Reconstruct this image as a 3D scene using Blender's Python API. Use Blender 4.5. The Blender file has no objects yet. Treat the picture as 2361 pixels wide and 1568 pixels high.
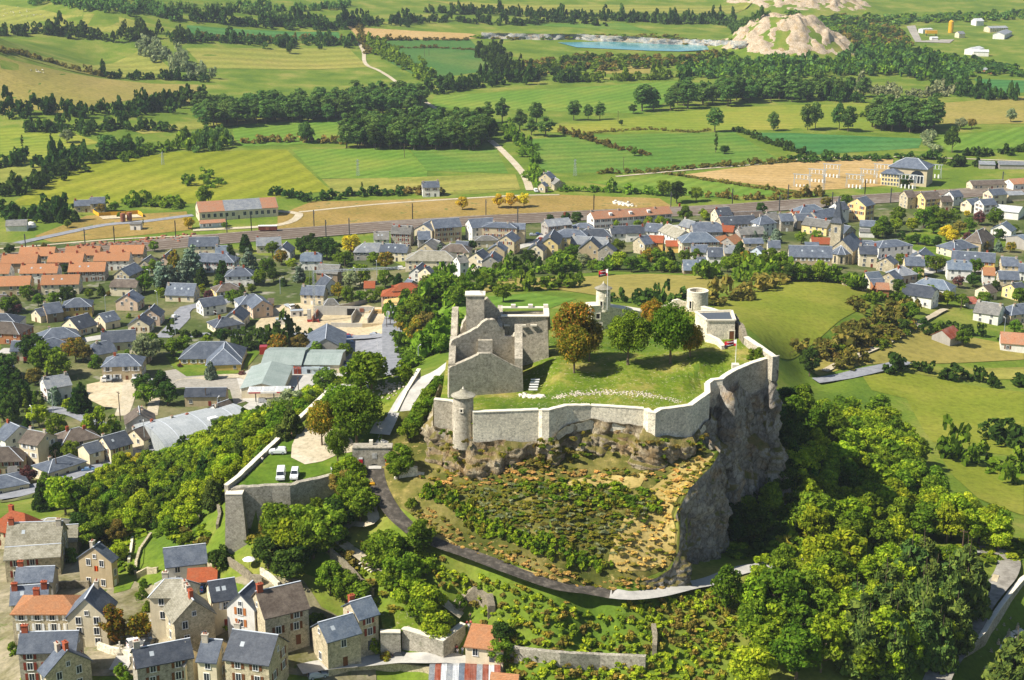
import bpy,math,random,time
import numpy as np
from mathutils import Vector,Matrix,noise as mnoise
from mathutils.geometry import delaunay_2d_cdt
T0=time.time()
random.seed(7)
rad=math.radians
SC=bpy.context.scene
COL=SC.collection
PITCH,FPX,CAMZ=rad(16.8),1500.0,180.0
cam_d=bpy.data.cameras.new('camera');cam=bpy.data.objects.new('camera',cam_d);COL.objects.link(cam)
cam.location=(0,0,CAMZ);cam.rotation_euler=(math.pi/2-PITCH,0,0)
cam_d.sensor_width=36;cam_d.lens=36*FPX/1024;cam_d.clip_start=1;cam_d.clip_end=30000
SC.camera=cam
SUN_AZ=(-0.94,-0.34)
SUN_EL=rad(47)
world=bpy.data.worlds.new('World');SC.world=world;world.use_nodes=True
wn=world.node_tree.nodes;wl=world.node_tree.links
sky=wn.new('ShaderNodeTexSky');sky.sky_type='NISHITA';sky.sun_disc=False
sky.sun_elevation=SUN_EL;sky.sun_rotation=math.atan2(SUN_AZ[0],SUN_AZ[1])
sky.altitude=700;sky.air_density=1.0;sky.dust_density=0.6
wn['Background'].inputs[1].default_value=0.075
wl.new(sky.outputs[0],wn['Background'].inputs[0])
sun_d=bpy.data.lights.new('sun','SUN');sun_d.energy=5.0;sun_d.angle=rad(0.5);sun_d.color=(1,.95,.86)
sun=bpy.data.objects.new('sun',sun_d);COL.objects.link(sun)
sd=Vector((SUN_AZ[0]*math.cos(SUN_EL),SUN_AZ[1]*math.cos(SUN_EL),math.sin(SUN_EL)))
sun.rotation_euler=sd.to_track_quat('Z','Y').to_euler();sun.location=(-200,0,400)
SC.view_settings.view_transform='Standard';SC.view_settings.look='None'
SC.view_settings.exposure=0.74;SC.view_settings.gamma=1.0;SC.view_settings.use_curve_mapping=False
SC.cycles.max_bounces=5;SC.cycles.diffuse_bounces=3;SC.cycles.glossy_bounces=2;SC.cycles.transmission_bounces=3
SC.cycles.transparent_max_bounces=4;SC.cycles.volume_bounces=0
def ray(u,v):
 a=(u-512)/FPX;b=-(v-340)/FPX
 return np.array([a,math.cos(PITCH)+b*math.sin(PITCH),-math.sin(PITCH)+b*math.cos(PITCH)])
def P(u,v,h):
 d=ray(u,v);t=(h-CAMZ)/d[2]
 return np.array([d[0]*t,d[1]*t,h])
class RBF:
 def __init__(s,pts,eps=0.03):
  pts=np.array(pts,float);s.c=s.w(pts[:,0],pts[:,1]);s.eps=eps
  d=np.sqrt(((s.c[:,None]-s.c[None])**2).sum(2)+eps*eps)
  n=len(pts);A=np.zeros((n+3,n+3));A[:n,:n]=d;A[:n,n]=1;A[:n,n+1:]=s.c;A[n,:n]=1;A[n+1:,:n]=s.c.T
  A[:n,:n]+=np.eye(n)*1e-6
  s.k=np.linalg.solve(A,np.concatenate([pts[:,2],[0,0,0]]))
 @staticmethod
 def w(x,y):
  y=np.maximum(y,60.0)
  return np.stack([3*np.asarray(x)/y,1.6*np.log(y)],-1)
 def __call__(s,x,y):
  x=np.asarray(x,float);sh=x.shape;q=s.w(x.ravel(),np.asarray(y,float).ravel())
  out=np.empty(len(q));n=len(s.c)
  for i in range(0,len(q),20000):
   b=q[i:i+20000]
   d=np.sqrt(((b[:,None]-s.c[None])**2).sum(2)+s.eps**2)
   out[i:i+20000]=d@s.k[:n]+s.k[n]+b@s.k[n+1:]
  return out.reshape(sh)
def rbf_img(t,world_pts=(),eps=0.03):
 f=[float(a)for a in t.replace(';',' ').split()]
 return RBF([P(f[i],f[i+1],f[i+2])for i in range(0,len(f),3)]+[np.array(p,float)for p in world_pts],eps)
BASE=rbf_img('''-60 130 2; 200 130 0; 512 130 0; 800 130 0; 1080 130 0; 0 200 0; 256 200 0; 512 200 0; 768 200 0; 1080 200 0
0 260 0; 256 260 0; 400 260 0; 600 250 0; 800 240 0; 1080 250 0; -60 340 0; 100 340 0; 300 330 0; 388 320 2
-60 440 2; 100 430 2; 200 400 2; 300 380 2; 330 385 3; 0 500 3; 60 478 3; 140 452 3; 200 430 3; 256 410 3
-100 60 22; 100 60 14; 300 60 8; 512 60 5; 800 60 3; 1080 60 0; -100 0 80; 100 0 60; 300 0 42; 512 0 30; 800 0 22; 1080 0 20
50 560 26; 50 620 30; 50 680 32; 150 600 31; 150 680 33; 250 560 44; 250 590 41; 250 620 38; 250 680 33.5
350 620 37.5; 350 650 34.5; 350 680 32; 430 680 32; 400 660 33; 450 665 33; 512 680 33; 600 680 34; 600 640 38; 700 640 38; 680 690 33
0 520 20; 100 500 14; 150 485 9; 150 520 25; 200 500 30; 232 552 43; 230 470 40; 215 445 14; 260 425 9; 300 402 4
290 500 52; 290 520 49.5; 330 500 52; 330 520 50
365 475 56; 390 520 52.5; 336 542 48; 345 580 43; 400 575 46; 430 545 50.5; 440 590 44.5; 430 605 42; 500 577 47.5; 463 622 39; 560 595 45.5; 614 602 44; 680 592 42.5; 720 578 41.5; 820 565 37; 950 552 31; 1010 565 28; 980 610 27.5; 945 675 27
690 575 42; 721 548 40.5; 735 500 40; 760 470 47; 780 440 50; 800 420 41; 745 490 43; 790 460 40; 800 500 32; 800 440 22; 806 378 12; 850 378 12; 900 430 9; 900 500 22; 900 560 31; 1000 500 14; 1000 560 27; 1080 600 24; 1080 500 12; 1010 640 22; 1080 680 20
850 640 34; 850 690 33; 760 600 40; 760 640 37; 760 690 33
430 378 65; 375 452 59.5; 386 437 59.7; 399 415 61.7; 412 394 63.7; 415 365 36; 396 372 8; 392 345 4; 440 340 32; 440 300 20; 520 300 24; 560 275 8; 650 280 13; 700 290 19; 760 300 22; 760 340 27; 800 350 17; 830 285 18; 860 272 8; 840 320 18; 870 340 14; 930 300 6; 1000 320 4; 1080 320 3; 950 370 8; 1080 370 6; 930 400 8; 1080 400 7; 700 330 31''',[(0,400,52),(40,400,50),(-20,370,60),(60,400,40),(30,340,62),(0,330,62),(-300,200,30),(0,200,28),(300,200,20),(-1200,6000,300),(1200,6000,260),(-3500,9000,600),(3500,9000,600),(0,9000,600),(-1200,3000,160),(0,3000,110),(1200,3000,100)])
SPUR=rbf_img('''600 465 61.5; 560 475 60.5; 520 470 61; 470 470 59.5; 430 470 57.5; 673 459 62; 700 450 63; 720 451 63; 700 480 60; 677 514 55.5; 681 532 53; 679 548 50; 671 566 47; 655 578 45.5; 614 592 44.6; 560 583 46.2; 500 563 48.3; 430 530 52; 400 512 53.5; 385 485 55.5; 450 500 56; 550 530 54; 620 540 52; 640 510 56''',eps=.01)
def poly2(pts):return np.array([(p[0],p[1])for p in pts],float)
# castle rock plan: the line of the curtain wall (image column, row, height of the wall top)
WALL=[(433.8,400,73.2),(452,402,73),(463,408,73),(473,413,73),(538.6,410.5,73),(542,409.3,73.2),(549,408.6,73.2),(556,407,73.4),(567,405.5,73.4),(591,406,73),(643.7,409.4,72.6),(648,411.3,72.6),(655,411.6,72.6),(661,409,72.8),(692,406,72.8),(710,393,73.4),(709.5,384,73.6),(714,380.5,74),(723,379.5,74.2),(729,375,74.6),(737.5,370,75),(752,364,75.4),(767,359,76),(777,357,77),(762,346.5,77.6),(748,337,78)]
WALLP=[P(*w)for w in WALL]
RW=[P(736,315,80.3),P(704,308,79)]+[np.array(p,float)for p in[(51.5,372,79),(48,378,79),(43,377,79),(36,375,77),(20,371,78),(14,371,77),(4,352,77),(-16.5,349,76),(-16.8,318,74)]]
CASTLE_PLAN=poly2(list(WALLP)+RW)
def inset(poly,d):
 n=len(poly);out=[];ar=sum(poly[i][0]*poly[(i+1)%n][1]-poly[(i+1)%n][0]*poly[i][1]for i in range(n));sg=1 if ar>0 else-1
 for i in range(n):
  t=poly[(i+1)%n]-poly[i-1];t=t/(np.linalg.norm(t)+1e-9);out.append(poly[i]+np.array([-t[1],t[0]])*d*sg)
 return np.array(out)
CASTLE_IN=inset(CASTLE_PLAN,.95)
COURT=rbf_img('''445 402 70; 460 404 70; 480 408 70.6; 540 407 71; 600 403 71; 650 405 71.2; 700 396 72; 449 398 70; 523 392 70; 500 396 70; 549 357 74; 540 388 70.5; 556 375 73; 600 380 72.5; 610 362 73.6; 600 332 71.8; 650 335 72.2; 635 350 72.4; 669 364 74; 631 365 74; 700 372 73.6; 720 370 73.6; 745 355 75.4; 735 345 76.2; 765 354 75.5; 690 350 74.5; 660 385 72; 700 375 73''',[(50,372,76),(-18,345,69),(-18,330,68),(45,352,76),(53,352,76.5)],eps=.01)
def cross_poly(poly,x,y):
 inside=np.zeros(x.shape,bool);n=len(poly)
 for i in range(n):
  x1,y1=poly[i];x2,y2=poly[(i+1)%n]
  c=((y1>y)!=(y2>y))&(x<(x2-x1)*(y-y1)/((y2-y1)if y2!=y1 else 1e-9)+x1)
  inside^=c
 return inside
SPUR_PLAN=poly2([P(655,581,45),P(672,570,46.5),P(680,550,50),P(682,532,53),P(678,512,56),P(691,486,59.5),P(711,468,61.5),P(721,450,63),P(709,441,65),(40,316),(20,322),(-30,325),P(374,480,56),P(388,508,53.4),P(402,520,52),P(418,533,51),P(445,549,49.6),P(500,572,47.6),P(560,590,45.6),P(614,597,44.4)])
FORE_PLAN=poly2([P(331,392,60.5),P(239,481,57),P(231,489,56.5),P(234,490,56.5),P(275,486,56.5),P(290,485.5,56.5),P(331,475.5,56.8),P(352,475,57),P(360,452,58.5),P(375,446,59.2),P(377,442,59.4),P(382.5,432,60),P(390.5,419,61.2),P(402.5,395,63.4),P(416,373,65.3),P(400,373,63)])
FORE=rbf_img('''331 393 60.5; 285 437 58.6; 238 482 57; 230 491 56.5; 278 455 57.8; 275 485 56.6; 335 478 56.9; 350 450 58.6; 380 445 59.2; 400 405 62; 418 375 65.2; 350 410 60.4''',eps=.01)
def Hraw(x,y):
 x=np.asarray(x,float);y=np.asarray(y,float)
 h=BASE(x,y)
 near=(y<700)&(y>180)
 wob=0.35*np.sin(x*.11+y*.07)*np.sin(y*.09-x*.05)
 h=np.where(near,h+wob*.6,h+2.0*np.sin(x*.006+1)*np.sin(y*.004)*np.clip((y-900)/900,0,1))
 for plan,f in((SPUR_PLAN,SPUR),(FORE_PLAN,FORE)):
  lo,hi=plan.min(0),plan.max(0)
  m=(x>lo[0])&(x<hi[0])&(y>lo[1])&(y<hi[1])
  if m.any():
   m2=m.copy();m2[m]=cross_poly(plan,x[m],y[m])
   if m2.any():h[m2]=np.maximum(h[m2]-(6 if f is FORE else 0),f(x[m2],y[m2]))if f is FORE else np.maximum(h[m2],f(x[m2],y[m2]))
 lo,hi=CASTLE_IN.min(0),CASTLE_IN.max(0)
 m=(x>lo[0])&(x<hi[0])&(y>lo[1])&(y<hi[1])
 if m.any():
  m2=m.copy();m2[m]=cross_poly(CASTLE_IN,x[m],y[m]);h[m2]=COURT(x[m2],y[m2])
  # two quarry mounds far right
 for(mx,my,r1,r2,mh)in QUARRY:
  d=((x-mx)/r1)**2+((y-my)/r2)**2
  h=h+mh*np.exp(-d**1.4)
 return h
q1=P(792,52,8);q2=P(800,4,24)
QUARRY=[(q1[0],q1[1]+45,62,60,40),(q2[0],q2[1]+60,85,80,34)]
NA,NQ=460,640
A0,A1=-0.55,0.55
Q0,Q1=1/195.0,1/9500.0
AG=np.linspace(A0,A1,NA);QG=Q0+(Q1-Q0)*np.linspace(0,1,NQ);YG=1/QG
HG=Hraw(AG[None,:]*YG[:,None],np.repeat(YG[:,None],NA,1))
def H(x,y):
 """height of the ground, read from the terrain grid"""
 sc=np.ndim(x)==0
 x=np.atleast_1d(np.asarray(x,float));y=np.atleast_1d(np.asarray(y,float))
 i=np.clip((x/y-A0)/(A1-A0)*(NA-1),0,NA-1.001);j=np.clip((1/y-Q0)/(Q1-Q0)*(NQ-1),0,NQ-1.001)
 i0=i.astype(int);j0=j.astype(int);fi=i-i0;fj=j-j0
 h=(HG[j0,i0]*(1-fi)+HG[j0,i0+1]*fi)*(1-fj)+(HG[j0+1,i0]*(1-fi)+HG[j0+1,i0+1]*fi)*fj
 return float(h[0])if sc else h
YS=1/np.linspace(1/196.0,1/9000.0,5000)
def G(u,v):
 """where the sight line through photo point (u,v) meets the ground"""
 d=ray(u,v);xs=YS*d[0]/d[1];zs=CAMZ+YS*d[2]/d[1]
 below=zs<H(xs,YS)
 k=int(np.argmax(below))if below.any()else len(YS)-1
 return np.array([xs[k],YS[k],H(xs[k],YS[k])])
def PH(u,v,up):
 """point that stands 'up' metres over the ground and is seen at (u,v)"""
 z=G(u,min(v+up*2,690))[2]
 p=P(u,v,z+up)
 for _ in range(10):
  z2=H(p[0],p[1]);z=z+(z2-z)*.6
  p=P(u,v,z+up)
 return p
def px_per_m(y,h=0.0):return FPX/(y*math.cos(PITCH)+(CAMZ-h)*math.sin(PITCH))
def PV(u,v,p0,p1):
 """point seen at (u,v) on the upright plane through plan points p0, p1"""
 d=ray(u,v);n=np.array([-(p1[1]-p0[1]),p1[0]-p0[0]]);t=(n@np.array(p0[:2],float))/(n@d[:2])
 return np.array([d[0]*t,d[1]*t,CAMZ+d[2]*t])
def tag(o,label=None,cat=None,group=None,kind=None):
 if label:o['label']=label
 if cat:o['category']=cat
 if group:o['group']=group
 if kind:o['kind']=kind
 return o
def empty(name,loc=(0,0,0),rz=0.0):
 o=bpy.data.objects.new(name,None);COL.objects.link(o);o.location=loc;o.rotation_euler=(0,0,rz);o.empty_display_size=.5
 return o
def link(name,me,parent=None,loc=None,rz=0.0):
 o=bpy.data.objects.new(name,me);COL.objects.link(o)
 if parent is not None:o.parent=parent
 if loc is not None:o.location=loc
 o.rotation_euler=(0,0,rz)
 return o
def copy_tree(o,parent=None):
 c=o.copy();COL.objects.link(c)
 if parent is not None:c.parent=parent
 for ch in list(o.children):copy_tree(ch,c)
 return c
def mesh_np(name,v,f,mats=(),mi=None,smooth=False,uv=True):
 """v (n,3) and f: array (m,3|4) or list of faces -> mesh"""
 me=bpy.data.meshes.new(name)
 v=np.asarray(v,np.float32)
 if isinstance(f,np.ndarray):
  k=f.shape[1];me.vertices.add(len(v));me.vertices.foreach_set('co',v.ravel())
  me.loops.add(f.size);me.loops.foreach_set('vertex_index',f.ravel().astype(np.int32))
  me.polygons.add(len(f));me.polygons.foreach_set('loop_start',np.arange(0,f.size,k,dtype=np.int32))
  me.update(calc_edges=True)
 else:
  me.from_pydata([tuple(map(float,p))for p in v],[],f);me.update()
 for m in mats:me.materials.append(m)
 if mi is not None:me.polygons.foreach_set('material_index',np.asarray(mi,np.int32))
 if smooth:me.polygons.foreach_set('use_smooth',np.ones(len(me.polygons),bool))
 if uv and len(me.polygons)<60000:
  n=len(me.polygons);nl=len(me.loops)
  nor=np.empty(n*3,np.float32);me.polygons.foreach_get('normal',nor);nor=nor.reshape(-1,3)
  lt=np.empty(n,np.int32);me.polygons.foreach_get('loop_total',lt)
  vi=np.empty(nl,np.int32);me.loops.foreach_get('vertex_index',vi)
  nn=np.repeat(nor,lt,0);t=np.stack([-nn[:,1],nn[:,0],np.zeros(len(nn))],1)
  L=np.linalg.norm(t,axis=1);t=np.where(L[:,None]<.05,np.array([1.0,0,0]),t/np.maximum(L,1e-6)[:,None])
  b=np.cross(nn,t);p=v[vi]
  uvs=np.stack([(p*t).sum(1),(p*b).sum(1)],1).astype(np.float32)
  me.uv_layers.new(name='UVMap').data.foreach_set('uv',uvs.ravel())
 return me
class MB:
 """collects boxes and prisms, builds ONE mesh"""
 def __init__(s):s.v=[];s.f=[];s.m=[]
 def add(s,vs,fs,m=0):
  b=len(s.v);s.v+=[tuple(map(float,p))for p in vs]
  for f in fs:s.f.append(tuple(b+i for i in f));s.m.append(m)
  return s
 def box(s,c,d,m=0,rz=0.0,taper=1.0):
  x,y,z=c;a,b,h=d[0]/2,d[1]/2,d[2]
  cs,sn=math.cos(rz),math.sin(rz);vs=[]
  for k,t in((0,1.0),(h,taper)):
   for sx,sy in((-1,-1),(1,-1),(1,1),(-1,1)):
    px,py=sx*a*t,sy*b*t
    vs.append((x+px*cs-py*sn,y+px*sn+py*cs,z+k))
  return s.add(vs,[(3,2,1,0),(4,5,6,7),(0,1,5,4),(1,2,6,5),(2,3,7,6),(3,0,4,7)],m)
 def bar(s,p,q,w=.1,h=None,m=0):
  p=Vector(p);q=Vector(q);d=(q-p).normalized();h=h or w
  sd_=d.cross(Vector((0,0,1)));sd_=sd_.normalized()if sd_.length>.01 else Vector((1,0,0))
  up=sd_.cross(d).normalized();vs=[]
  for e in(p,q):
   for a,b in((-1,-1),(1,-1),(1,1),(-1,1)):vs.append(e+sd_*a*w/2+up*b*h/2)
  return s.add(vs,[(0,1,2,3),(7,6,5,4),(0,4,5,1),(1,5,6,2),(2,6,7,3),(3,7,4,0)],m)
 def lathe(s,prof,n=16,c=(0,0),m=0,a0=0.0,a1=2*math.pi,cap=True):
  full=abs(a1-a0-2*math.pi)<1e-3;k=n if full else n+1
  b=len(s.v)
  for r,z in prof:
   for i in range(k):
    a=a0+(a1-a0)*i/n;s.v.append((c[0]+r*math.cos(a),c[1]+r*math.sin(a),z))
  for j in range(len(prof)-1):
   for i in range(n):
    i2=(i+1)%k
    s.f.append((b+j*k+i,b+j*k+i2,b+(j+1)*k+i2,b+(j+1)*k+i));s.m.append(m)
  if cap and full:
   s.f.append(tuple(b+(len(prof)-1)*k+i for i in range(k)));s.m.append(m)
  return s
 def build(s,name,mats,parent=None,loc=None,rz=0.0,smooth=False):
  if not isinstance(mats,(list,tuple)):mats=[mats]
  me=mesh_np(name,s.v,s.f,mats,s.m,smooth)
  return link(name,me,parent,loc,rz)
def catmull(pts,step):
 pts=[np.array(p,float)for p in pts]
 out=[]
 for i in range(len(pts)-1):
  p0=pts[max(i-1,0)];p1=pts[i];p2=pts[i+1];p3=pts[min(i+2,len(pts)-1)]
  n=max(1,int(np.linalg.norm(p2[:2]-p1[:2])/step))
  for k in range(n):
   t=k/n
   out.append(.5*((2*p1)+(-p0+p2)*t+(2*p0-5*p1+4*p2-p3)*t*t+(-p0+3*p1-3*p2+p3)*t**3))
 out.append(pts[-1]);return np.array(out)
def pairs(t,k=1.0,u0=0.0,v0=0.0):
 f=[float(a)for a in t.replace(';',' ').replace(',',' ').split()]
 return[(u0+f[i]*k,v0+f[i+1]*k)for i in range(0,len(f),2)]
KD=1024/2361.0
def D(t):return pairs(t,KD)
def RG(c,r):
 k=256/2361.0 if(r<2 or(r==2 and c<3))else 256/1349.0
 return k,c*256.0,r*170.0
MATS={}
def nodes(name):
 m=bpy.data.materials.new(name);m.use_nodes=True;nt=m.node_tree
 b=nt.nodes['Principled BSDF'];b.inputs['Specular IOR Level'].default_value=.2
 MATS[name]=m
 return m,nt,b
def rgb(h):
 """hex sRGB -> linear"""
 c=[int(h[i:i+2],16)/255 for i in(0,2,4)]
 return tuple((x/12.92 if x<=.04045 else((x+.055)/1.055)**2.4)for x in c)+(1,)
def noise_node(nt,coord,scale,detail=4,rough=.6,vec_scale=None):
 n=nt.nodes.new('ShaderNodeTexNoise');n.inputs['Scale'].default_value=scale;n.inputs['Detail'].default_value=detail;n.inputs['Roughness'].default_value=rough
 if vec_scale:
  mp=nt.nodes.new('ShaderNodeMapping');mp.inputs['Scale'].default_value=vec_scale;nt.links.new(coord,mp.inputs[0]);coord=mp.outputs[0]
 nt.links.new(coord,n.inputs['Vector']);return n.outputs['Fac']
def ramp(nt,fac,stops):
 r=nt.nodes.new('ShaderNodeValToRGB');e=r.color_ramp.elements
 while len(e)<len(stops):e.new(.5)
 for k,(p,c)in enumerate(stops):e[k].position=p;e[k].color=c if len(c)==4 else tuple(c)+(1,)
 nt.links.new(fac,r.inputs[0]);return r.outputs[0]
def mixc(nt,a,b,fac,mode='MIX'):
 m=nt.nodes.new('ShaderNodeMix');m.data_type='RGBA';m.blend_type=mode
 for sock,val in((m.inputs[6],a),(m.inputs[7],b),(m.inputs[0],fac)):
  if hasattr(val,'links')or isinstance(val,bpy.types.NodeSocket):nt.links.new(val,sock)
  else:sock.default_value=val
 return m.outputs[2]
def coords(nt,kind='Object'):
 t=nt.nodes.new('ShaderNodeTexCoord');return t.outputs[kind]
def gpos(nt):
 g=nt.nodes.new('ShaderNodeNewGeometry');return g
def bump(nt,b,fac,strength,dist):
 n=nt.nodes.new('ShaderNodeBump');n.inputs['Strength'].default_value=strength;n.inputs['Distance'].default_value=dist
 nt.links.new(fac,n.inputs['Height']);nt.links.new(n.outputs[0],b.inputs['Normal'])
def plain(name,c,rough=.8,metal=0.0,var=.12,scale=1.5):
 m,nt,b=nodes(name);c=rgb(c)if isinstance(c,str)else c
 f=noise_node(nt,coords(nt),scale)
 lo=tuple(x*(1-var)for x in c[:3])+(1,);hi=tuple(min(1,x*(1+var))for x in c[:3])+(1,)
 nt.links.new(ramp(nt,f,[(.3,lo),(.7,hi)]),b.inputs['Base Color'])
 b.inputs['Roughness'].default_value=rough;b.inputs['Metallic'].default_value=metal
 return m
def rnd(nt):
 o=nt.nodes.new('ShaderNodeObjectInfo');return o.outputs['Random']
def ground_mat(name,cols,s1=.02,s2=.3,stripe=None,stretch=1.0,ang=0.0,bumpd=.15,speck=None,speck_s=1.2):
 """land: large patches, fine tufts, and mowing stripes where the field has them"""
 m,nt,b=nodes(name);p=gpos(nt).outputs['Position']
 c=[rgb(x)if isinstance(x,str)else x for x in cols]
 f1=noise_node(nt,p,s1,6,.65);f2=noise_node(nt,p,s2,5,.7,(1,stretch,1))
 col=ramp(nt,f1,[(.32,c[0]),(.5,c[1]),(.68,c[2])])
 g=ramp(nt,f2,[(.25,(.55,.55,.5,1)),(.5,(1,1,1,1)),(.75,(1.35,1.3,1.25,1))])
 col=mixc(nt,col,g,.85,'MULTIPLY')
 if stripe:
  mp=nt.nodes.new('ShaderNodeMapping');mp.inputs['Rotation'].default_value=(0,0,rad(ang));nt.links.new(p,mp.inputs[0])
  w=nt.nodes.new('ShaderNodeTexWave');w.inputs['Scale'].default_value=stripe;w.inputs['Distortion'].default_value=1.6;w.inputs['Detail'].default_value=2
  nt.links.new(mp.outputs[0],w.inputs[0])
  col=mixc(nt,col,ramp(nt,w.outputs['Fac'],[(.2,(.84,.86,.8,1)),(.8,(1.12,1.1,1.1,1))]),.8,'MULTIPLY')
 if speck:
  f3=noise_node(nt,p,speck_s,3,.8);col=mixc(nt,col,rgb(speck),ramp(nt,f3,[(.58,(0,0,0,1)),(.7,(1,1,1,1))]))
 nt.links.new(col,b.inputs['Base Color']);b.inputs['Roughness'].default_value=.95;b.inputs['Specular IOR Level'].default_value=.05
 if bumpd:bump(nt,b,f2,.5,bumpd)
 return m
GRASS=ground_mat('grass_ground',['4c6420','627426','84823e'],.03,.8)
def pc(h,k=1.75):
 """surface colour whose sunlit look is the given hex"""
 c=rgb(h);return(c[0]/k*1.12,c[1]/k*.9,c[2]/k*.85,1)
def PC(*a):return[pc(x)for x in a]
FIELD={'meadow':ground_mat('meadow',PC('86a02c','96ac34','a6b444'),.012,.35,.018,1,20),'bright':ground_mat('bright_field',PC('68a03a','78a840','92b24a'),.012,.4,.03,1,35),'green':ground_mat('green_field',PC('5c963c','6c9e40','86a84c'),.015,.4,.022,1,75),'emerald':ground_mat('emerald_field',PC('4a9050','549650','64a058'),.012,.3,.015,1,80),'deep':ground_mat('deep_green_field',PC('4e8844','5a8e46','74984e'),.01,.3,.04,1,60),'hill':ground_mat('hill_field',PC('7e9c34','8ea63c','a2b04c'),.02,.5),'olive':ground_mat('olive_pasture',PC('9aa454','a8ac5c','b4b268'),.01,.3),'pale':ground_mat('pale_pasture',PC('8ea84c','9eb054','b0b662'),.01,.3,.012,1,70),'yellow':ground_mat('yellow_green_field',PC('82a83c','94b044','acb852'),.012,.3,.035,2,84),'tan':ground_mat('stubble_field',PC('c4b474','d0c082','dacc94'),.02,.4,.05,1,84),'dry':ground_mat('dry_grass',PC('9c9650','b0a45e','c2b474'),.03,.5,speck='5c6630',speck_s=.12),'dirt':ground_mat('bare_dirt',['a89878','b8a888','c4b69a'],.05,.6),'gravel':ground_mat('gravel_ground',['8c867a','989286','a49e92'],.05,.9),'garden':ground_mat('garden_ground',['40501e','56642a','7c7a4a'],.05,.5),'town':ground_mat('town_ground',['3c4a22','505a2e','7c7454'],.035,.5,speck='908a7a',speck_s=.05),'court':ground_mat('court_grass',['3e5a18','60701f','96884a'],.09,1.0,speck='a89c7a',speck_s=1.3),'lawn':ground_mat('lawn',['46621c','5a7022','7c8034'],.06,.8),'path':ground_mat('pale_path',['a89a82','b4a88e','c0b49e'],.1,1.0),'scrubslope':ground_mat('scrub_ground',['3a4218','5a5a28','8a7c48'],.08,.9,speck='a08c58',speck_s=.5),'strawslope':ground_mat('straw_slope',['8c7c44','a28e54','b8a468'],.1,1.2,None,3,speck='5a5e28',speck_s=.35),}
def tar(name,cols,s=.4):
 m,nt,b=nodes(name);p=gpos(nt).outputs['Position'];c=[rgb(x)for x in cols]
 f=noise_node(nt,p,s,6,.7);col=ramp(nt,f,[(.35,c[0]),(.5,c[1]),(.66,c[2])])
 f2=noise_node(nt,p,9,3,.7);col=mixc(nt,col,ramp(nt,f2,[(.3,(.8,.8,.8,1)),(.7,(1.15,1.15,1.15,1))]),.8,'MULTIPLY')
 nt.links.new(col,b.inputs['Base Color']);b.inputs['Roughness'].default_value=.9;return m
ASPHALT=tar('grey_asphalt',['77787a','85868a','929294']);OLDTAR=tar('pale_worn_tarmac',['a09c94','b0aca2','bcb6ac'])
NEWTAR=tar('dark_new_tarmac',['3c3830','4c463e','6e665a'],.7);BALLAST=tar('brown_ballast',['6c6054','7c7062','90867a'],.25)
WHITE=plain('white_paint','e6e4de',.6)
def stone(name,cols,bw=.5,bh=.25,mort='8c8472',moss=None,mstr=.35,patch=.35,bstr=.8):
 """coursed rubble walling"""
 m,nt,b=nodes(name);uv=coords(nt,'UV');c=[rgb(x)for x in cols]
 br=nt.nodes.new('ShaderNodeTexBrick');br.offset=.5
 br.inputs['Scale'].default_value=1;br.inputs['Brick Width'].default_value=bw;br.inputs['Row Height'].default_value=bh
 br.inputs['Mortar Size'].default_value=.022;br.inputs['Mortar Smooth'].default_value=.3;br.inputs['Bias'].default_value=0
 br.inputs['Color1'].default_value=c[0];br.inputs['Color2'].default_value=c[1];br.inputs['Mortar'].default_value=rgb(mort)
 w=noise_node(nt,uv,.9,3);dv=nt.nodes.new('ShaderNodeVectorMath');dv.operation='MULTIPLY_ADD'
 dv.inputs[1].default_value=(.5,.16,0);nt.links.new(w,dv.inputs[0]);nt.links.new(uv,dv.inputs[2]);nt.links.new(dv.outputs[0],br.inputs[0])
 g=coords(nt,'Object');f=noise_node(nt,g,patch,6,.7)
 col=mixc(nt,br.outputs[0],ramp(nt,f,[(.3,tuple(x*.55 for x in c[2][:3])+(1,)),(.48,c[2]),(.7,tuple(min(1,x*1.45)for x in c[2][:3])+(1,))]),.5)
 f2=noise_node(nt,g,1.9,7,.85);col=mixc(nt,col,ramp(nt,f2,[(.36,(.35,.33,.3,1)),(.47,(.95,.95,.95,1)),(.62,(1.4,1.4,1.4,1))]),.9,'MULTIPLY')
 if moss:
  f3=noise_node(nt,g,.22,5,.75);col=mixc(nt,col,rgb(moss),ramp(nt,f3,[(.55,(0,0,0,1)),(.7,(mstr*2,mstr*2,mstr*2,1))]))
 nt.links.new(col,b.inputs['Base Color']);b.inputs['Roughness'].default_value=.95;b.inputs['Specular IOR Level'].default_value=.1
 mx=nt.nodes.new('ShaderNodeMath');mx.operation='MULTIPLY_ADD';nt.links.new(br.outputs['Fac'],mx.inputs[0]);mx.inputs[1].default_value=-.6;nt.links.new(f2,mx.inputs[2])
 bump(nt,b,mx.outputs[0],bstr,.12)
 return m
STONE={'castle':stone('weathered_castle_stone',['c2b9a4','a49b88','b6ac98'],.55,.27,'6a6252','6c6a4c',.25),'clean':stone('pale_restored_stone',['e0d7c0','c8bea6','d8ceb6'],.6,.3,'9a917e',None,0,.2,.6),'coping':plain('pale_coping_stone','d6cdb8',.9),'ruin':stone('dark_rubble_stone',['a2967e','7e745e','928874'],.4,.22,'5c5444','5a5c38',.35),'village':stone('village_stone',['d0c2a2','b4a688','c4b696'],.4,.2,'7e745e','6c6650',.2),'grey':stone('grey_village_stone',['b4ac9c','989080','a8a08e'],.4,.2,'6c6456','5c5c48',.25),'retain':stone('retaining_wall_stone',['b8b09c','969080','a8a090'],.6,.3,'5e584a','5c6040',.35),}
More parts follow.
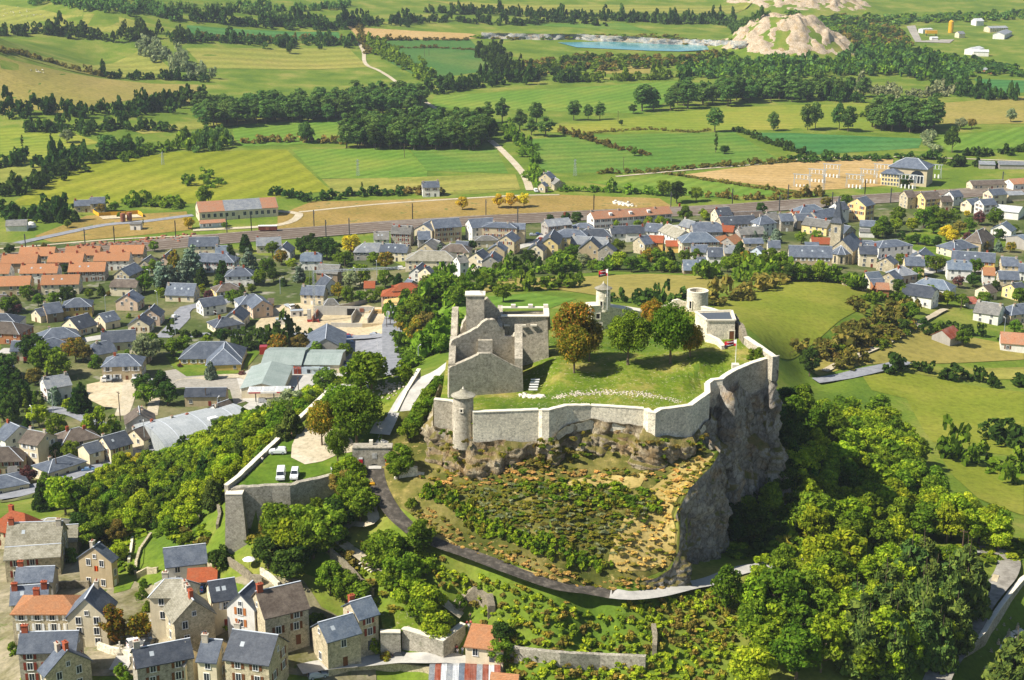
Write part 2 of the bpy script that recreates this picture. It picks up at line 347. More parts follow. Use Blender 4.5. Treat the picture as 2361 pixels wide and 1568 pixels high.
def rendered(name,c,dirt=.2):
 m,nt,b=nodes(name);c=rgb(c);g=coords(nt)
 f=noise_node(nt,g,.35,6,.7);f2=noise_node(nt,g,4,3,.7)
 col=ramp(nt,f,[(.3,tuple(x*(1-dirt)for x in c[:3])+(1,)),(.6,c),(.8,tuple(min(1,x*1.06)for x in c[:3])+(1,))])
 col=mixc(nt,col,ramp(nt,f2,[(.3,(.9,.89,.87,1)),(.7,(1.06,1.06,1.06,1))]),.8,'MULTIPLY')
 # rain streaks
 f3=noise_node(nt,g,1.3,3,.6,(1,1,.12));col=mixc(nt,col,ramp(nt,f3,[(.35,(.82,.8,.76,1)),(.6,(1,1,1,1))]),.5,'MULTIPLY')
 nt.links.new(col,b.inputs['Base Color']);b.inputs['Roughness'].default_value=.92;return m
WALLM={k:rendered('render_'+k,c)for k,c in dict(cream='e0d2b2',white='e6e2d8',beige='c8b896',tan='b8a684',grey='a8a298',ochre='dcb868',yellow='e4cc8c',pink='d4baa0',brown='98846a',rust='b07850',blue='b8c4cc',dark='8a8272').items()}
WALLM['stone']=STONE['village'];WALLM['greystone']=STONE['grey']
def roofm(name,cols,rows=4.0,kind='slate',varo=.25):
 m,nt,b=nodes(name);uv=coords(nt,'UV');c=[rgb(x)for x in cols];g=coords(nt)
 br=nt.nodes.new('ShaderNodeTexBrick');br.inputs['Scale'].default_value=1
 bw,bh=dict(slate=(.34,.26),lauze=(.6,.42),tile=(.26,.36),metal=(.5,8.0))[kind]
 br.inputs['Brick Width'].default_value=bw;br.inputs['Row Height'].default_value=bh;br.inputs['Mortar Size'].default_value=.02 if kind!='lauze' else.03
 if kind in('tile','metal'):br.offset=0
 br.inputs['Color1'].default_value=c[0];br.inputs['Color2'].default_value=c[1];br.inputs['Mortar'].default_value=tuple(x*.5 for x in c[0][:3])+(1,)
 nt.links.new(uv,br.inputs[0])
 f=noise_node(nt,g,.5 if kind!='metal' else.15,6,.7)
 lich=c[2];col=mixc(nt,br.outputs[0],lich,ramp(nt,f,[(.42,(0,0,0,1)),(.68,(.8,.8,.8,1))]))
 f2=noise_node(nt,g,2.5,5,.8);col=mixc(nt,col,ramp(nt,f2,[(.3,(.7,.7,.7,1)),(.7,(1.25,1.25,1.25,1))]),.9,'MULTIPLY')
 r=rnd(nt);col=mixc(nt,col,ramp(nt,r,[(0,(1-varo,)*3+(1,)),(1,(1+varo*.6,)*3+(1,))]),1.0,'MULTIPLY')
 nt.links.new(col,b.inputs['Base Color']);b.inputs['Roughness'].default_value=.55 if kind=='slate' else.85
 if kind=='metal':
  w=nt.nodes.new('ShaderNodeTexWave');w.inputs['Scale'].default_value=1.2;nt.links.new(uv,w.inputs[0]);bump(nt,b,w.outputs['Fac'],.6,.15)
 else:bump(nt,b,br.outputs['Fac'],.7,-.05)
 return m
ROOF={'slate':roofm('slate_roof',['606874','525a66','767c84']),'dark':roofm('dark_slate_roof',['4c525c','40464f','5e6268']),'blue':roofm('blue_grey_roof',['6a7684','5c6876','80888e']),'grey':roofm('grey_roof',['7c7a74','6a6862','908c82'],kind='lauze'),'lauze':roofm('stone_slab_roof',['98927e','7c7662','aaa492'],kind='lauze'),'brown':roofm('brown_roof',['665a4e','564a40','7c7062'],kind='slate'),'orange':roofm('orange_tile_roof',['bc8258','ac744c','a07858'],kind='tile',varo=.12),'red':roofm('red_tile_roof',['ae5a34','984c2c','905c40'],kind='tile',varo=.15),'faded':roofm('faded_tile_roof',['bc8460','a87252','9c8068'],kind='tile',varo=.12),'metal':roofm('pale_green_sheet_roof',['98a49c','8c9890','a4aca6'],kind='metal',varo=.08),'pale':roofm('pale_slate_roof',['8c9094','7c8086','a4a49e'],kind='slate'),'wood':roofm('new_timber_roof',['c8a868','b89458','d4b87c'],kind='tile'),'rust':roofm('rusty_sheet_roof',['9c4c30','8a4028','b0887a'],kind='metal'),'whitemetal':roofm('white_sheet_roof',['c8cac8','bcbebe','d4d2cc'],kind='metal',varo=.06),}
ZINC=plain('pale_zinc_ridge','c0c4c8',.5);BRICK=plain('red_brick','a05236',.9,0,.3,6);PLAST=plain('chimney_render','b4aa98',.9,0,.25,3)
GLASS=plain('window_glass','2c3238',.15);FRAMEW=plain('white_frame','e4e2dc',.6);WOODB=plain('brown_wood','6c4428',.8,0,.25,4);REDSH=plain('red_brown_shutter','7c3424',.7)
ORSH=plain('orange_wood_shutter','b4713c',.7);METAL=plain('dark_metal','4a4c4e',.5);GALV=plain('galvanised_steel','a0a6a8',.5);RUSTM=plain('rusty_metal','8a5840',.9,0,.4,1.2)
CONC=rendered('concrete','b8b4aa');DARKW=plain('dark_opening','1e1c1a',.9);WOODPOLE=plain('wooden_pole','5c4c3c',.9);STRAWB=plain('straw','c8b070',.9,0,.3,4)
def leafm(name,a,b_,c,translucency=.4,scale=.35):
 m=bpy.data.materials.new(name);m.use_nodes=True;nt=m.node_tree;nt.nodes.clear()
 out=nt.nodes.new('ShaderNodeOutputMaterial');df=nt.nodes.new('ShaderNodeBsdfDiffuse');tr=nt.nodes.new('ShaderNodeBsdfTranslucent');mx=nt.nodes.new('ShaderNodeMixShader')
 g=gpos(nt);r=rnd(nt);c=[(q[0]*2.35,q[1]*1.95,q[2]*1.75,1)for q in(rgb(x)for x in(a,b_,c))]
 col=ramp(nt,g.outputs['Random Per Island'],[(0,c[0]),(.55,c[1]),(1,c[2])])
 n=noise_node(nt,g.outputs['Position'],scale,3,.6);col=mixc(nt,col,ramp(nt,n,[(.3,(.62,.7,.72,1)),(.7,(1.35,1.25,1.0,1))]),.9,'MULTIPLY')
 hs=nt.nodes.new('ShaderNodeHueSaturation');nt.links.new(col,hs.inputs['Color'])
 mr=nt.nodes.new('ShaderNodeMapRange');nt.links.new(r,mr.inputs[0]);mr.inputs[3].default_value=.482;mr.inputs[4].default_value=.518;nt.links.new(mr.outputs[0],hs.inputs['Hue'])
 mr2=nt.nodes.new('ShaderNodeMath');mr2.operation='MULTIPLY_ADD';m3=nt.nodes.new('ShaderNodeMath');m3.operation='FRACT'
 m4=nt.nodes.new('ShaderNodeMath');m4.operation='MULTIPLY';m4.inputs[1].default_value=7.31;nt.links.new(r,m4.inputs[0]);nt.links.new(m4.outputs[0],m3.inputs[0])
 nt.links.new(m3.outputs[0],mr2.inputs[0]);mr2.inputs[1].default_value=.5;mr2.inputs[2].default_value=.78;nt.links.new(mr2.outputs[0],hs.inputs['Value'])
 nt.links.new(hs.outputs[0],df.inputs[0]);nt.links.new(hs.outputs[0],tr.inputs[0]);mx.inputs[0].default_value=translucency
 nt.links.new(df.outputs[0],mx.inputs[1]);nt.links.new(tr.outputs[0],mx.inputs[2]);nt.links.new(mx.outputs[0],out.inputs[0])
 return m
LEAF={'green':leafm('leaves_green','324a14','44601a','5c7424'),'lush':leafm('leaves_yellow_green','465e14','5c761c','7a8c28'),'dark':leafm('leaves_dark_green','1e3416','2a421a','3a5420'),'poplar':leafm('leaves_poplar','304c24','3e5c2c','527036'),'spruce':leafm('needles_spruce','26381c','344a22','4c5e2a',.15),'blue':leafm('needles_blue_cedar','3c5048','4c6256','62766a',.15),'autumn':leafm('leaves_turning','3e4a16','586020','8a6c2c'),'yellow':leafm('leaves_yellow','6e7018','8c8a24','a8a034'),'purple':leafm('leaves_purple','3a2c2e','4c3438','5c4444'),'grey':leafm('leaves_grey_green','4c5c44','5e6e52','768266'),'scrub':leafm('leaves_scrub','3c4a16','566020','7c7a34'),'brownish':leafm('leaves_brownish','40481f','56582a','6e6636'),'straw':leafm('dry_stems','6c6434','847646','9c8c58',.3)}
BARK=plain('bark','6a5c48',.95,0,.3,3)
def rockm(name,cols,green=.6):
 m,nt,b=nodes(name);g=gpos(nt);p=g.outputs['Position'];c=[rgb(x)for x in cols]
 f=noise_node(nt,p,.25,8,.72);f2=noise_node(nt,p,1.6,8,.8,(1,1,.35));f3=noise_node(nt,p,.12,4,.7)
 col=ramp(nt,f,[(.3,c[0]),(.46,c[1]),(.6,c[2]),(.72,c[3])])
 col=mixc(nt,col,rgb('b08a50'),ramp(nt,f3,[(.52,(0,0,0,1)),(.66,(.6,.6,.6,1))]))
 col=mixc(nt,col,ramp(nt,f2,[(.3,(.42,.4,.38,1)),(.5,(1,1,1,1)),(.72,(1.4,1.4,1.4,1))]),.95,'MULTIPLY')
 sx=nt.nodes.new('ShaderNodeSeparateXYZ');nt.links.new(g.outputs['Normal'],sx.inputs[0])
 vo=nt.nodes.new('ShaderNodeTexVoronoi');vo.feature='DISTANCE_TO_EDGE';vo.inputs['Scale'].default_value=.55;mp=nt.nodes.new('ShaderNodeMapping');mp.inputs['Scale'].default_value=(1,1,.8);nt.links.new(p,mp.inputs[0])
 wv=nt.nodes.new('ShaderNodeVectorMath');wv.operation='MULTIPLY_ADD';wv.inputs[1].default_value=(2.2,2.2,2.2);nt.links.new(f2,wv.inputs[0]);nt.links.new(mp.outputs[0],wv.inputs[2]);nt.links.new(wv.outputs[0],vo.inputs['Vector'])
 col=mixc(nt,col,ramp(nt,vo.outputs['Distance'],[(0,(.3,.28,.25,1)),(.09,(1,1,1,1))]),.75,'MULTIPLY')
 mm=nt.nodes.new('ShaderNodeMath');mm.operation='MULTIPLY_ADD';mm.inputs[1].default_value=.45;nt.links.new(noise_node(nt,p,.6,5,.8),mm.inputs[0]);nt.links.new(sx.outputs[2],mm.inputs[2])
 gcol=ramp(nt,f,[(.35,rgb('5c6424')),(.6,rgb('94824a'))])
 col=mixc(nt,col,gcol,ramp(nt,mm.outputs[0],[(.62,(0,0,0,1)),(.78,(green,)*3+(1,))]))
 nt.links.new(col,b.inputs['Base Color']);b.inputs['Roughness'].default_value=.97;b.inputs['Specular IOR Level'].default_value=.1
 bump(nt,b,f2,1.0,.9);return m
ROCK=rockm('limestone_cliff',['766850','a6967a','ccbe9e','e0d4ba'],.9)
ROCKG=rockm('grey_limestone_cliff',['6e675a','9e968a','beb6a6','d4ccbe'],.9)
SAND=rockm('pale_quarry_rock',['b49c88','ccb49c','d8c6b0','e2d4c2'],.25)
CLIFFG=rockm('quarry_wall_rock',['6c747c','a0a4a4','c4c0b4','d0c8b8'],.3)
def drape(name,uvpts,off,material,step=None,worldpts=None,kind='structure',label=None,hf=None):
 pts=worldpts if worldpts is not None else[G(u,v)for u,v in uvpts]
 pts=[np.array(p[:2],float)for p in pts]
 A=np.array(pts);size=max(A.max(0)-A.min(0));ym=A[:,1].mean()
 step=step or max(1.2,min(30 if ym>800 else 2.6,ym*ym/42000.0))
 b=[]
 for i in range(len(pts)):
  p,q=pts[i],pts[(i+1)%len(pts)];n=max(1,int(np.linalg.norm(q-p)/step))
  for k in range(n):b.append(p+(q-p)*k/n)
 B=np.array(b);nb=len(B)
 lo,hi=A.min(0),A.max(0)
 gx,gy=np.meshgrid(np.arange(lo[0]+step*.5,hi[0],step),np.arange(lo[1]+step*.5,hi[1],step))
 gx=gx.ravel();gy=gy.ravel();m=cross_poly(A,gx,gy);gx=gx[m];gy=gy[m]
 if len(gx):
  d=np.sqrt((gx[:,None]-B[None,:,0])**2+(gy[:,None]-B[None,:,1])**2).min(1);k=d>step*.35;gx=gx[k];gy=gy[k]
 V=[Vector(p)for p in b]+[Vector((x,y))for x,y in zip(gx,gy)]
 vo,e,f,*_=delaunay_2d_cdt(V,[(i,(i+1)%nb)for i in range(nb)],[],1,1e-4)
 X=np.array([(p.x,p.y)for p in vo]);Z=(hf or H)(X[:,0],X[:,1])+off
 me=mesh_np(name,np.column_stack([X,Z]),[tuple(t)for t in f],[material],uv=False)
 o=link(name,me);tag(o,label,None,None,kind);return o
def ribbon(name,line,w,off,material,step=2.0,kind='structure',label=None,flat=True,world_line=None,nx=3,parent=None):
 c=catmull(world_line if world_line is not None else[G(u,v)for u,v in line],step)
 t=np.gradient(c[:,:2],axis=0);t/=np.linalg.norm(t,axis=1)[:,None]+1e-9;n=np.stack([-t[:,1],t[:,0]],1)
 rows=[]
 for k in range(nx):
  s_=(k/(nx-1)-.5)*w;xy=c[:,:2]+n*s_;rows.append(np.column_stack([xy,H(xy[:,0],xy[:,1])+off]))
 R=np.stack(rows,1)
 if flat:
  z=np.maximum(R[:,:,2].max(1)-0.0,H(c[:,0],c[:,1])+off);ker=np.ones(5)/5;z=np.convolve(np.pad(z,2,mode='edge'),ker,'valid');R[:,:,2]=np.maximum(z[:,None],R[:,:,2])
 N=len(c);V=R.reshape(-1,3);f=[]
 for i in range(N-1):
  for k in range(nx-1):a=i*nx+k;f.append((a,a+nx,a+nx+1,a+1))
 me=mesh_np(name,V,np.array(f)[:,::-1].copy(),[material],uv=False)
 o=link(name,me,parent)
 if parent is None:tag(o,label,None,None,kind)
 return o,c
iy,ix=np.mgrid[0:NQ,0:NA]
V=np.stack([AG[None,:]*YG[:,None],np.repeat(YG[:,None],NA,1),HG],-1).reshape(-1,3)
a=(iy[:-1,:-1]*NA+ix[:-1,:-1]).ravel();F=np.stack([a,a+1,a+1+NA,a+NA],1)
tag(link('ground',mesh_np('ground',V,F,[GRASS],uv=False,smooth=True)),'rough grassy ground of the valley and the castle hill',None,None,'structure')
FT='''
meadow|wide yellow green meadow left of the orange roofed goods shed|20,475 70,440 155,395 165,380 400,350 660,345 762,440 640,455 440,470 200,468
bright|bright mown field right of the wide left meadow|672,345 935,340 985,395 985,412 740,412
green|smooth green field left of the farm track|940,340 1145,345 1172,400 985,395
pale|pale strip of pasture behind the lone slate farmhouse|770,442 742,414 1188,402 1200,438 1100,448
bright|green field between the two poplar plantations|535,290 778,272 780,330 560,338 540,320
olive|olive pasture with white cattle at the left edge|0,132 240,182 458,196 452,238 350,225 150,262 0,266
pale|hedged pasture above the cattle pasture|22,110 340,107 402,165 232,178 25,126
pale|pale pasture with a brown worn patch|428,112 800,108 850,155 475,158
pale|high pasture dotted with sheep top left|0,12 150,35 410,68 418,78 300,80 0,72
emerald|emerald strip below the high left hedges|430,58 780,74 785,88 435,84
tan|pale stubble strip near the quarry lake|802,62 1085,78 1130,88 1030,92 828,90
deep|dark green field left of the quarry|842,95 1085,92 1148,160 980,185 890,140
bright|bright field behind the row of lone poplars|1000,222 1560,188 1588,212 1480,262 1285,258 995,250
yellow|striped yellow green hay field with lone trees|1162,302 1645,250 2060,237 2140,300 1700,302 1350,308
green|green field with a young hedge below the hay field|1212,322 1370,312 1690,304 1790,365 1735,380 1430,398 1232,400
emerald|rich green field right of the standing poplars|1720,306 2128,320 2118,342 1870,358
tan|large stubble field beside the substation|1572,404 1740,382 1870,372 2060,366 2052,428 1852,442
bright|green field left of the stubble field|1348,420 1540,404 1848,446 1640,458 1550,448
dry|dry grass goods yard along the railway|640,498 720,465 1180,452 1300,450 1520,458 1558,482 1350,488 1210,498 950,522 860,530 640,536
dry|dry grass left of the goods shed|80,545 200,498 430,488 445,530 300,545 120,560
pale|pale far pasture at the top centre|985,2 1740,2 1690,32 1450,32 1105,20
green|far green strip above the quarry lake|1120,55 1440,55 1500,72 1280,62
olive|olive pasture right of the grey bush|2175,238 2361,222 2361,285 2165,286
bright|green field right of the tall poplar clump|2150,320 2361,292 2361,340 2190,352
emerald|emerald field beside the right hand orchard|2245,182 2361,186 2361,214 2285,218
olive|small pasture left of the quarry wood|1200,150 1300,160 1235,180 1205,172
olive|small sunlit pasture above the lone poplars|1380,150 1520,150 1500,170 1370,170
pale|pasture strip behind the left hedge tangle|300,300 520,270 700,250 770,240 770,262 540,290 330,310
yellow|sunlit field corner left of the bushy hedge|0,296 130,290 230,330 140,345 60,385 0,370
pale|lower pale field by the two thin poplars|0,390 60,372 115,392 20,420 0,425
olive|pale pasture on the back slope of the castle hill|1062,664 1180,642 1500,632 1700,645 1640,675 1420,690 1280,668 1100,675
bright|bright green slope behind the ruined keep|982,742 1005,712 1090,690 1230,676 1330,690 1255,716 1165,716 1090,760 1000,800 985,785
hill|large smooth green field right of the castle|1640,712 1700,680 1850,642 2020,676 2040,690 1850,815 1795,825 1760,790 1700,745
hill|sunlit pasture with a hedge right of the rock|1985,862 2100,858 2361,905 2361,1055 2250,1040 2150,1020 2090,920 2010,900
hill|bright sloping field at the right edge|2165,1048 2361,1100 2361,1190 2255,1150 2200,1100
pale|field corner above the right hand hedge|2050,842 2361,848 2361,875 2100,862
olive|rough pasture below the white farmhouse|1850,820 2080,725 2160,760 2361,800 2361,830 2060,838 1890,868 1860,850
town|gardens and yards of the left housing estate|0,560 440,550 600,590 900,600 1000,640 930,780 880,900 600,960 540,990 380,1010 200,1130 0,1160
town|gardens and lanes of the old railway town|900,560 1360,500 1950,460 2361,420 2361,760 2200,690 2020,665 1850,640 1700,635 1400,625 1100,650 1000,660
'''
for ln in FT.strip().splitlines():
 m_,lab,pts=ln.split('|');drape('field' if m_!='town' else 'gardens',D(pts),.12+.02*(hash(lab)%3 if False else len(lab)%5),FIELD[m_],label=lab)
 # lake in the far quarry
lake_m,nt,b=nodes('quarry_water');b.inputs['Base Color'].default_value=rgb('4f8c8c');b.inputs['Roughness'].default_value=.12;b.inputs['Specular IOR Level'].default_value=.4
bump(nt,b,noise_node(nt,gpos(nt).outputs['Position'],.4,3),.1,.3)
drape('lake',D('1285,99 1400,97 1630,103 1634,117 1500,118 1420,115 1330,111'),.6,lake_m,label='turquoise lake in the flooded quarry')
ROADS='''
path|.35|5|pale farm track running up through the fields|1222,440 1205,400 1160,350 1130,325
path|.3|4|pale track towards the far left hills|1120,320 900,180 845,150 838,120 825,95
path|.3|3|pale lane along the stubble field|1420,408 1560,395 1740,380 1870,366 2010,364
path|.3|3|lane past the substation to the right edge|2060,362 2200,366 2361,372
asphalt|.3|6|grey lane left of the goods shed|40,562 120,545 240,520 330,512 420,500 445,497
path|.3|5|pale gravel drive round the goods shed|445,532 640,520 690,495 640,488
path|.3|3|faint gravel track across the goods yard|690,490 900,470 1180,452 1290,450
path|.3|2.5|narrow path along the railway left|0,575 240,555 440,545 640,540
old|.25|7|estate street in front of the white houses|0,810 100,812 170,790 300,770
asphalt|.3|7|estate street between the slate roofed houses|375,780 420,735 430,712 560,690
asphalt|.3|8|grey lane beside the car park|910,865 905,800 905,760 920,715 940,680
asphalt|.25|6|cross street below the building site|440,775 620,770 900,768
asphalt|.3|8|main road with white dashes along the wood|0,1150 100,1125 200,1085 330,1040 440,1000 540,975 640,950 720,935 800,900
asphalt|.3|6|side lane by the weeping willows|235,985 170,955 110,945
path|.3|5|pale lane down to the main road by the parked truck|300,875 295,920 280,960
path|.3|4|dirt track beside the barn with two small windows|360,900 350,960
path|.3|5|pale gravel way beside the lawn estate|395,895 420,880 560,870 620,900
old|.25|6|shopping street through the old town|1000,640 1300,545 1600,520 1900,500
asphalt|.3|6|lane at the foot of the right hand field|1880,882 1950,868 2030,852 2090,840
old|.3|6|lane behind the church to the park|2080,620 2200,620 2361,640
path|.3|3|dirt lane across the right farm field|1900,860 2050,790 2150,730 2180,715
'''
RM=dict(path=FIELD['path'],asphalt=ASPHALT,old=OLDTAR)
for ln in ROADS.strip().splitlines():
 m_,off,w_,lab,pts=ln.split('|')
 ribbon('road' if m_!='path' else 'path',D(pts),float(w_),float(off),RM[m_],6.0,label=lab)
def patch(mat,lab,pts,off=.28,name='yard'):drape(name,D(pts),off,mat,label=lab)
patch(ASPHALT,'grey car park beside the big slate roof','780,770 885,770 885,860 840,850 800,830 780,800',.4,'car_park')
patch(OLDTAR,'grey supermarket forecourt','545,870 600,840 690,850 790,815 830,860 810,885 740,930 650,950 560,925',.4,'car_park')
patch(OLDTAR,'grey yard in front of the supermarket','640,885 720,865 800,860 850,900 700,960 600,960 560,940',.42,'car_park')
patch(FIELD['dirt'],'bare earth of the building site','590,745 640,705 700,700 760,712 850,705 905,720 905,765 720,770 590,765',.3,'building_ground')
patch(FIELD['gravel'],'pale yard between lawn and barn','360,860 430,850 600,870 610,915 540,935 530,900 420,895 380,900',.33)
patch(FIELD['dirt'],'dusty vacant plot behind the truck','200,888 240,880 300,875 305,890 285,945 240,940 200,920',.3)
patch(FIELD['path'],'white concrete turning area by the truck','232,870 300,868 300,885 230,884',.4)
patch(FIELD['lawn'],'lawn around the large hipped slate house','380,820 430,810 560,860 600,815 575,800 560,862 430,870 400,850',.42,'lawn')
patch(FIELD['lawn'],'green park with paths beside the church quarter','2080,545 2160,520 2260,530 2330,560 2270,600 2120,600',.35,'lawn')
patch(OLDTAR,'paved square behind the church','2000,580 2090,570 2200,620 2120,640 2040,610',.36,'square')
patch(FIELD['gravel'],'pale gravel yard at the far depot','2090,62 2110,60 2125,95 2170,92 2200,92 2190,100 2110,98',.6)
patch(OLDTAR,'station forecourt','1225,560 1260,530 1290,545 1270,575 1230,580',.36,'square')
RL=[(-20,262),(60,255),(120,249),(180,243),(256,236.5),(320,232),(390,226.5),(470,221.5),(512,219.5),(600,215.5),(700,211),(768,207),(897,198),(1040,188)]
RAILM=plain('rail_steel','5c5048',.5);SLEEP=plain('sleepers','6a5a4a',.9)
_,rc=ribbon('rail_bed',RL,26,.35,BALLAST,12,label='brown ballast bed of the railway through town',nx=5)
for k,off_ in enumerate((-9,-4.5,0,4.5,9)):
 t=np.gradient(rc[:,:2],axis=0);t/=np.linalg.norm(t,axis=1)[:,None];n=np.stack([-t[:,1],t[:,0]],1)
 cl=rc[:,:2]+n*off_
 root=empty('railway_track',(0,0,0));tag(root,['northernmost track of the railway yard','second track from the field side','middle track of the five railway lines','second track from the town side','railway track closest to the town houses'][4-k],'railway track','tracks of the railway')
 w3=np.column_stack([cl,np.zeros(len(cl))])
 ribbon('sleepers',None,2.5,.42,SLEEP,12,world_line=w3,parent=root)
 for s_ in(-.72,.72):
  r3=np.column_stack([cl+n*s_,np.zeros(len(cl))]);ribbon('rail',None,.16,.58,RAILM,12,world_line=r3,parent=root,nx=2)
RNG=np.random.default_rng(5)
def leaf_quads(rng,centers,radii,per,size,squash=1.0,droop=0.0):
 """leaf-sized quads spread over clumps; returns verts (n*4,3)"""
 n=len(centers)*per;ci=np.repeat(np.arange(len(centers)),per)
 d=rng.normal(size=(n,3));d/=np.linalg.norm(d,axis=1)[:,None];d[:,2]=np.where(d[:,2]<-.45,-d[:,2],d[:,2])
 r=radii[ci]*(.72+.36*rng.random(n));off=d*r[:,None];off[:,2]*=squash
 p=centers[ci]+off
 nn=d+rng.normal(size=(n,3))*.55;nn/=np.linalg.norm(nn,axis=1)[:,None]
 a=np.cross(nn,rng.normal(size=(n,3)));a/=np.linalg.norm(a,axis=1)[:,None];b=np.cross(nn,a)
 s=(size*(.6+.8*rng.random(n)))[:,None];a=a*s;b=b*s*.7
 if droop:b[:,2]-=droop*size
 q=np.stack([p-a*.5-b*.5,p+a*.5-b*.5,p+a*.5+b*.5,p-a*.5+b*.5],1)
 return q.reshape(-1,3)
def crown_pts(rng,kind,n):
 c=[];r=[]
 while len(c)<n:
  x,y,z=rng.uniform(-1,1,3);t=(z+1)/2
  if kind=='round':R=4.0;ok=x*x+y*y+z*z<1 and x*x+y*y+z*z>.28;p=(x*R*.88,y*R*.88,6.0+z*3.3);rr=1.25
  elif kind=='tall':R=3.0;ok=x*x+y*y+z*z<1 and x*x+y*y+z*z>.2;p=(x*R*.9,y*R*.9,5.8+z*4);rr=1.05
  elif kind=='poplar':pr=math.sin(math.pi*min(1,.12+t*.86))**.6;ok=x*x+y*y<pr*pr;p=(x*2.0,y*2.0,2.6+t*7.0);rr=.75
  elif kind=='column':pr=math.sin(math.pi*min(1,.1+t*.88))**.5;ok=x*x+y*y<pr*pr;p=(x*.75,y*.75,.6+t*9.2);rr=.55
  elif kind=='spruce':pr=(1-t)**.9;ok=x*x+y*y<pr*pr and x*x+y*y>pr*pr*.25;p=(x*2.6,y*2.6,.9+t*8.8-.0);rr=.35+.45*(1-t)
  elif kind=='cedar':pr=(1-t*.85)**.8;ok=x*x+y*y<pr*pr;p=(x*3.6,y*3.6,1.4+round(t*6)/6*8);rr=.9
  elif kind=='bush':ok=x*x+y*y+z*z<1 and z>-.35;p=(x*4.2,y*4.2,3.0+z*5.0);rr=1.7
  elif kind=='willow':ok=x*x+y*y+z*z<1 and x*x+y*y+z*z>.4;p=(x*4.2,y*4.2,5.2+z*3.6);rr=1.1
  if ok:c.append(p);r.append(rr*rng.uniform(.7,1.3))
 return np.array(c),np.array(r)
def trunk_mb(rng,kind,m=0):
 b=MB();H_=dict(round=6,tall=6.5,poplar=8.5,column=8,spruce=9.5,cedar=9,bush=3,willow=5)[kind];r0=.32 if kind in('round','cedar','willow')else.12 if kind=='spruce' else.2
 n=6;prev=None
 for i in range(5):
  t=i/4;z=H_*t-.4*(i==0);c=(rng.normal()*.12*t,rng.normal()*.12*t);r=r0*(1-.8*t)
  ring=[(c[0]+r*math.cos(a*math.pi/3),c[1]+r*math.sin(a*math.pi/3),z)for a in range(n)]
  k=len(b.v);b.v+=ring
  if prev is not None:
   for a in range(n):b.f.append((prev+a,prev+(a+1)%n,k+(a+1)%n,k+a));b.m.append(m)
  prev=k
 if kind in('round','tall','willow','cedar'):
  for i in range(6):
   a=i*1.05+rng.random();z=H_*(.35+.08*i);L=2.4-.15*i
   b.bar((0,0,z),(math.cos(a)*L,math.sin(a)*L,z+1.5),.16,m=m)
 return b
LIB={}
def tree_proto(kind,mat,seed,blobs,per,size,joined):
 key=(kind,mat,seed,joined)
 if key in LIB:return LIB[key]
 rng=np.random.default_rng(seed*101+len(kind))
 c,r=crown_pts(rng,kind,blobs);q=leaf_quads(rng,c,r,per,size,.8 if kind in('spruce','cedar')else 1.0,.5 if kind in('spruce','willow')else 0)
 f=np.arange(len(q)).reshape(-1,4)
 nm=dict(spruce='needles').get(kind,'crown')
 if joined:
  tb=trunk_mb(rng,kind);v=np.concatenate([q,np.array(tb.v)]);fs=np.concatenate([f,np.array([t if len(t)==4 else t for t in tb.f])+len(q)])
  me=mesh_np('tree_crown_and_trunk',v,fs,[LEAF[mat],BARK],np.r_[np.zeros(len(f)),np.ones(len(tb.f))],uv=False);LIB[key]=me
 else:
  tb=trunk_mb(rng,kind);LIB[key]=(mesh_np(nm,q,f,[LEAF[mat]],uv=False),mesh_np('trunk',tb.v,tb.f,[BARK],uv=False))
 return LIB[key]
DET=dict(round=(40,85,.5),tall=(38,80,.46),poplar=(44,60,.42),column=(24,36,.42),spruce=(120,34,.6),cedar=(60,40,.6),bush=(20,60,.8),willow=(40,60,.55))
def tree(name,pos,h,kind='round',mat='green',wide=1.0,joined=True,label=None,cat='tree',group=None,seed=None,fine=False):
 """h = full height in metres; prototypes are 10 m tall"""
 seed=(seed if seed is not None else random.randint(0,2))
 k=h/10.0;bl,per,sz=DET[kind]
 if fine:bl,per,sz=int(bl*2.2),int(per*1.2),sz*.6
 if fine:seed+=10
 rz=random.random()*6.28
 if joined:
  o=link(name,tree_proto(kind,mat,seed,bl,per,sz,True),None,pos,rz)
 else:
  cr,tk=tree_proto(kind,mat,seed,bl,per,sz,False)
  o=empty(name,pos,rz);link('crown',cr,o);link('trunk',tk,o)
 o.scale=(k*wide,k*wide,k);tag(o,label,cat,group);return o
def sample_poly(uv=None,spacing=8.0,jit=.45,rng=RNG,world=None):
 A=np.array(world if world is not None else[G(u,v)[:2]for u,v in uv]);lo,hi=A.min(0),A.max(0)
 gx,gy=np.meshgrid(np.arange(lo[0],hi[0],spacing),np.arange(lo[1],hi[1],spacing));gx=gx+(np.arange(gx.shape[0])[:,None]%2)*spacing*.5
 gx=gx.ravel()+rng.uniform(-jit,jit,gx.size)*spacing;gy=gy.ravel()+rng.uniform(-jit,jit,gy.size)*spacing
 m=cross_poly(A,gx,gy);return np.column_stack([gx[m],gy[m]])
CL={}
def clump(n,size,seed,kind='bush'):
 key=(n,size,seed,kind)
 if key not in CL:
  rng=np.random.default_rng(seed+900)
  c,r=crown_pts(rng,kind,max(3,n//14));c=c/10;r=r/10
  CL[key]=leaf_quads(rng,c,r,14,size/10)
 return CL[key]
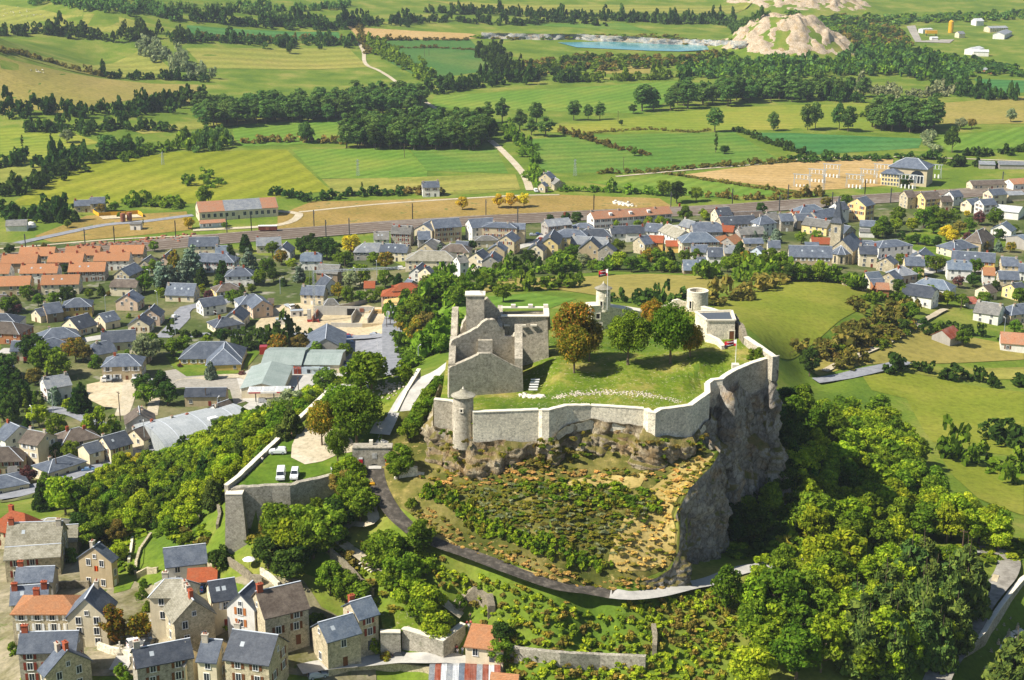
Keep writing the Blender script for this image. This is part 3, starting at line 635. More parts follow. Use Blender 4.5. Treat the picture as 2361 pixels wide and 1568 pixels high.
def scatter(name,xy,hs,ws,mat,n=70,size=1.3,parent=None,seed=0,kind='bush',zoff=0.0,hf=None,mats=None,mi=None,droplet=None):
 """ONE mesh: a leafy clump grown at every place"""
 rng=np.random.default_rng(seed+17);out=[];mis=[]
 z=(hf or H)(xy[:,0],xy[:,1])
 for i in range(len(xy)):
 # leaf size stays in metres: scale of the prototype leaf is divided by height class
  q=clump(n,size,int(rng.integers(0,4)),kind);a=rng.random()*6.28;c,s=math.cos(a),math.sin(a)
  p=q.copy();x=p[:,0]*c-p[:,1]*s;y=p[:,0]*s+p[:,1]*c
  out.append(np.column_stack([x*ws[i]*1.25+xy[i,0],y*ws[i]*1.25+xy[i,1],p[:,2]*hs[i]*1.15+z[i]+zoff-.06*hs[i]]))
  if mats:mis.append(np.full(len(q)//4,mi[i]))
 v=np.concatenate(out);f=np.arange(len(v)).reshape(-1,4)
 me=mesh_np(name,v,f,mats or[LEAF[mat]],np.concatenate(mis)if mats else None,uv=False)
 return link(name,me,parent)
def hedge(line,h,w,mat,label,space=.62,var=.5,n=98,big=.15,name='hedge',cat='hedge',world_line=None,group=None):
 W=[G(u,v)for u,v in line]if world_line is None else world_line
 c=catmull(W,max(1.0,w*space));rng=np.random.default_rng(int(abs(c[0,0])*10)%9999)
 rows=max(1,int(round(w/4.5)));c=np.concatenate([c]*rows);xy=c[:,:2]+rng.normal(size=(len(c),2))*w*(.16+.16*rows)
 w=w/rows**.5
 hs=h*(1+var*rng.uniform(-.6,.8,len(c)));k=rng.random(len(c))<big;hs[k]*=rng.uniform(1.3,2.0,k.sum())
 ws=w*rng.uniform(.8,1.3,len(c));ws[k]*=1.3
 o=scatter(name,xy,hs,ws,mat,n,1.8,seed=len(c));tag(o,label,cat,group);return o
HT='''
0,84 60,78 130,76|8|11|dark|dense dark hedge at the far left edge under the sheep pasture
100,78 200,84 300,88 420,92|9|11|dark|dense double hedge with tall dark trees under the high pasture
420,92 520,98 650,104 800,104|7|9|dark|dark hedge running right below the emerald strip
110,5 220,20 330,30 420,45|8|10|poplar|topmost diagonal belt of trees in the upper left
420,45 520,55 640,60 760,66|9|11|dark|thick tree belt above the emerald strip
215,5 330,2|7|8|dark|far hedge at the very top left
330,20 420,28 440,25 560,30 660,50|7|8|poplar|hedge with single round trees between the top pastures
560,22 690,25 760,20 800,12|6|7|poplar|distant hedge at the top left of the centre
640,62 700,60 780,62 860,58 960,56|8|9|dark|tall dark belt of trees left of the stubble strip
960,50 1080,52 1180,58 1290,52 1380,60|6|8|dark|hedge with big trees above the stubble strip
1000,30 1100,32 1220,38 1330,42 1440,48 1560,50 1680,48|8|9|dark|long dark belt of trees across the top centre
1440,48 1560,55 1680,60 1740,50|7|8|poplar|belt of trees left of the quarry mound
0,122 60,130 150,155 250,180|3.5|5|brownish|thin broken hedge on the diagonal bank left
250,180 330,182 420,185 465,188|5|6|dark|dark hedge along the top of the cattle pasture
340,105 360,125 400,150 440,165 465,178|8|9|grey|grey green willow belt between two left pastures
430,96 560,92 700,92 830,98|3.5|5|brownish|low brownish hedge over the pasture with the brown patch
840,98 870,112 900,135 960,165 980,185|6|8|green|hedge with tall trees along the upper farm track
828,60 835,90 850,125|3|4|brownish|thin hedge beside the top of the farm track
845,92 960,93 1080,93|2.5|4|brownish|low hedge under the stubble strip
860,112 1000,112 1100,116|1.5|3|brownish|low field boundary across the dark green field
1140,120 1150,150 1180,175 1260,180|7|9|dark|hedge curving round the dark green field
0,265 80,265 150,262 260,265 350,258|8|10|dark|long dark hedge below the cattle pasture
350,255 420,240 455,236|9|11|dark|tall round trees where the left hedge meets the plantation
60,300 150,305 230,300 330,300 400,302|7|9|dark|dark hedge behind the pasture strip on the left
0,385 60,378 130,385 200,372|9|11|dark|bushy belt of trees at the left edge
0,450 50,440 100,420 150,395|7|9|dark|diagonal hedge climbing the left meadow edge
200,365 260,370 330,355 400,345 470,338|6|8|green|hedge at the foot of the big round trees left
560,332 620,328 700,328 780,332|5|6|brownish|brownish hedge left of the lower poplar plantation
460,420 470,430|6|12|green|round bush group beside the goods shed
240,478 300,474 340,476 420,470|4|6|green|clipped bushes behind the yellow fence
640,452 700,462 800,455 920,448|5|6|dark|dark hedge along the goods yard
920,445 990,452 1020,450|3.5|5|brownish|low shrubs in front of the lone farmhouse
1015,210 1120,195 1230,185 1330,188|8|10|dark|dark belt of trees above the bright central field
1330,188 1440,186 1500,184 1560,180|6|8|green|hedge at the upper right of the bright central field
1290,300 1330,315 1430,345 1490,358|3|4|brownish|young hedge running down the green field
1240,378 1210,345 1180,320 1160,298|5|6|green|bushes along the bend of the farm track
1235,398 1228,420 1250,436|5|6|green|bushes by the lower end of the farm track
1360,308 1480,300 1600,305 1640,300|1.5|3|brownish|low scrub line under the striped hay field
1700,304 1760,325 1830,350 1870,362|3|4|dark|young hedge between the two right hand fields
1830,372 1960,370 2060,368 2150,366|4|6|dark|dark hedge behind the stubble field
1390,400 1480,398 1580,390 1700,382 1830,372|2.5|4|brownish|low hedge along the pale lane
1300,440 1380,442 1450,446 1530,450|4|5|green|scattered shrubs behind the dry goods yard
1540,402 1640,418 1760,436 1850,450|1.8|3|brownish|low hedge between green field and stubble field
1640,455 1740,460 1840,455 1900,450|3|4|brownish|scrub along the field side of the railway
2160,350 2140,330 2145,310|4|5|grey|grey green hedge below the tall poplar clump
2240,360 2361,352|5|7|dark|dark hedge at the right edge above the railway
2190,380 2280,385|6|8|dark|dense trees behind the power station
1590,215 1680,222 1800,226 1950,232|9|11|dark|dark understorey beneath the long row of poplars
1960,200 2060,225 2160,222 2230,210|6|8|grey|grey willows along the brook on the right
2060,165 2150,185 2250,225 2330,230|8|9|dark|row of trees behind the brook on the right
1980,270 2060,275|4|5|green|shrubs at the right hand clump
1110,655 1180,640 1260,628 1360,622 1450,622 1540,625 1640,628|5|6|green|long hedge between the town and the hill pasture
960,700 1000,690 1060,680 1130,672 1230,668 1330,662|5|6|green|bushy hedge between the two pastures behind the keep
940,730 970,710 1010,700 1040,672|8|9|green|tall bushy belt left of the hill pasture
945,800 960,770 985,745|7|8|green|tall bushes right of the grey lane
1420,700 1500,705 1560,712 1620,712|5|7|dark|dark bushes behind the rear wall of the castle
1640,705 1700,690 1770,665 1820,650|5|6|brownish|hedge running from the open tower to the town
1640,640 1720,645 1800,650 1900,645 1980,668|6|7|green|trees between church and big hill field
2000,695 2080,690 2180,690|3|4|green|garden hedge below the white farmhouse
1890,830 1960,790 2020,745 2090,715|5|8|brownish|thorny scrub on the hollow right of the hill field
2050,860 2140,862 2250,880 2361,895|4.5|5|dark|dark hedge along the right pasture
2160,1040 2210,1062 2280,1080 2361,1100|6|7|green|hedge with tall trees above the bright sloping field
2300,1020 2361,1030|7|9|dark|dark clump of trees at the right edge
2140,770 2200,765 2361,790|3.5|4|dark|trimmed hedge around the right farm garden
150,505 110,500 60,505 10,500|8|9|dark|dense dark conifer belt at the left edge
300,470 420,480|5|6|green|shrubs between the farmhouse and the goods shed
380,770 480,775 560,770 640,772|2|2.5|dark|clipped dark hedge around the estate street corner
560,800 640,780 700,790|6|7|dark|dark trees behind the supermarket
0,1108 60,1095 140,1088|2|2|dark|clipped hedge beside the main road
600,1030 640,1012|1.6|2|dark|short garden hedge by the blue car
1000,820 1035,770|6|6|green|bushes on the bank beside the keep
900,785 935,820 950,850|2|3|green|weeds along the edge of the grey lane
'''
for ln in HT.strip().splitlines():
 pts,h,w,m_,lab=ln.split('|');uv_=D(pts);fr=1.35 if uv_[0][1]<130 else 1.1;hedge(uv_,float(h)*fr,float(w)*fr,m_,lab)
 # ---- poplar plantations and single trees of the plain
def wood(uv,spacing,h,kinds,name,label,group,cat='tree',joined=True,hv=.18,fine=False,maxn=400,wide=1.0,rng=RNG):
 xy=sample_poly(uv,spacing,.35,rng);z=H(xy[:,0],xy[:,1]);n=0
 for(x,y),zz in zip(xy,z):
  k=kinds[int(rng.integers(0,len(kinds)))]
  tree(name,(x,y,zz-.3),h*k[2]*rng.uniform(1-hv,1+hv),k[0],k[1],wide*rng.uniform(.85,1.15),joined,label,cat,group,fine=fine);n+=1
 return n
NT={}
NT['a']=wood(D('458,262 700,258 940,232 975,250 960,262 755,282 600,290 460,298'),11,20,[('poplar','poplar',1),('poplar','poplar',.9),('tall','poplar',.85)],'poplar','poplar in the large dark plantation left of the centre of the plain','poplars of the large plantation',wide=1.5)
NT['b']=wood(D('780,345 930,348 1090,348 1135,330 1120,300 900,300 800,310'),8.5,18,[('poplar','poplar',1),('poplar','dark',.92)],'poplar','poplar in the dense rectangular plantation above the farm track','poplars of the lower plantation',wide=1.4)
NT['c']=wood(D('1460,262 1560,258 1700,245 1900,232 2010,228 1990,215 1800,215 1600,230 1460,245'),15,21,[('poplar','poplar',1),('poplar','poplar',.85)],'poplar','poplar in the long row on the right of the plain','poplars of the long right hand row',wide=1.5)
NT['d']=wood(D('2000,300 2160,312 2155,290 2020,282'),9,22,[('poplar','poplar',1)],'poplar','poplar in the tall clump beside the rich green field','poplars of the tall clump',wide=1.4)
FARW=[('round','dark',1),('tall','poplar',1.1),('round','green',.9),('round','grey',.7)]
def woodland(uv,spacing,h,label,mats=('dark','poplar','green'),w=1.0,n=60,seed=3,size=2.2,name='woodland',jit=.5):
 xy=sample_poly(uv,spacing,jit);rng=np.random.default_rng(seed);k=len(xy)
 hs=h*rng.uniform(.55,1.25,k);ws=spacing*1.05*w*rng.uniform(.7,1.25,k)
 o=scatter(name,xy,hs,ws,None,n,size,seed=seed,mats=[LEAF[m]for m in mats],mi=rng.integers(0,len(mats),k));tag(o,label,name.replace('_',' '),None,'stuff');return o
woodland(D('1560,160 1700,150 1780,140 1930,150 2010,110 2150,130 2240,175 2230,195 2050,175 1900,180 1700,185 1580,182'),9,12,'dense dark wood below the pale quarry mound')
woodland(D('1930,40 2060,60 2100,110 2010,120 1960,100 1920,60'),10,9,'dark scrubby wood right of the quarry mound',('dark','brownish','green'))
woodland(D('1140,160 1300,135 1400,130 1560,140 1640,120 1700,125 1640,150 1500,160 1390,165 1250,175'),9,8,'bushy wood in front of the quarry lake',('dark','brownish','green'))
woodland(D('1080,85 1130,84 1260,84 1420,82 1560,85 1690,92 1680,97 1500,93 1300,92 1150,93'),9,4,'scrub on top of the quarry wall',('brownish','green'))
woodland(D('1800,60 1900,45 2361,30 2361,45 2100,55 1990,75'),12,9,'belt of dark trees across the top right')
woodland(D('2060,130 2250,140 2361,165 2361,178 2250,172 2100,160'),10,8,'trees around the far depot at the right')
woodland(D('240,345 330,345 320,362 250,368'),6,12,'clump of broad trees left of the meadow',('poplar','green'))
woodland(D('400,330 500,322 535,335 520,350 420,352'),6,13,'clump of tall round trees on the meadow edge',('poplar','green'))
woodland(D('960,300 1040,290 1130,300 1140,320 1090,330'),7,10,'grey green willows behind the plantation',('grey','poplar'))
# single trees: D-scale base point, height, kind, leaf, label
ST='''
1648,305|20|poplar|poplar|tall lone poplar with bare trunk standing in the hay field|1.3
1783,302|14|tall|poplar|rounded lone tree left of the pair of trees in the hay field|1.1
1862,300|19|tall|poplar|left tree of the broad pair in the hay field|1.0
1880,298|20|tall|poplar|right tree of the broad pair in the hay field|1.0
1935,300|20|tall|poplar|left tree of the trio in the hay field|.9
1955,304|20|tall|poplar|right tree of the trio in the hay field|1.0
1650,352|15|column|dark|slim ivy covered column below the lone poplar|.8
1670,355|6|round|dark|bushy tree beside the ivy covered column|1.5
2330,282|11|round|grey|grey leafless looking bush tree near the right edge|1.0
2215,298|9|round|grey|grey round tree leaning over the hedge on the right|1.3
2240,296|8|round|brownish|dark small tree next to the grey round tree|1.2
2195,352|18|tall|dark|tall dark tree right of the tall poplar clump|1.0
1158,282|19|poplar|poplar|left poplar of the loose group beside the plantation|1.3
1198,300|16|poplar|poplar|second poplar of the loose group beside the plantation|1.5
1237,286|18|poplar|poplar|third poplar of the loose group, on bright grass|1.4
1225,312|13|poplar|poplar|short poplar with visible trunk in the loose group|1.5
1258,315|15|poplar|poplar|broad poplar pair with forked trunks at the end of the group|1.9
1125,285|17|poplar|poplar|poplar rising just right of the plantation edge|1.5
1323,278|17|poplar|poplar|left poplar of three standing alone|1.4
1356,278|14|poplar|poplar|middle poplar of three standing alone|1.2
1383,276|15|poplar|poplar|right poplar of three standing alone|1.3
1460,262|8|round|dark|dark bush tree at the left end of the long row|1.2
1432,290|5|round|dark|tiny tree under the power pole in the field|1.0
1300,312|6|column|dark|pair of small dark cypresses at the head of the young hedge|2.4
1350,322|5|round|dark|small dark tree lower along the young hedge|1.2
1463,360|6|round|green|small round tree at the foot of the young hedge|1.2
705,330|15|round|poplar|big rounded tree with grey foot left of the lower plantation|1.1
668,125|11|tall|dark|solitary dark tree on the brown patched pasture|1.1
232,175|7|tall|dark|small dark tree on the diagonal bank|1.0
250,365|17|round|poplar|tall pale green tree with a white trunk left|1.1
290,362|13|round|dark|dark spreading tree beside the pale green one|1.2
52,340|9|column|dark|thin columnar poplar at the left edge|1.0
118,330|8|column|dark|second thin columnar poplar near the left edge|1.0
155,330|10|round|grey|grey round tree behind the thin poplars|1.2
415,150|12|round|grey|pale grey willow between two left pastures|1.0
835,440|6|column|dark|slender dark cypress at the edge of the goods yard|1.1
1066,485|8|round|yellow|round yellowish tree alone on the dry goods yard|1.1
1150,480|8.5|round|yellow|left tree of the group of lime trees on the goods yard|1.1
1178,480|9|round|yellow|middle tree of the group of lime trees on the goods yard|1.1
1208,478|8.5|round|yellow|right tree of the group of lime trees on the goods yard|1.1
1560,468|13|round|dark|big dark tree behind the station|1.1
1530,452|10|round|green|broad green tree left of the big dark tree|1.2
1605,465|9|round|green|green tree right of the big dark tree behind the station|1.2
1580,515|10|round|green|big round tree at the right end of the station|1.1
1620,505|6|round|green|smaller round tree right of the station|1.1
470,475|12|round|green|big tree behind the left end of the goods shed|1.2
435,528|7|round|yellow|yellowish tree in front of the goods shed gable|1.2
520,528|4|round|green|bush in front of the goods shed annex|1.2
1866,868|11|tall|dark|tall dark tree standing alone right of the rock|1.1
2095,740|8|round|green|round tree in the hollow right of the hill field|1.2
2080,762|5|round|dark|dark bush below the round tree of the hollow|1.3
1905,480|7|round|brownish|brownish tree in front of the substation|1.3
1950,482|9|round|green|feathery green tree left of the power station|1.2
'''
for ln in ST.strip().splitlines():
 p,h,k,m_,lab,wd=ln.split('|');u,v=D(p)[0];g=G(u,v)
 tree({'poplar':'poplar','column':'columnar_tree'}.get(k,'field_tree'),(g[0],g[1],g[2]-.2),float(h),k,m_,float(wd),True,lab)
def rockface(name,path,zt,zb,mat,seed=0,amp=1.6,lean=2.5,stepm=.6,label=None,cat='cliff',closed=False,rows=34,smooth=False,topn=.8,parent=None,big=.06,kind=None):
 """weathered cliff: a fine strip along a plan line, pushed in and out by layered noise"""
 pts=np.column_stack([np.array([p[:2]for p in path]),zt,zb]);out=[]
 for i in range(len(pts)-1):
  n=max(1,int(np.linalg.norm(pts[i+1,:2]-pts[i,:2])/stepm))
  for k in range(n):out.append(pts[i]+(pts[i+1]-pts[i])*k/n)
 out.append(pts[-1]);A=np.array(out)
 ker=np.ones(5)/5
 t=np.gradient(A[:,:2],axis=0);t=np.stack([np.convolve(np.pad(t[:,i],2,mode='edge'),ker,'valid')for i in(0,1)],1);t/=np.linalg.norm(t,axis=1)[:,None]+1e-9
 n_=np.stack([t[:,1],-t[:,0]],1);V=[]
 for i,(x,y,a,b)in enumerate(A):
  top=a+topn*(mnoise.noise((x*.35,y*.35,seed)))
  for j in range(rows+1):
   s=j/rows;z=top+(b-top)*s;q=Vector((x*.16,y*.16,z*.11+seed))
   d=mnoise.fractal(q,.9,2.1,5)*amp*1.5+abs(mnoise.noise((x*.45+seed,y*.45,z*.12)))*-amp*1.7+mnoise.noise((x*big,y*big,z*.05+seed*3))*amp*1.6+mnoise.noise((x*1.0,y*1.0,z*1.2+seed))*.7+mnoise.noise((x*2.3,y*2.3,z*2.1+seed))*.35
   ledge=math.floor(z*.42+mnoise.noise((x*.1,y*.1,seed))*1.4)*.28*(-1)**int(math.floor(z*.42))%.5
   e=(1-math.exp(-s*9));o=.15+lean*s**1.15+(d+ledge+amp*.35)*e
   V.append((x+n_[i,0]*o,y+n_[i,1]*o,z+.25*mnoise.noise((x*.8,y*.8,z*.8))*e))
 R=rows+1;N=len(A);F=[(i*R+j,i*R+j+1,(i+1)*R+j+1,(i+1)*R+j)for i in range(N-1)for j in range(rows)]
 o=link(name,mesh_np(name,V,np.array(F),[mat],uv=False,smooth=smooth),parent)
 if parent is None:tag(o,label,cat,None,kind)
 return o
WP=[np.array(p)for p in WALLP]
# bastion bulge on the front wall
for i,o_ in((5,.9),(6,1.5),(7,1.3),(8,.5)):WP[i][1]-=o_
for i,o_ in((11,.8),(12,1.3),(13,.7)):WP[i][1]-=o_
WBASE=[66.5,65.8,65.6,66.2,65.0,65.6,66.2,67.4,68.6,69.2,68.4,67.2,66.6,66.4,65.0,67.0,67.2,66,68.0,69.0,70.0,67.4,68,72.8,73,73.6]
ROCKBOT=[]
for p in WP:
 ROCKBOT.append(p)
nrm=[]
for i in range(len(WP)):
 a=WP[max(i-1,0)][:2];b=WP[min(i+1,len(WP)-1)][:2];t=(b-a)/np.linalg.norm(b-a);nrm.append(np.array([t[1],-t[0]]))
zb=[H(*(p[:2]+n*5))-2.5 for p,n in zip(WP,nrm)]
path=[(-16.8,334)]+[(-17.6,320)]+[p+np.r_[n*.35,0]for p,n in zip(WP,nrm)]
zt=[68.5,68.5]+[w+.8 for w in WBASE];zbb=[58,58]+zb
rockface('castle_cliff',path[:17],zt[:17],zbb[:17],ROCK,3,1.5,2.6,.55,'sunlit limestone outcrop with brown ledges under the front castle wall',rows=30)
zbb2=[min(z,42)if i>1 else z for i,z in enumerate(zbb[16:])]
rockface('castle_cliff',path[16:],zt[16:],zbb2,ROCKG,8,2.2,5.0,.6,'tall shaded cliff under the right hand castle wall',rows=60,big=.045)
# the lower spur cliff
SE=[P(618,588,45.4),P(640,583,45.6),P(656,578,46),P(670,569,47.2),P(678,551,50),P(680,532,53),P(676,513,56),P(690,487,59.6),P(710,468,61.6),P(720,451,63.2),P(709,440,65)]
SB=[43,42.6,41.5,41,40.5,40.5,40,39,38.5,38,38]
rockface('spur_cliff',SE,[p[2]+.1 for p in SE],SB,ROCKG,21,1.1,2.4,.5,'shaded grey cliff on the right flank of the grassy spur',rows=44,topn=.2)
rockface('gully_rock',[P(668,430,66),P(676,436,64.5),P(683,440,64),P(690,436,65),P(696,428,66.5)],[66.5,66,66,66.4,67],[61,60,59.5,60,60.5],ROCK,31,1.4,3.2,.5,'brown rock buttress bulging under the corner of the front wall','rock',rows=20)
rockface('rock_pillar',[P(722,384,73),P(727,392,72),P(733,393,72),P(738,386,72.5),P(740,378,73)],[72.6,72.4,72.2,72,72.4],[40]*5,ROCKG,41,1.2,3.6,.5,'tall rock pillar with dry grass on its head beside the wall corner','rock',rows=50)
# the pale quarry mounds far right
for(mx,my,r1,r2,mh),mat,lab in((QUARRY[0],SAND,'pale sandy quarry mound with a bare eroded face'),(QUARRY[1],SAND,'second pale quarry face at the top edge')):
 th=np.linspace(-.1,math.pi+.1,70);V=[];rr=40
 for i,a in enumerate(th):
  for j in range(rr+1):
   s=j/rr;x0=mx-math.cos(a)*r1*(.02+1.35*s);y0=my-math.sin(a)*r2*(.02+1.35*s)
   e=min(1,(1-s)*5)
   V.append((x0+6*mnoise.noise((x0*.04,y0*.04,1))*e,y0,H(x0,y0)+1.2*e-.8+(mnoise.fractal((x0*.05,y0*.05,3),.8,2,5)*7+abs(mnoise.noise((x0*.12,y0*.05,7)))*4)*e*min(1,s*4+.2)))
 R=rr+1;F=[(i*R+j,(i+1)*R+j,(i+1)*R+j+1,i*R+j+1)for i in range(len(th)-1)for j in range(rr)]
 tag(link('quarry_mound',mesh_np('quarry_mound',V,np.array(F)[:,::-1].copy(),[mat],uv=False)),lab,'quarry mound')
LK=[G(*p)for p in D('1110,88 1150,90 1190,91 1260,92 1330,92 1400,96 1460,98 1520,102 1580,104 1640,106 1700,108 1722,110')]
rockface('quarry_wall',LK[::1],[p[2]+6.5 for p in LK],[p[2]-1 for p in LK],CLIFFG,5,2.4,3,3,'grey blocky quarry wall behind the turquoise lake','quarry wall',rows=10)
V=[];
def wallstrip(name,pts,thick,mat,parent,inner=-1,cop=None,coph=.18,copw=.25):
 """pts: (x,y,ztop,zbottom); a thick wall along the line"""
 A=np.array(pts,float);n=len(A);nr=[]
 for i in range(n):
  a=A[max(i-1,0),:2];b=A[min(i+1,n-1),:2];t=(b-a)/np.linalg.norm(b-a);nr.append((t[1],-t[0]))
 nr=np.array(nr);o=A[:,:2];q=A[:,:2]-nr*thick
 V=[(o[i,0],o[i,1],A[i,3])for i in range(n)]+[(o[i,0],o[i,1],A[i,2])for i in range(n)]+[(q[i,0],q[i,1],A[i,2])for i in range(n)]+[(q[i,0],q[i,1],A[i,3])for i in range(n)]
 F=[]
 for i in range(n-1):
  for k in range(3):F.append((k*n+i,k*n+i+1,(k+1)*n+i+1,(k+1)*n+i))
  F.append((3*n+i,3*n+i+1,i+1,i))
 F+=[(0,n,2*n,3*n),(n-1,4*n-1,3*n-1,2*n-1)]
 w=link(name,mesh_np(name,V,F,[mat]),parent)
 if cop is not None:
  oo=o+nr*copw*.4;qq=q-nr*copw*.4;zt_=A[:,2]+.02
  V=[(oo[i,0],oo[i,1],zt_[i])for i in range(n)]+[(oo[i,0],oo[i,1],zt_[i]+coph)for i in range(n)]+[(qq[i,0],qq[i,1],zt_[i]+coph)for i in range(n)]+[(qq[i,0],qq[i,1],zt_[i])for i in range(n)]
  link('coping',mesh_np('coping',V,F,[cop]),w)
 return w
def densify(pts,step=.8,jag=0.0,seed=0):
 out=[]
 for i in range(len(pts)-1):
  a,b=np.array(pts[i],float),np.array(pts[i+1],float);n=max(1,int(np.linalg.norm(b[:2]-a[:2])/step))
  for k in range(n):
   p=a+(b-a)*k/n;p[2]+=jag*mnoise.noise((p[0]*.9+seed,p[1]*.9,2.2));out.append(p)
 out.append(np.array(pts[-1],float));return out
cw=empty('curtain_wall',tuple(WP[9][:2])+(66,));tag(cw,'pale restored curtain wall running round the front edge of the castle rock','castle wall')
off=np.array([cw.location.x,cw.location.y,cw.location.z,cw.location.z])
def seg(i0,i1,name,mat,cop=STONE['coping'],jag=.08,thick=1.1):
 pts=[(WP[i][0],WP[i][1],WP[i][2],WBASE[i]-1.5)for i in range(i0,i1+1)]
 pts=[tuple(np.array(p)-off)for p in densify(pts,.9,jag,i0)]
 return wallstrip(name,pts,thick,mat,cw,cop=cop)
for(a,b,nm,mt,lb)in((0,2,'wall_section','castle','weathered wall section left of the round corner tower'),(3,4,'wall_section','clean',None),(4,9,'bastion','clean','rounded bastion in the middle of the wall'),(9,10,'wall_section','clean',None),(10,14,'bastion','clean','round turret bastion right of the middle'),(14,16,'wall_section','clean',None),(16,18,'wall_section','clean','small curved wall section at the corner'),(18,21,'wall_section','castle',None),(21,23,'wall_section','castle','wall section at the far right corner'),(23,25,'wall_section','castle',None)):
 o=seg(a,b,nm,STONE[mt]);
 if lb:o['label']=lb
p25,a1_,a2_=WP[25],P(736,315,80.3),P(704,308,79)
bw=empty('rear_wall',tuple(p25[:2])+(74,));tag(bw,'stepped ruined wall climbing to the high rear corner of the castle','castle wall');off=np.array([p25[0],p25[1],74,74])
rp=[(p25[0],p25[1],78,73),(p25[0]-.2,p25[1]+2,78.8,73),(p25[0]-.5,p25[1]+4,79.6,74),(a1_[0]+.4,a1_[1]-4,79.9,74),(a1_[0]+.2,a1_[1]-2,80.1,74),(a1_[0],a1_[1],80.3,74)]
wallstrip('wall_section',[tuple(np.array(p)-off)for p in densify(rp,.5,.9,3)],1.2,STONE['ruin'],bw)
wallstrip('wall_section',[tuple(np.array(p)-off)for p in densify([(a1_[0],a1_[1],80.3,74),((a1_[0]+a2_[0])/2,(a1_[1]+a2_[1])/2,79.8,74),(a2_[0],a2_[1],79.4,74)],.8,.1,4)],1.0,STONE['clean'],bw,cop=STONE['coping'])
wallstrip('wall_section',[tuple(np.array(p)-off)for p in densify([(43.5,377,77.5,71),(36,375,74.8,70),(26,372,75.2,70)],.8,.3,5)],1.0,STONE['castle'],bw)
def opening(c,w,h,parent,nrm_=(0,-1),arch=False,mat=None,depth=.12,name='window'):
 """dark recess: a thin box a few centimetres proud of the wall, with a stone frame"""
 a=math.atan2(nrm_[1],nrm_[0])+math.pi/2;b=MB()
 b.box((0,0,0),(w,depth,h),0)
 if arch:b.lathe([(w/2,-depth/2)],3)
 f=MB();f.box((-w/2-.12,0,-.05),(.2,depth+.08,h+.1));f.box((w/2+.12,0,-.05),(.2,depth+.08,h+.1));f.box((0,0,h),(w+.5,depth+.1,.22));f.box((0,0,-.2),(w+.5,depth+.14,.18))
 o=b.build(name,[mat or DARKW],parent,c,a);f.build('frame',[STONE['coping']],o);return o
 # round towers
def round_tower(name,cx,cy,R,z0,z1,mat,label,roof=None,hollow=False,wins=()):
 t=empty(name,(cx,cy,z0));tag(t,label,'tower');hh=z1-z0;b=MB()
 if hollow:b.lathe([(R*1.02,0),(R,hh*.5),(R,hh),(R-.6,hh),(R-.6,hh-3.2),(.05,hh-3.2)],40,cap=False)
 else:b.lathe([(R*1.12,0),(R*1.03,hh*.4),(R,hh)],40)
 b.build('wall',[mat],t)
 if hollow:MB().lathe([(R+.06,hh+.02),(R+.06,hh+.2),(R-.66,hh+.2),(R-.66,hh+.02)],40,cap=False).build('coping',[STONE['coping']],t)
 if roof:
  rf=MB().lathe([(R+.45,hh-.15),(R+.5,hh),(R*.55,hh+roof*.45),(R*.15,hh+roof*.93),(.05,hh+roof)],28).build('roof',[ROOF['lauze']],t)
  MB().lathe([(.25,hh+roof-.1),(.12,hh+roof+.25),(.02,hh+roof+.5)],8).build('finial',[STONE['coping']],rf)
 for ang,z,w,h in wins:
  nx,ny=math.cos(ang),math.sin(ang);opening((nx*(R+.03),ny*(R+.03),z),w,h,t,(nx,ny),depth=.3)
 return t
fc=P(463.2,398,75.6);round_tower('corner_tower',fc[0],303.2,2.15,64.5,76.2,STONE['castle'],'round corner tower with a conical stone roof at the front left of the wall',roof=1.5,wins=[(-math.pi/2-.15,8.6,.4,.6)])
tx=(603.2-512)/FPX*(369*.957+102*.289);round_tower('stair_tower',tx,369.2,1.8,76.5,82.4,STONE['clean'],'slim round tower with a low conical roof beside the tall flagpole',roof=1.3,wins=[(-math.pi/2-.28,1.2,.55,1.6),(-math.pi/2+.5,4.2,.5,.7)])
round_tower('open_tower',47.9,374,2.75,73,80.3,STONE['clean'],'open topped round tower at the rear right of the castle',hollow=True,wins=[(-math.pi/2-.75,3.2,.6,1.9)])
def wallpoly(name,img,p0,p1,thick,mat,parent=None,jag=0.0,zmin=None,cop=None,seed=1,loc=None):
 """wall whose ragged outline lies on the upright plane p0-p1 and has real thickness behind it"""
 pts=[PV(u,v,p0,p1)for u,v in img]
 if zmin is not None:pts=[np.array([p[0],p[1],max(p[2],zmin)])for p in pts]
 t=np.array(p1[:2],float)-np.array(p0[:2],float);t/=np.linalg.norm(t);n=np.array([t[1],-t[0],0]);
 out=[]
 for i in range(len(pts)):
  a,b=pts[i],pts[(i+1)%len(pts)];k=max(1,int(np.linalg.norm(b-a)/.55))if jag and min(a[2],b[2])>min(q[2]for q in pts)+1.5 else 1
  for j in range(k):
   p=a+(b-a)*j/k
   if jag and j:p=p+np.array([t[0],t[1],0])*jag*mnoise.noise((p[0]*2,p[2]*2,seed))+np.array([0,0,1])*jag*mnoise.noise((p[0]*1.7,p[2]*1.7,seed+5))
   out.append(p)
 V=[tuple(p)for p in out]+[tuple(p-n*thick)for p in out];m=len(out)
 if loc is not None:V=[(x-loc[0],y-loc[1],z-loc[2])for x,y,z in V]
 F=[tuple(range(m)),tuple(range(2*m-1,m-1,-1))]+[(i,(i+m),(i+1)%m+m,(i+1)%m)for i in range(m)]
 me=mesh_np(name,V,F,[mat])
 nn=me.polygons[0].normal
 if nn.x*n[0]+nn.y*n[1]<0:me.flip_normals()
 return link(name,me,parent)
KA,KB=P(449,398.5,70),P(523,392,70)
L0=(KA[0]+8,KA[1],69.0)
kp=empty('keep_ruin',L0);tag(kp,'large roofless ruined keep of grey stone with a gabled front wall','castle ruin')
def sh(p,dy,dx=0):return np.array([p[0]+dx,p[1]+dy,p[2]])
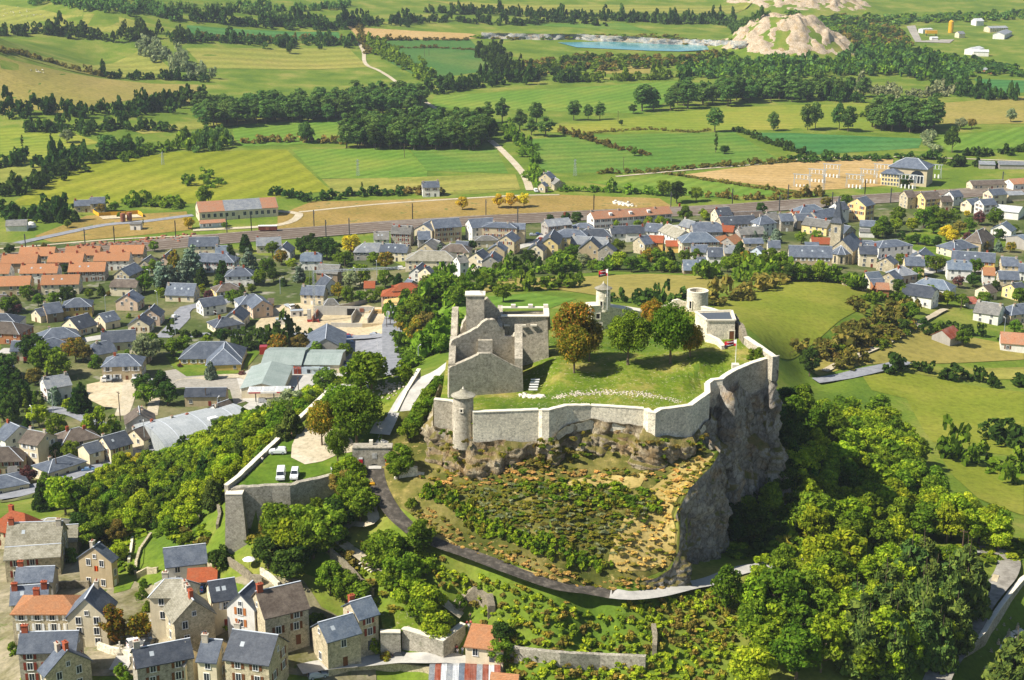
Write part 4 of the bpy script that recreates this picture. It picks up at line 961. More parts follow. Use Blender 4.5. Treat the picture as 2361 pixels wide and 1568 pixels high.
def KW(name,img,dy,thick,mat,jag=.25,seed=1,lab=None):
 o=wallpoly(name,img,sh(KA,dy),sh(KB,dy),thick,STONE[mat],kp,jag,None,None,seed,L0)
 if lab:o['label']=lab
 return o
KW('gable_wall',[(448.7,400),(449.2,368),(464,361.5),(478,355.2),(479,353.6),(491,353.4),(503,360),(515.5,366.5),(522.6,369),(523.4,395)],0,1.3,'castle',.12,1,'gabled front wall of the keep')
KW('cross_wall',[(450.5,395),(450.5,345),(452,341),(456.7,338),(470,332),(477.7,328),(482,323),(488,319.5),(495.5,320),(499,326),(504.6,330),(504.8,336.2),(514,336.6),(515.5,333.5),(519.5,334.5),(521,350),(522.5,392)],8,1.3,'castle',.3,2)
KW('rear_wall',[(459,360),(460,334),(463.5,322),(466.5,317),(488,297.6),(490,300),(494,304.5),(498.5,309),(500.5,313),(501.5,321),(501.5,350)],17,1.2,'castle',.3,3)
tw=MB();c0=PV(466,296,sh(KA,14),sh(KB,14));c1=PV(484.3,296,sh(KA,14),sh(KB,14))
tz=c0[2];tw.box(((c0[0]+c1[0])/2-L0[0],c0[1]+1.6-L0[1],1),(c1[0]-c0[0],3.2,tz-70+.0));tw.box(((c0[0]+c1[0])/2-.7-L0[0],c0[1]+1.5-L0[1],1),(c1[0]-c0[0]+2.2,3.4,tz-70-10.5),taper=.8)
tw.build('tower',[STONE['castle']],kp);tc=MB();tc.box(((c0[0]+c1[0])/2-L0[0],c0[1]+1.6-L0[1],tz-69),(c1[0]-c0[0]+.5,3.7,.3));tc.box(((c0[0]+c1[0])/2-L0[0],c0[1]+1.6-L0[1],tz-68.7),(c1[0]-c0[0]-.6,2.6,.35),taper=.6);tc.build('tower_cap',[STONE['coping']],kp)
# corner string on the tower and buttress on the cross wall
b_=MB();q=PV(472,330,sh(KA,14),sh(KB,14));b_.box((q[0]-L0[0],q[1]-.12-L0[1],6),(.25,.3,tz-76));b_.build('quoin_line',[STONE['coping']],kp)
b_=MB();q0,q1=PV(478,340,sh(KA,7.2),sh(KB,7.2)),PV(492.5,340,sh(KA,7.2),sh(KB,7.2));b_.box(((q0[0]+q1[0])/2-L0[0],q0[1]-L0[1]+.2,0),(q1[0]-q0[0],1.2,q0[2]-69));b_.build('buttress',[STONE['castle']],kp)
def sidewall(name,x0,prof,thick,mat,parent,loc,jag=.5,seed=4,blocky=True):
 V=[];pts=densify([(y,0,z)for y,z in prof],.7,0);m=len(pts);F=[]
 zz=[p[2]+jag*(mnoise.noise((p[0]*1.1,seed,1))+(.5 if blocky and int(p[0]*.9)%2 else 0))for p in pts]
 for sx in(0,thick):
  V+=[(x0+sx-loc[0],pts[i][0]-loc[1],69-loc[2])for i in range(m)];V+=[(x0+sx-loc[0],pts[i][0]-loc[1],zz[i]-loc[2])for i in range(m)]
 for i in range(m-1):
  F+=[(i+1,i,m+i,m+i+1),(2*m+i,2*m+i+1,3*m+i+1,3*m+i),(m+i+1,m+i,3*m+i,3*m+i+1)]
 F+=[(0,2*m,3*m,m),(m-1,2*m-1,4*m-1,3*m-1)]
 return link(name,mesh_np(name,V,F,[STONE[mat]]),parent)
sidewall('side_wall',KA[0]-.1,[(KA[1]+.6,77.6),(KA[1]+5,79),(KA[1]+12,80.5),(KA[1]+15,79.2),(KA[1]+19,82.2),(KA[1]+26,84)],1.5,'castle',kp,L0,.9)
sidewall('side_wall',KB[0]-1.9,[(KB[1]+.8,77.4),(KB[1]+4,79.4),(KB[1]+8,82),(KB[1]+9,83)],1.8,'castle',kp,L0,.6,7)
sidewall('side_wall',PV(501,340,sh(KA,17),sh(KB,17))[0]-.8,[(KB[1]+9,80),(KB[1]+17,84.2),(KB[1]+23,84)],1.2,'castle',kp,L0,.3,9)
W0=(549*1.0,357.8)
wy=P(549,357.8,74)[1];WA,WB=np.array([0,wy+.6,0]),np.array([10,wy,0])
wing=empty('hall_ruin',(4,wy,70));tag(wing,'long roofless hall wing with a flat topped wall right of the keep','castle ruin');LW=(4,wy,70)
wallpoly('front_wall',[(500,395),(501.5,318),(520,317.2),(547.5,316.8),(548.8,360),(545,385),(532,397)],WA,WB,1.2,STONE['castle'],wing,0,None,None,5,LW)
wallpoly('rear_wall',[(500,330),(502,312.6),(549.5,311.8),(550.6,330)],WA+np.array([0,7,0]),WB+np.array([0,7,0]),1.0,STONE['castle'],wing,0,None,None,6,LW)
e0=PV(548.8,316.8,WA,WB)
b_=MB();b_.box((e0[0]-4-.6,3.9,3.0),(1.2,6.6,e0[2]-73.0));b_.build('end_wall',[STONE['castle']],wing)
s0=PV(501.5,317.5,WA,WB)
b_=MB();b_.box(((e0[0]+s0[0])/2-4,.6,e0[2]-69.96),(e0[0]-s0[0]+.2,1.5,.2));b_.box(((e0[0]+s0[0])/2-4,7.6,e0[2]-69.9),(e0[0]-s0[0]+.2,1.2,.2));b_.box((e0[0]-4.5,4,e0[2]-69.94),(1.3,5.6,.2))
for k in(.25,.62,.95):b_.box((s0[0]-4+(e0[0]-s0[0])*k,7.6,e0[2]-69.7),(1.1,1.2,.6))
b_.build('coping',[STONE['coping']],wing)
b_=MB()
for k in(.12,.45,.68):b_.box((s0[0]-4+(e0[0]-s0[0])*k,-.1,e0[2]-72.2),(1.5,.5,.35))
b_.build('corbel',[STONE['coping']],wing)
# wooden steps in the shade between keep and hall
st=empty('timber_steps',tuple(P(533,390,71)));tag(st,'few pale timber steps in the deep shade beside the keep','steps')
for k in range(5):MB().box((0.35*k*.4,.9*k,.3*k),(2.0,.45,.22)).build('step',[FRAMEW],st)
FA,FB=P(591.8,332,71.8),P(655,334,72.4)
FA[1]=366.5;FB[1]=372
LF=(30,368,71);fa=empty('rear_facade',LF);tag(fa,'pale rear building front with arched door behind the courtyard trees','castle building')
wallpoly('wall',[(591.5,338),(591.8,306.8),(600,306.3),(617.8,308.6),(625,309.5),(640,312),(655.4,314.6),(656,338)],FA,FB,3.5,STONE['clean'],fa,.1,None,None,7,LF)
wallpoly('coping',[(591.2,307.2),(591.4,306),(600,305.5),(617.8,307.8),(640,311.2),(655.8,313.8),(655.8,314.9),(640,312.6),(617.8,309.2),(600,306.8)],FA-np.array([0,.15,0]),FB-np.array([0,.15,0]),3.9,STONE['coping'],fa,0,None,None,8,LF)
for u,v,w,h in((597.9,318.5,.9,1.3),(599.6,332,1.0,2.3),(627,324,.8,1.2),(640,327,.8,1.2)):
 q=PV(u,v,FA,FB);opening((q[0]-LF[0],q[1]-.05-LF[1],q[2]-LF[2]),w,h,fa,(0,-1),depth=.2,name='door' if h>2 else 'window')
tb=empty('terrace_building',(46.5,343.6,75));tag(tb,'square stone building with a dark flat roof terrace and a brown door','castle building');
m=MB();bx=[(0,0),(6.7,.1),(7.1,8.5),(-1.9,7.6)]
V=[(x,y,-1.5)for x,y in bx]+[(x,y,6)for x,y in bx];m.add(V,[(3,2,1,0),(4,5,6,7),(0,1,5,4),(1,2,6,5),(2,3,7,6),(3,0,4,7)]);m.build('wall',[STONE['clean']],tb)
MB().add([(x*.86+.35,y*.86+.5,6.03)for x,y in bx],[(0,1,2,3)]).build('terrace_floor',[plain('dark_terrace_slab','50565c',.6)],tb)
pr=MB()
for i in range(4):
 a,b=bx[i],bx[(i+1)%4];pr.bar((a[0],a[1],6.18),(b[0],b[1],6.18),.5,.36)
pr.build('parapet',[STONE['coping']],tb)
opening((6.0,-.02,1.1),1.1,2.4,tb,(0,-1),mat=WOODB,name='door')
b_=MB()
for k in range(4):b_.box((6.1,-.5-.35*k,1.0-.3*k-.3),(1.6,.4,.3))
b_.build('door_steps',[STONE['coping']],tb)
b_=empty('low_wall',tuple(P(705,341,76)));tag(b_,'low pale wall sloping down from the terrace building','low wall');pA,pB=P(705,341,76),P(721.5,349,76)
wallstrip('wall',[(0,0,1.6,-3),(2.2,-3,1.2,-3),(pB[0]-pA[0],pB[1]-pA[1],.6,-3)],.9,STONE['clean'],b_,cop=STONE['coping'])
ar=empty('arch_ruin',(41.5,376,74));tag(ar,'ruined arch stumps just left of the open tower','castle ruin')
wallpoly('wall',[(670,318),(670.5,303.5),(673,300.5),(678,299.4),(683,301.5),(686.5,302.2),(687,318)],(40,375.5),(46,375.5),.9,STONE['clean'],ar,.2,None,None,9,(41.5,376,74))
FR=plain('red_flag_cloth','b0202c',.8,0,.15);FK=plain('black_flag_cloth','28242a',.8,0,.15);FW=plain('white_flag_cloth','e8e6e2',.8,0,.05)
def flag(loc,ph,fw,fh,label,base=False):
 t=empty('flagpole',loc);tag(t,label,'flag')
 MB().lathe([(.08,0),(.05,ph)],8).build('pole',[FRAMEW],t)
 m=MB();nx=14
 for j,(z0,z1,mt)in enumerate(((0,.42,1),(.42,1,0))):
  b=len(m.v)
  for i in range(nx+1):
   s=i/nx;x=-s*fw;y=.18*math.sin(s*7);z=-.18*s*s*fw
   m.v+=[(x,y,ph-fh+z0*fh+z-.2),(x,y,ph-fh+z1*fh+z-.2)]
  for i in range(nx):m.f.append((b+2*i,b+2*i+1,b+2*i+3,b+2*i+2));m.m.append(mt if s and i>2 else(2 if z1==1 else 0))
 m.build('flag',[FR,FK,FW],t)
 w=MB()
 for k,ln in enumerate((.70,.24)):
  for i in range(5):w.box((-fw*(.3+.12*i),.18*math.sin((.3+.12*i)*7)-.05,ph-fh+ln*fh-.3-.1*(.3+.1*i)),(fw*.075,.03,fh*(.13 if k==0 else.1)))
 w.build('lettering',[FW],t)
flag((tx+.9,367.0,77.2),10.8,2.3,1.7,'red and black flag on the tall white pole by the slim round tower')
f2=P(735.3,366.5,74.6);flag((f2[0],f2[1],75.2),6.0,2.7,1.5,'red and black flag on the short pole above the right hand wall')
MB().box((0,0,-1.2),(1.6,1.5,1.9)).build('pier',[STONE['coping']],None,(f2[0],f2[1]-.1,74.6));tag(bpy.data.objects['pier'],'pale stone pier carrying the shorter flagpole','pier')
GP=P(375,474,56);gw=empty('gatehouse',(GP[0],GP[1],55.5));tag(gw,'grey stone gatehouse with a round arch over the road','gatehouse')
def arch_wall(w,h,ow,oh,th,left,right):
 """solid wall w wide with an arched opening cut right through; opening centred at x=0"""
 prof=[(-left,0),(-ow/2,0),(-ow/2,oh-ow/2)]+[(-ow/2*math.cos(a),oh-ow/2+ow/2*math.sin(a))for a in np.linspace(0.15,math.pi-.15,11)]+[(ow/2,oh-ow/2),(ow/2,0),(right,0),(right,h-.4),(left*0+right-1.2,h),(-left,h+.2)]
 n=len(prof);m=MB();V=[(x,-th/2,z)for x,z in prof]+[(x,th/2,z)for x,z in prof]
 m.add(V,[tuple(range(n)),tuple(range(2*n-1,n-1,-1))]+[(i+n,(i+1)%n+n,(i+1)%n,i)for i in range(n)]);return m
arch_wall(8.2,7.0,2.9,3.4,2.6,4.7,3.9).build('wall',[STONE['grey']],gw)
b_=MB();b_.box((-.3,0,7.05),(8.6,2.9,.22));b_.build('wall_top',[STONE['retain']],gw)
b_=MB();b_.box((-.7,.4,7.25),(.8,.8,1.1));b_.build('chimney',[STONE['coping']],gw);b_=MB();b_.box((1.7,-.6,5.2),(.35,.3,3.2));b_.build('post',[STONE['coping']],gw)
b_=MB()
for k in range(4):b_.box((-.35+.28*k,-1.36,4.7),(.1,.08,1.3))
b_.build('slots',[FRAMEW],gw)
FY=plain('yellow_cloth','d8a830',.8)
def banner(x,z,w,h,parts,parent):
 m=MB();tot=0
 for k,(fr,mt)in enumerate(parts):m.box((x,-1.40,z-tot-fr*h),(w,.04,fr*h-.02),mt);tot+=fr*h
 return m.build('banner',[FR,FW,FK,FY],parent)
banner(-2.9,5.0,.85,2.3,[(.2,1),(.4,0),(.15,2),(.25,1)],gw);o=banner(2.9,4.8,.9,2.8,[(.3,0),(.1,1),(.2,3),(.25,0),(.15,3)],gw)
# low ruined wall with slots right of the gate
rw_=P(400,487,55.5);LL=tuple(rw_);g2=empty('loopholed_wall',LL);tag(g2,'pale ruined wall with three narrow slots right of the gatehouse','ruined wall')
wallpoly('wall',[(392,492),(394,478),(399,476),(405,470),(408,466),(413,467.5),(417,468),(417.5,473),(424,474),(424.5,484),(410,490)],rw_,P(424,481,57),1.1,STONE['clean'],g2,.2,None,None,11,LL)
for u in(399.5,404.5,410):q=PV(u,482,rw_,P(424,481,57));MB().box((0,0,0),(.15,.3,.7)).build('slot',[DARKW],g2,(q[0]-LL[0],q[1]-LL[1]-.1,q[2]-LL[2]))
def gwall(name,img,up,down,thick,mat,label,cop=True,jag=.1,cat='wall',hs=None,world_pts=None,flip=False):
 pts=world_pts or[P(u,v,h)for u,v,h in img]
 if flip:pts=pts[::-1]
 L=pts[0];t=empty(name,(L[0],L[1],L[2]));tag(t,label,cat)
 P4=[(p[0]-L[0],p[1]-L[1],p[2]+up-L[2],p[2]-down-L[2])for p in pts]
 wallstrip('wall',densify(P4,1.0,jag),thick,STONE[mat],t,cop=STONE['coping']if cop else None,coph=.12);return t
gwall('terrace_wall',[(331.4,393.5,60.5),(300,423,59),(278,444.5,58),(256,465.5,57.3),(240,481,57),(228,490,56.6)],1.0,5,.9,'retain','long straight stone wall on the left edge of the grassy forecourt',flip=True)
gwall('ramp_wall',[(417.6,373.5,65.4),(404,396,63.4),(392,420,61.2),(384,433,60),(378.5,443,59.4)],1.2,1,.8,'retain','stone wall along the left side of the pale ramp road',flip=False)
gwall('retaining_wall',[(231,491,56.4),(243,490,56.4),(258,489,56.4),(272,488,56.4),(290,487.5,56.4),(309,483,56.5),(322,480,56.6),(334,477,56.8)],.5,9,1.4,'retain','tall retaining wall below the front of the forecourt',cop=False,jag=.3)
bs=P(235,491,56.4);t=empty('corner_bastion',(bs[0],bs[1],42));tag(t,'rough square bastion at the lower left corner of the forecourt','bastion')
MB().box((0,-.2,-4),(5.4,4.4,18.2),taper=.66).build('wall',[STONE['retain']],t);MB().box((0,-.2,14.22),(3.7,3.1,.2)).build('coping',[STONE['coping']],t)
ribbon('road',[(375,474),(376,460),(378,448),(384,440)],2.8,.12,OLDTAR,1,label='passage under the gatehouse')
ribbon('road',None,4.8,.14,OLDTAR,1.5,world_line=[P(380,446,59.2),P(386,437,59.8),P(399,415,61.8),P(412,394,63.8),P(424,380,65.3),P(438,376.5,66),P(452,374.5,66)],label='pale worn ramp road climbing from the gate to the keep',kind='structure')
ribbon('road',[(375,474),(377,487),(384,503),(393,517),(404,528),(418,538.5),(440,549),(470,562),(500,573),(530,584),(560,593),(590,599),(612,602)],3.9,.14,NEWTAR,1.2,label='dark freshly tarred lane curving below the grassy spur')
ribbon('road',[(610,601.7),(630,602),(650,600),(672,594.5),(695,587.5),(722,577.5),(745,570),(790,565),(830,563),(870,560),(910,556),(950,552),(975,552)],3.9,.15,OLDTAR,1.5,label='pale grey continuation of the lane to the right')
ribbon('road',[(968,551),(990,553),(1008,560),(1006,575),(995,592),(983,608),(972,628),(955,655),(943,672),(935,690)],5.2,.16,tar('patched_tarmac',['6c665c','8a8478','a09a8e'],.3),1.5,label='patched road running along the cemetery wall')
# court, forecourt and spur coverings
def drape_world(name,plan,off,mat,label,step=1.4,kind='structure'):
 return drape(name,None,off,mat,step,worldpts=[np.array(p)for p in plan],label=label,kind=kind,hf=H)
cc=CASTLE_PLAN.mean(0);drape('courtyard',None,.1,FIELD['court'],1.4,worldpts=[np.array(p)for p in inset(CASTLE_PLAN,.6)],label='grassy castle courtyard with bare stony patches',hf=COURT)
fc_=FORE_PLAN.mean(0);drape_world('forecourt',[p+(fc_-p)/np.linalg.norm(fc_-p)*1.3 for p in FORE_PLAN[:-2]],.08,FIELD['lawn'],'green forecourt where cars park')
drape('gravel_patch',[(300,428),(320,420),(335,432),(352,440),(357,452),(338,455),(322,462),(305,465),(291,458),(292,446)],.17,FIELD['path'],1.2,label='bare gravel under the forecourt trees')
sc_=SPUR_PLAN.mean(0);drape_world('spur_slope',[p+(sc_-p)/np.linalg.norm(sc_-p)*.9 for p in SPUR_PLAN],.06,FIELD['scrubslope'],'rough grassy slope below the castle rock',1.2)
drape('straw_slope',[(648,492),(668,476),(690,462),(712,453),(716,456),(703,470),(686,486),(677,500),(671,515),(676,532),(674,548),(664,562),(645,572),(622,572),(608,562),(612,545),(622,525),(628,508)],.2,FIELD['strawslope'],1.0,label='straw coloured dry grass along the top of the spur cliff')
drape('straw_slope',[(430,541),(418,528),(440,536),(470,552),(510,566),(560,580),(610,588),(618,592),(600,594),(560,587),(520,577),(480,562),(450,551)],.2,FIELD['strawslope'],1.0,label='dry grass verge above the dark lane')
drape('straw_slope',[(560,505),(590,486),(620,492),(640,488),(650,470),(630,478),(600,474),(570,482),(540,500)],.2,FIELD['strawslope'],1.0,label='dry grass band under the front outcrop')
# loose stones: foundations in the courtyard
def rubble(name,uvs,n,s0,s1,mat,label,spread=1.0,seed=1,hf=None):
 rng=np.random.default_rng(seed);c=catmull([G(u,v)for u,v in uvs],.3);idx=rng.integers(0,len(c),n);V=[];F=[]
 for i in idx:
  x,y=c[i,:2]+rng.normal(size=2)*spread;s=rng.uniform(s0,s1);z=H(x,y)+s*.2;b=len(V);q=rng.uniform(-.25,.25,(8,3))
  for k,(sx,sy,sz)in enumerate(((-1,-1,-1),(1,-1,-1),(1,1,-1),(-1,1,-1),(-1,-1,1),(1,-1,1),(1,1,1),(-1,1,1))):V.append((x+(sx*.5+q[k,0])*s,y+(sy*.5+q[k,1])*s,z+(sz*.3+q[k,2]*.5)*s))
  F+=[(b+3,b+2,b+1,b),(b+4,b+5,b+6,b+7),(b,b+1,b+5,b+4),(b+1,b+2,b+6,b+5),(b+2,b+3,b+7,b+6),(b+3,b,b+4,b+7)]
 o=link(name,mesh_np(name,V,np.array(F),[mat],uv=False));tag(o,label,'rubble',None,'stuff');return o
rubble('rubble',[(556,398),(575,394.5),(600,393),(630,394),(655,396.5)],520,.15,.38,STONE['castle'],'line of loose pale foundation stones across the courtyard',.7,2)
rubble('rubble',[(660,398),(672,400),(680,403)],70,.15,.35,STONE['castle'],'short run of loose stones at the right of the courtyard',.5,3)
rubble('rubble',[(523,395),(530,397),(540,397)],120,.3,.7,STONE['coping'],'heap of pale stones at the foot of the keep',.6,4)
rubble('rubble',[(385,385),(392,392),(398,388)],120,.25,.6,STONE['castle'],'pale scree beside the ramp wall',1.6,5)
rubble('rubble',[(540,406),(580,401),(620,402),(670,403),(690,398)],500,.1,.22,STONE['castle'],'small stones strewn over the front of the courtyard',2.2,6)
WIN_ME={}
def window_mesh(w,h,sh=None):
 key=(w,h,sh and sh.name)
 if key in WIN_ME:return WIN_ME[key]
 b=MB();b.box((0,-.03,0),(w,.06,h),0)
 for x in(-w/2-.04,w/2+.04):b.box((x,-.05,-.04),(.09,.12,h+.08),1)
 b.box((0,-.05,h),(w+.2,.12,.09),1);b.box((0,-.07,-.1),(w+.26,.18,.09),1);b.box((0,-.05,0),(.06,.1,h),1)
 me=mesh_np('window',b.v,b.f,[GLASS,FRAMEW],b.m)
 s_me=None
 if sh:
  c=MB()
  for x in(-w-.02,w+.02):c.box((x*.98,-.05,-.02),(w*.5,.09,h+.04),0)
  s_me=mesh_np('shutters',c.v,c.f,[sh])
 WIN_ME[key]=(me,s_me);return WIN_ME[key]
DOOR_ME={}
def door_mesh(mat,w=1.0,h=2.1):
 key=(mat.name,w,h)
 if key not in DOOR_ME:
  b=MB();b.box((0,-.03,0),(w,.08,h));DOOR_ME[key]=mesh_np('door',b.v,b.f,[mat])
 return DOOR_ME[key]
def slab_roof(L,W,He,Hr,kind,th,mat,ov=.45):
 """closed roof body: ridge along x. returns MB"""
 m=MB();a=L/2+ov*.6;w=W/2+ov;zr=He+Hr;ze=He-ov*Hr/(W/2)
 def shell(top):
  vs=[p for p in top];return vs
 if kind=='g':
  t=[(-a,-w,ze),(a,-w,ze),(a,0,zr),(-a,0,zr),(-a,w,ze),(a,w,ze)]
  V=[(x,y,z+th)for x,y,z in t]+t
  m.add(V,[(0,1,2,3),(3,2,5,4),(7,6,9,8),(8,9,10,11),(6,7,1,0),(5,11,10,4),(0,3,9,6),(3,4,10,9),(2,1,7,8),(5,2,8,11)])
 elif kind in('h','k'):
  ins=min(W/2,L/2*.98)if kind=='h' else W*.2
  if kind=='h':t=[(-a,-w,ze),(a,-w,ze),(a,w,ze),(-a,w,ze),(-(L/2-ins),0,zr),(L/2-ins,0,zr)];F=[(0,1,5,4),(1,2,5),(2,3,4,5),(3,0,4)];per=[0,1,2,3]
  else:
   zk=zr-Hr*.4;wk=w*.4+.0;t=[(-a,-w,ze),(a,-w,ze),(a,w,ze),(-a,w,ze),(-(L/2-ins),0,zr),(L/2-ins,0,zr),(-a,-wk,zk),(a,-wk,zk),(a,wk,zk),(-a,wk,zk)]
   F=[(0,1,7,5,4,6),(2,3,9,4,5,8),(7,8,5),(9,6,4)];per=[0,1,7,8,2,3,9,6]
  n=len(t);V=[(x,y,z+th)for x,y,z in t]+t
  m.add(V,F+[tuple(i+n for i in f[::-1])for f in F]+[(per[i]+n,per[(i+1)%len(per)]+n,per[(i+1)%len(per)],per[i])for i in range(len(per))])
 elif kind=='m':
  t=[(-a,-w,ze+Hr*.0),(a,-w,ze),(a,w,zr),(-a,w,zr)];V=[(x,y,z+th)for x,y,z in t]+t
  m.add(V,[(0,1,2,3),(7,6,5,4),(4,5,1,0),(5,6,2,1),(6,7,3,2),(7,4,0,3)])
 else:m.box((0,0,He),(L+.5,W+.5,.35))
 return m
HOUSES=[]
def house(A,B,W,He,Hr,kind,roof,wall,label,ext=0.0,chim=None,name='house',cat='house',wins=True,sh=None,floors=None,sky=0,near=False,group=None,ground=None,segs=None,door=True,extra_h=0.0,big=1.0):
 """A, B: where the two ridge ends are seen (columns, rows)"""
 Ht=He+Hr;z=(ground if ground is not None else G((A[0]+B[0])/2,(A[1]+B[1])/2+Ht*2)[2])+Ht
 for _ in range(10):
  a,b=P(*A,z),P(*B,z);c=(a+b)/2
  if ground is not None:break
  z2=H(c[0],c[1])+Ht;z=z+(z2-z)*.6
 g=z-Ht;d=b-a;L=float(np.hypot(d[0],d[1]));ang=math.atan2(d[1],d[0])
 L=max(2.5,min(L,95));
 if kind=='h':L+=W
 elif kind=='k':L+=W*.4
 L+=ext
 rng=random.Random(int(A[0]*13+A[1]*7));t=empty(name,(c[0],c[1],g),ang)
 HOUSES.append(((A[0]+B[0])/2,(A[1]+B[1])/2,label,tuple(c),L,W,ang));tag(t,label,cat,group)
 wm=WALLM[wall];rm=ROOF[roof];h0=-2.5
 # walls with gables
 m=MB();l,w=L/2,W/2
 if kind=='g' or kind=='k':
  if kind=='g':V=[(-l,-w,h0),(l,-w,h0),(l,w,h0),(-l,w,h0),(-l,-w,He),(l,-w,He),(l,w,He),(-l,w,He),(-l,0,He+Hr),(l,0,He+Hr)];m.add(V,[(0,1,5,4),(2,3,7,6),(1,2,6,9,5),(3,0,4,8,7)])
  else:
   k=He+Hr*.6;V=[(-l,-w,h0),(l,-w,h0),(l,w,h0),(-l,w,h0),(-l,-w,He),(l,-w,He),(l,w,He),(-l,w,He),(-l,-w*.4,k),(l,-w*.4,k),(l,w*.4,k),(-l,w*.4,k)]
   m.add(V,[(0,1,5,4),(2,3,7,6),(1,2,6,10,9,5),(3,0,4,8,11,7)])
 elif kind=='m':
  V=[(-l,-w,h0),(l,-w,h0),(l,w,h0),(-l,w,h0),(-l,-w,He),(l,-w,He),(l,w,He+Hr),(-l,w,He+Hr)];m.add(V,[(0,1,5,4),(2,3,7,6),(1,2,6,5),(3,0,4,7)])
 else:m.box((0,0,h0),(L,W,He-h0+.05))
 m.build('wall',[wm],t)
 th=.16 if not near else.2
 ro=slab_roof(L,W,He+.02,Hr,kind,th,rm).build('roof',[rm],t)
 if segs:
  for(s0,s1,mt)in segs:
   o=slab_roof(L*(s1-s0)-.3*.6*2,W,He+.14,Hr,'g',th,ROOF[mt]).build('roof_panel',[ROOF[mt]],ro,((s0+s1)/2*L-L/2,0,0));o['label']=dict(orange='orange tiled stretch of the roof').get(mt,'grey stretch of the roof')
 zr=He+Hr+th
 if kind in 'ghk' and roof not in('orange','red','faded','metal','rust','whitemetal','wood'):
  r_=MB();x0=L/2+.27 if kind=='g' else(L/2-min(W/2,L/2*.98)if kind=='h' else L/2-W*.2)
  wd=.3 if near else.26
  if x0>.1:r_.bar((-x0,0,zr+.03),(x0,0,zr+.03),wd,.1)
  if kind=='h':
   for sx in(-1,1):
    for sy in(-1,1):r_.bar((sx*x0,0,zr+.02),(sx*(L/2+.27),sy*(W/2+.45),He-.45*Hr/(W/2)+th+.05),wd*.7,.08)
  r_.build('ridge_cap',[ZINC],ro)
  # chimneys
 nc=rng.choice([1,1,2])if chim is None else chim
 for i in range(nc):
  x=(L/2-.6)*(1 if i%2 else-1)*(1 if kind=='g' else.45)*(.98 if nc<3 else(.3+.35*i));y=rng.uniform(-.12,.12)*W;zc=He+Hr*(1-abs(y)/(W/2))-.4
  cm=BRICK if rng.random()<.35 or roof in('orange','red')else PLAST;s=1.25 if near else 1.0
  ch=MB();hh=1.5 if not near else 2.0;ch.box((0,0,0),(.95*s,.6*s,hh));ch.box((0,0,hh),(1.1*s,.75*s,.12))
  co=ch.build('chimney',[cm],ro,(x,y,zc));p=MB();p.lathe([(.13,hh+.12),(.11,hh+.45)],6,(-.22,0));p.lathe([(.13,hh+.12),(.11,hh+.45)],6,(.22,0));p.build('chimney_pot',[BRICK],co)
  # windows on the sides that face the valley side of the camera
 if wins:
  nf=floors or max(1,int(round(He/2.75)));fh=He/nf;ww,wh=(1.0,1.35)if not near else(1.0,1.5)
  ww*=big;wh*=big
  sides=[((0,-w),0.0,L,0),((0,w),math.pi,L,1),((l,0),math.pi/2,W,2),((-l,0),-math.pi/2,W,3)]
  if sh is None and rng.random()<.3:sh=rng.choice(['r','w','b'])
  shm={'r':REDSH,'w':FRAMEW,'b':WOODB,'o':ORSH,None:None,'-':None}[sh]
  me,sme=window_mesh(ww,wh,shm);doored=False
  for(sx,sy),ra,ln,si in sides:
   na=ang+ra-math.pi/2;view=-(math.cos(na)*c[0]+math.sin(na)*c[1])/math.hypot(c[0],c[1])
   if view<-.25:continue
   n=max(1,int((ln-1.2)/3.1))if si<2 else max(1,int((ln-1)/3.4))
   for fl in range(nf):
    for i in range(n):
     if rng.random()<(.12 if si<2 else.3):continue
     q=(i+.5)/n*(ln-1.0)-(ln-1.0)/2+rng.uniform(-.2,.2);zz=fl*fh+fh*.36
     x,y=sx+q*math.cos(ra),sy+q*math.sin(ra)
     if fl==0 and not doored and view>.2 and door and i==n//2:
      link('door',door_mesh(rng.choice([WOODB,FRAMEW,REDSH,METAL])),t,(x,y,.05),ra);doored=True;continue
     wo=link('window',me,t,(x,y,zz),ra)
     if sme is not None:link('shutters',sme,wo)
   if kind=='g' and si>=2 and Hr>2.2 and view>0:link('window',window_mesh(.7,.9)[0],t,(sx,sy,He+Hr*.12),ra)
 for i in range(sky):
  q=MB();x=(-.25+.3*i)*L*.8;yy=-W*.24;zz=He+Hr*.52+th+.05;aa=math.atan2(Hr,W/2)
  s_=MB();s_.add([(-.4,-.5*math.cos(aa),-.5*math.sin(aa)),(.4,-.5*math.cos(aa),-.5*math.sin(aa)),(.4,.5*math.cos(aa),.5*math.sin(aa)),(-.4,.5*math.cos(aa),.5*math.sin(aa))],[(0,1,2,3)]);s_.build('skylight',[GALV],ro,(x,yy,zz))
 return t
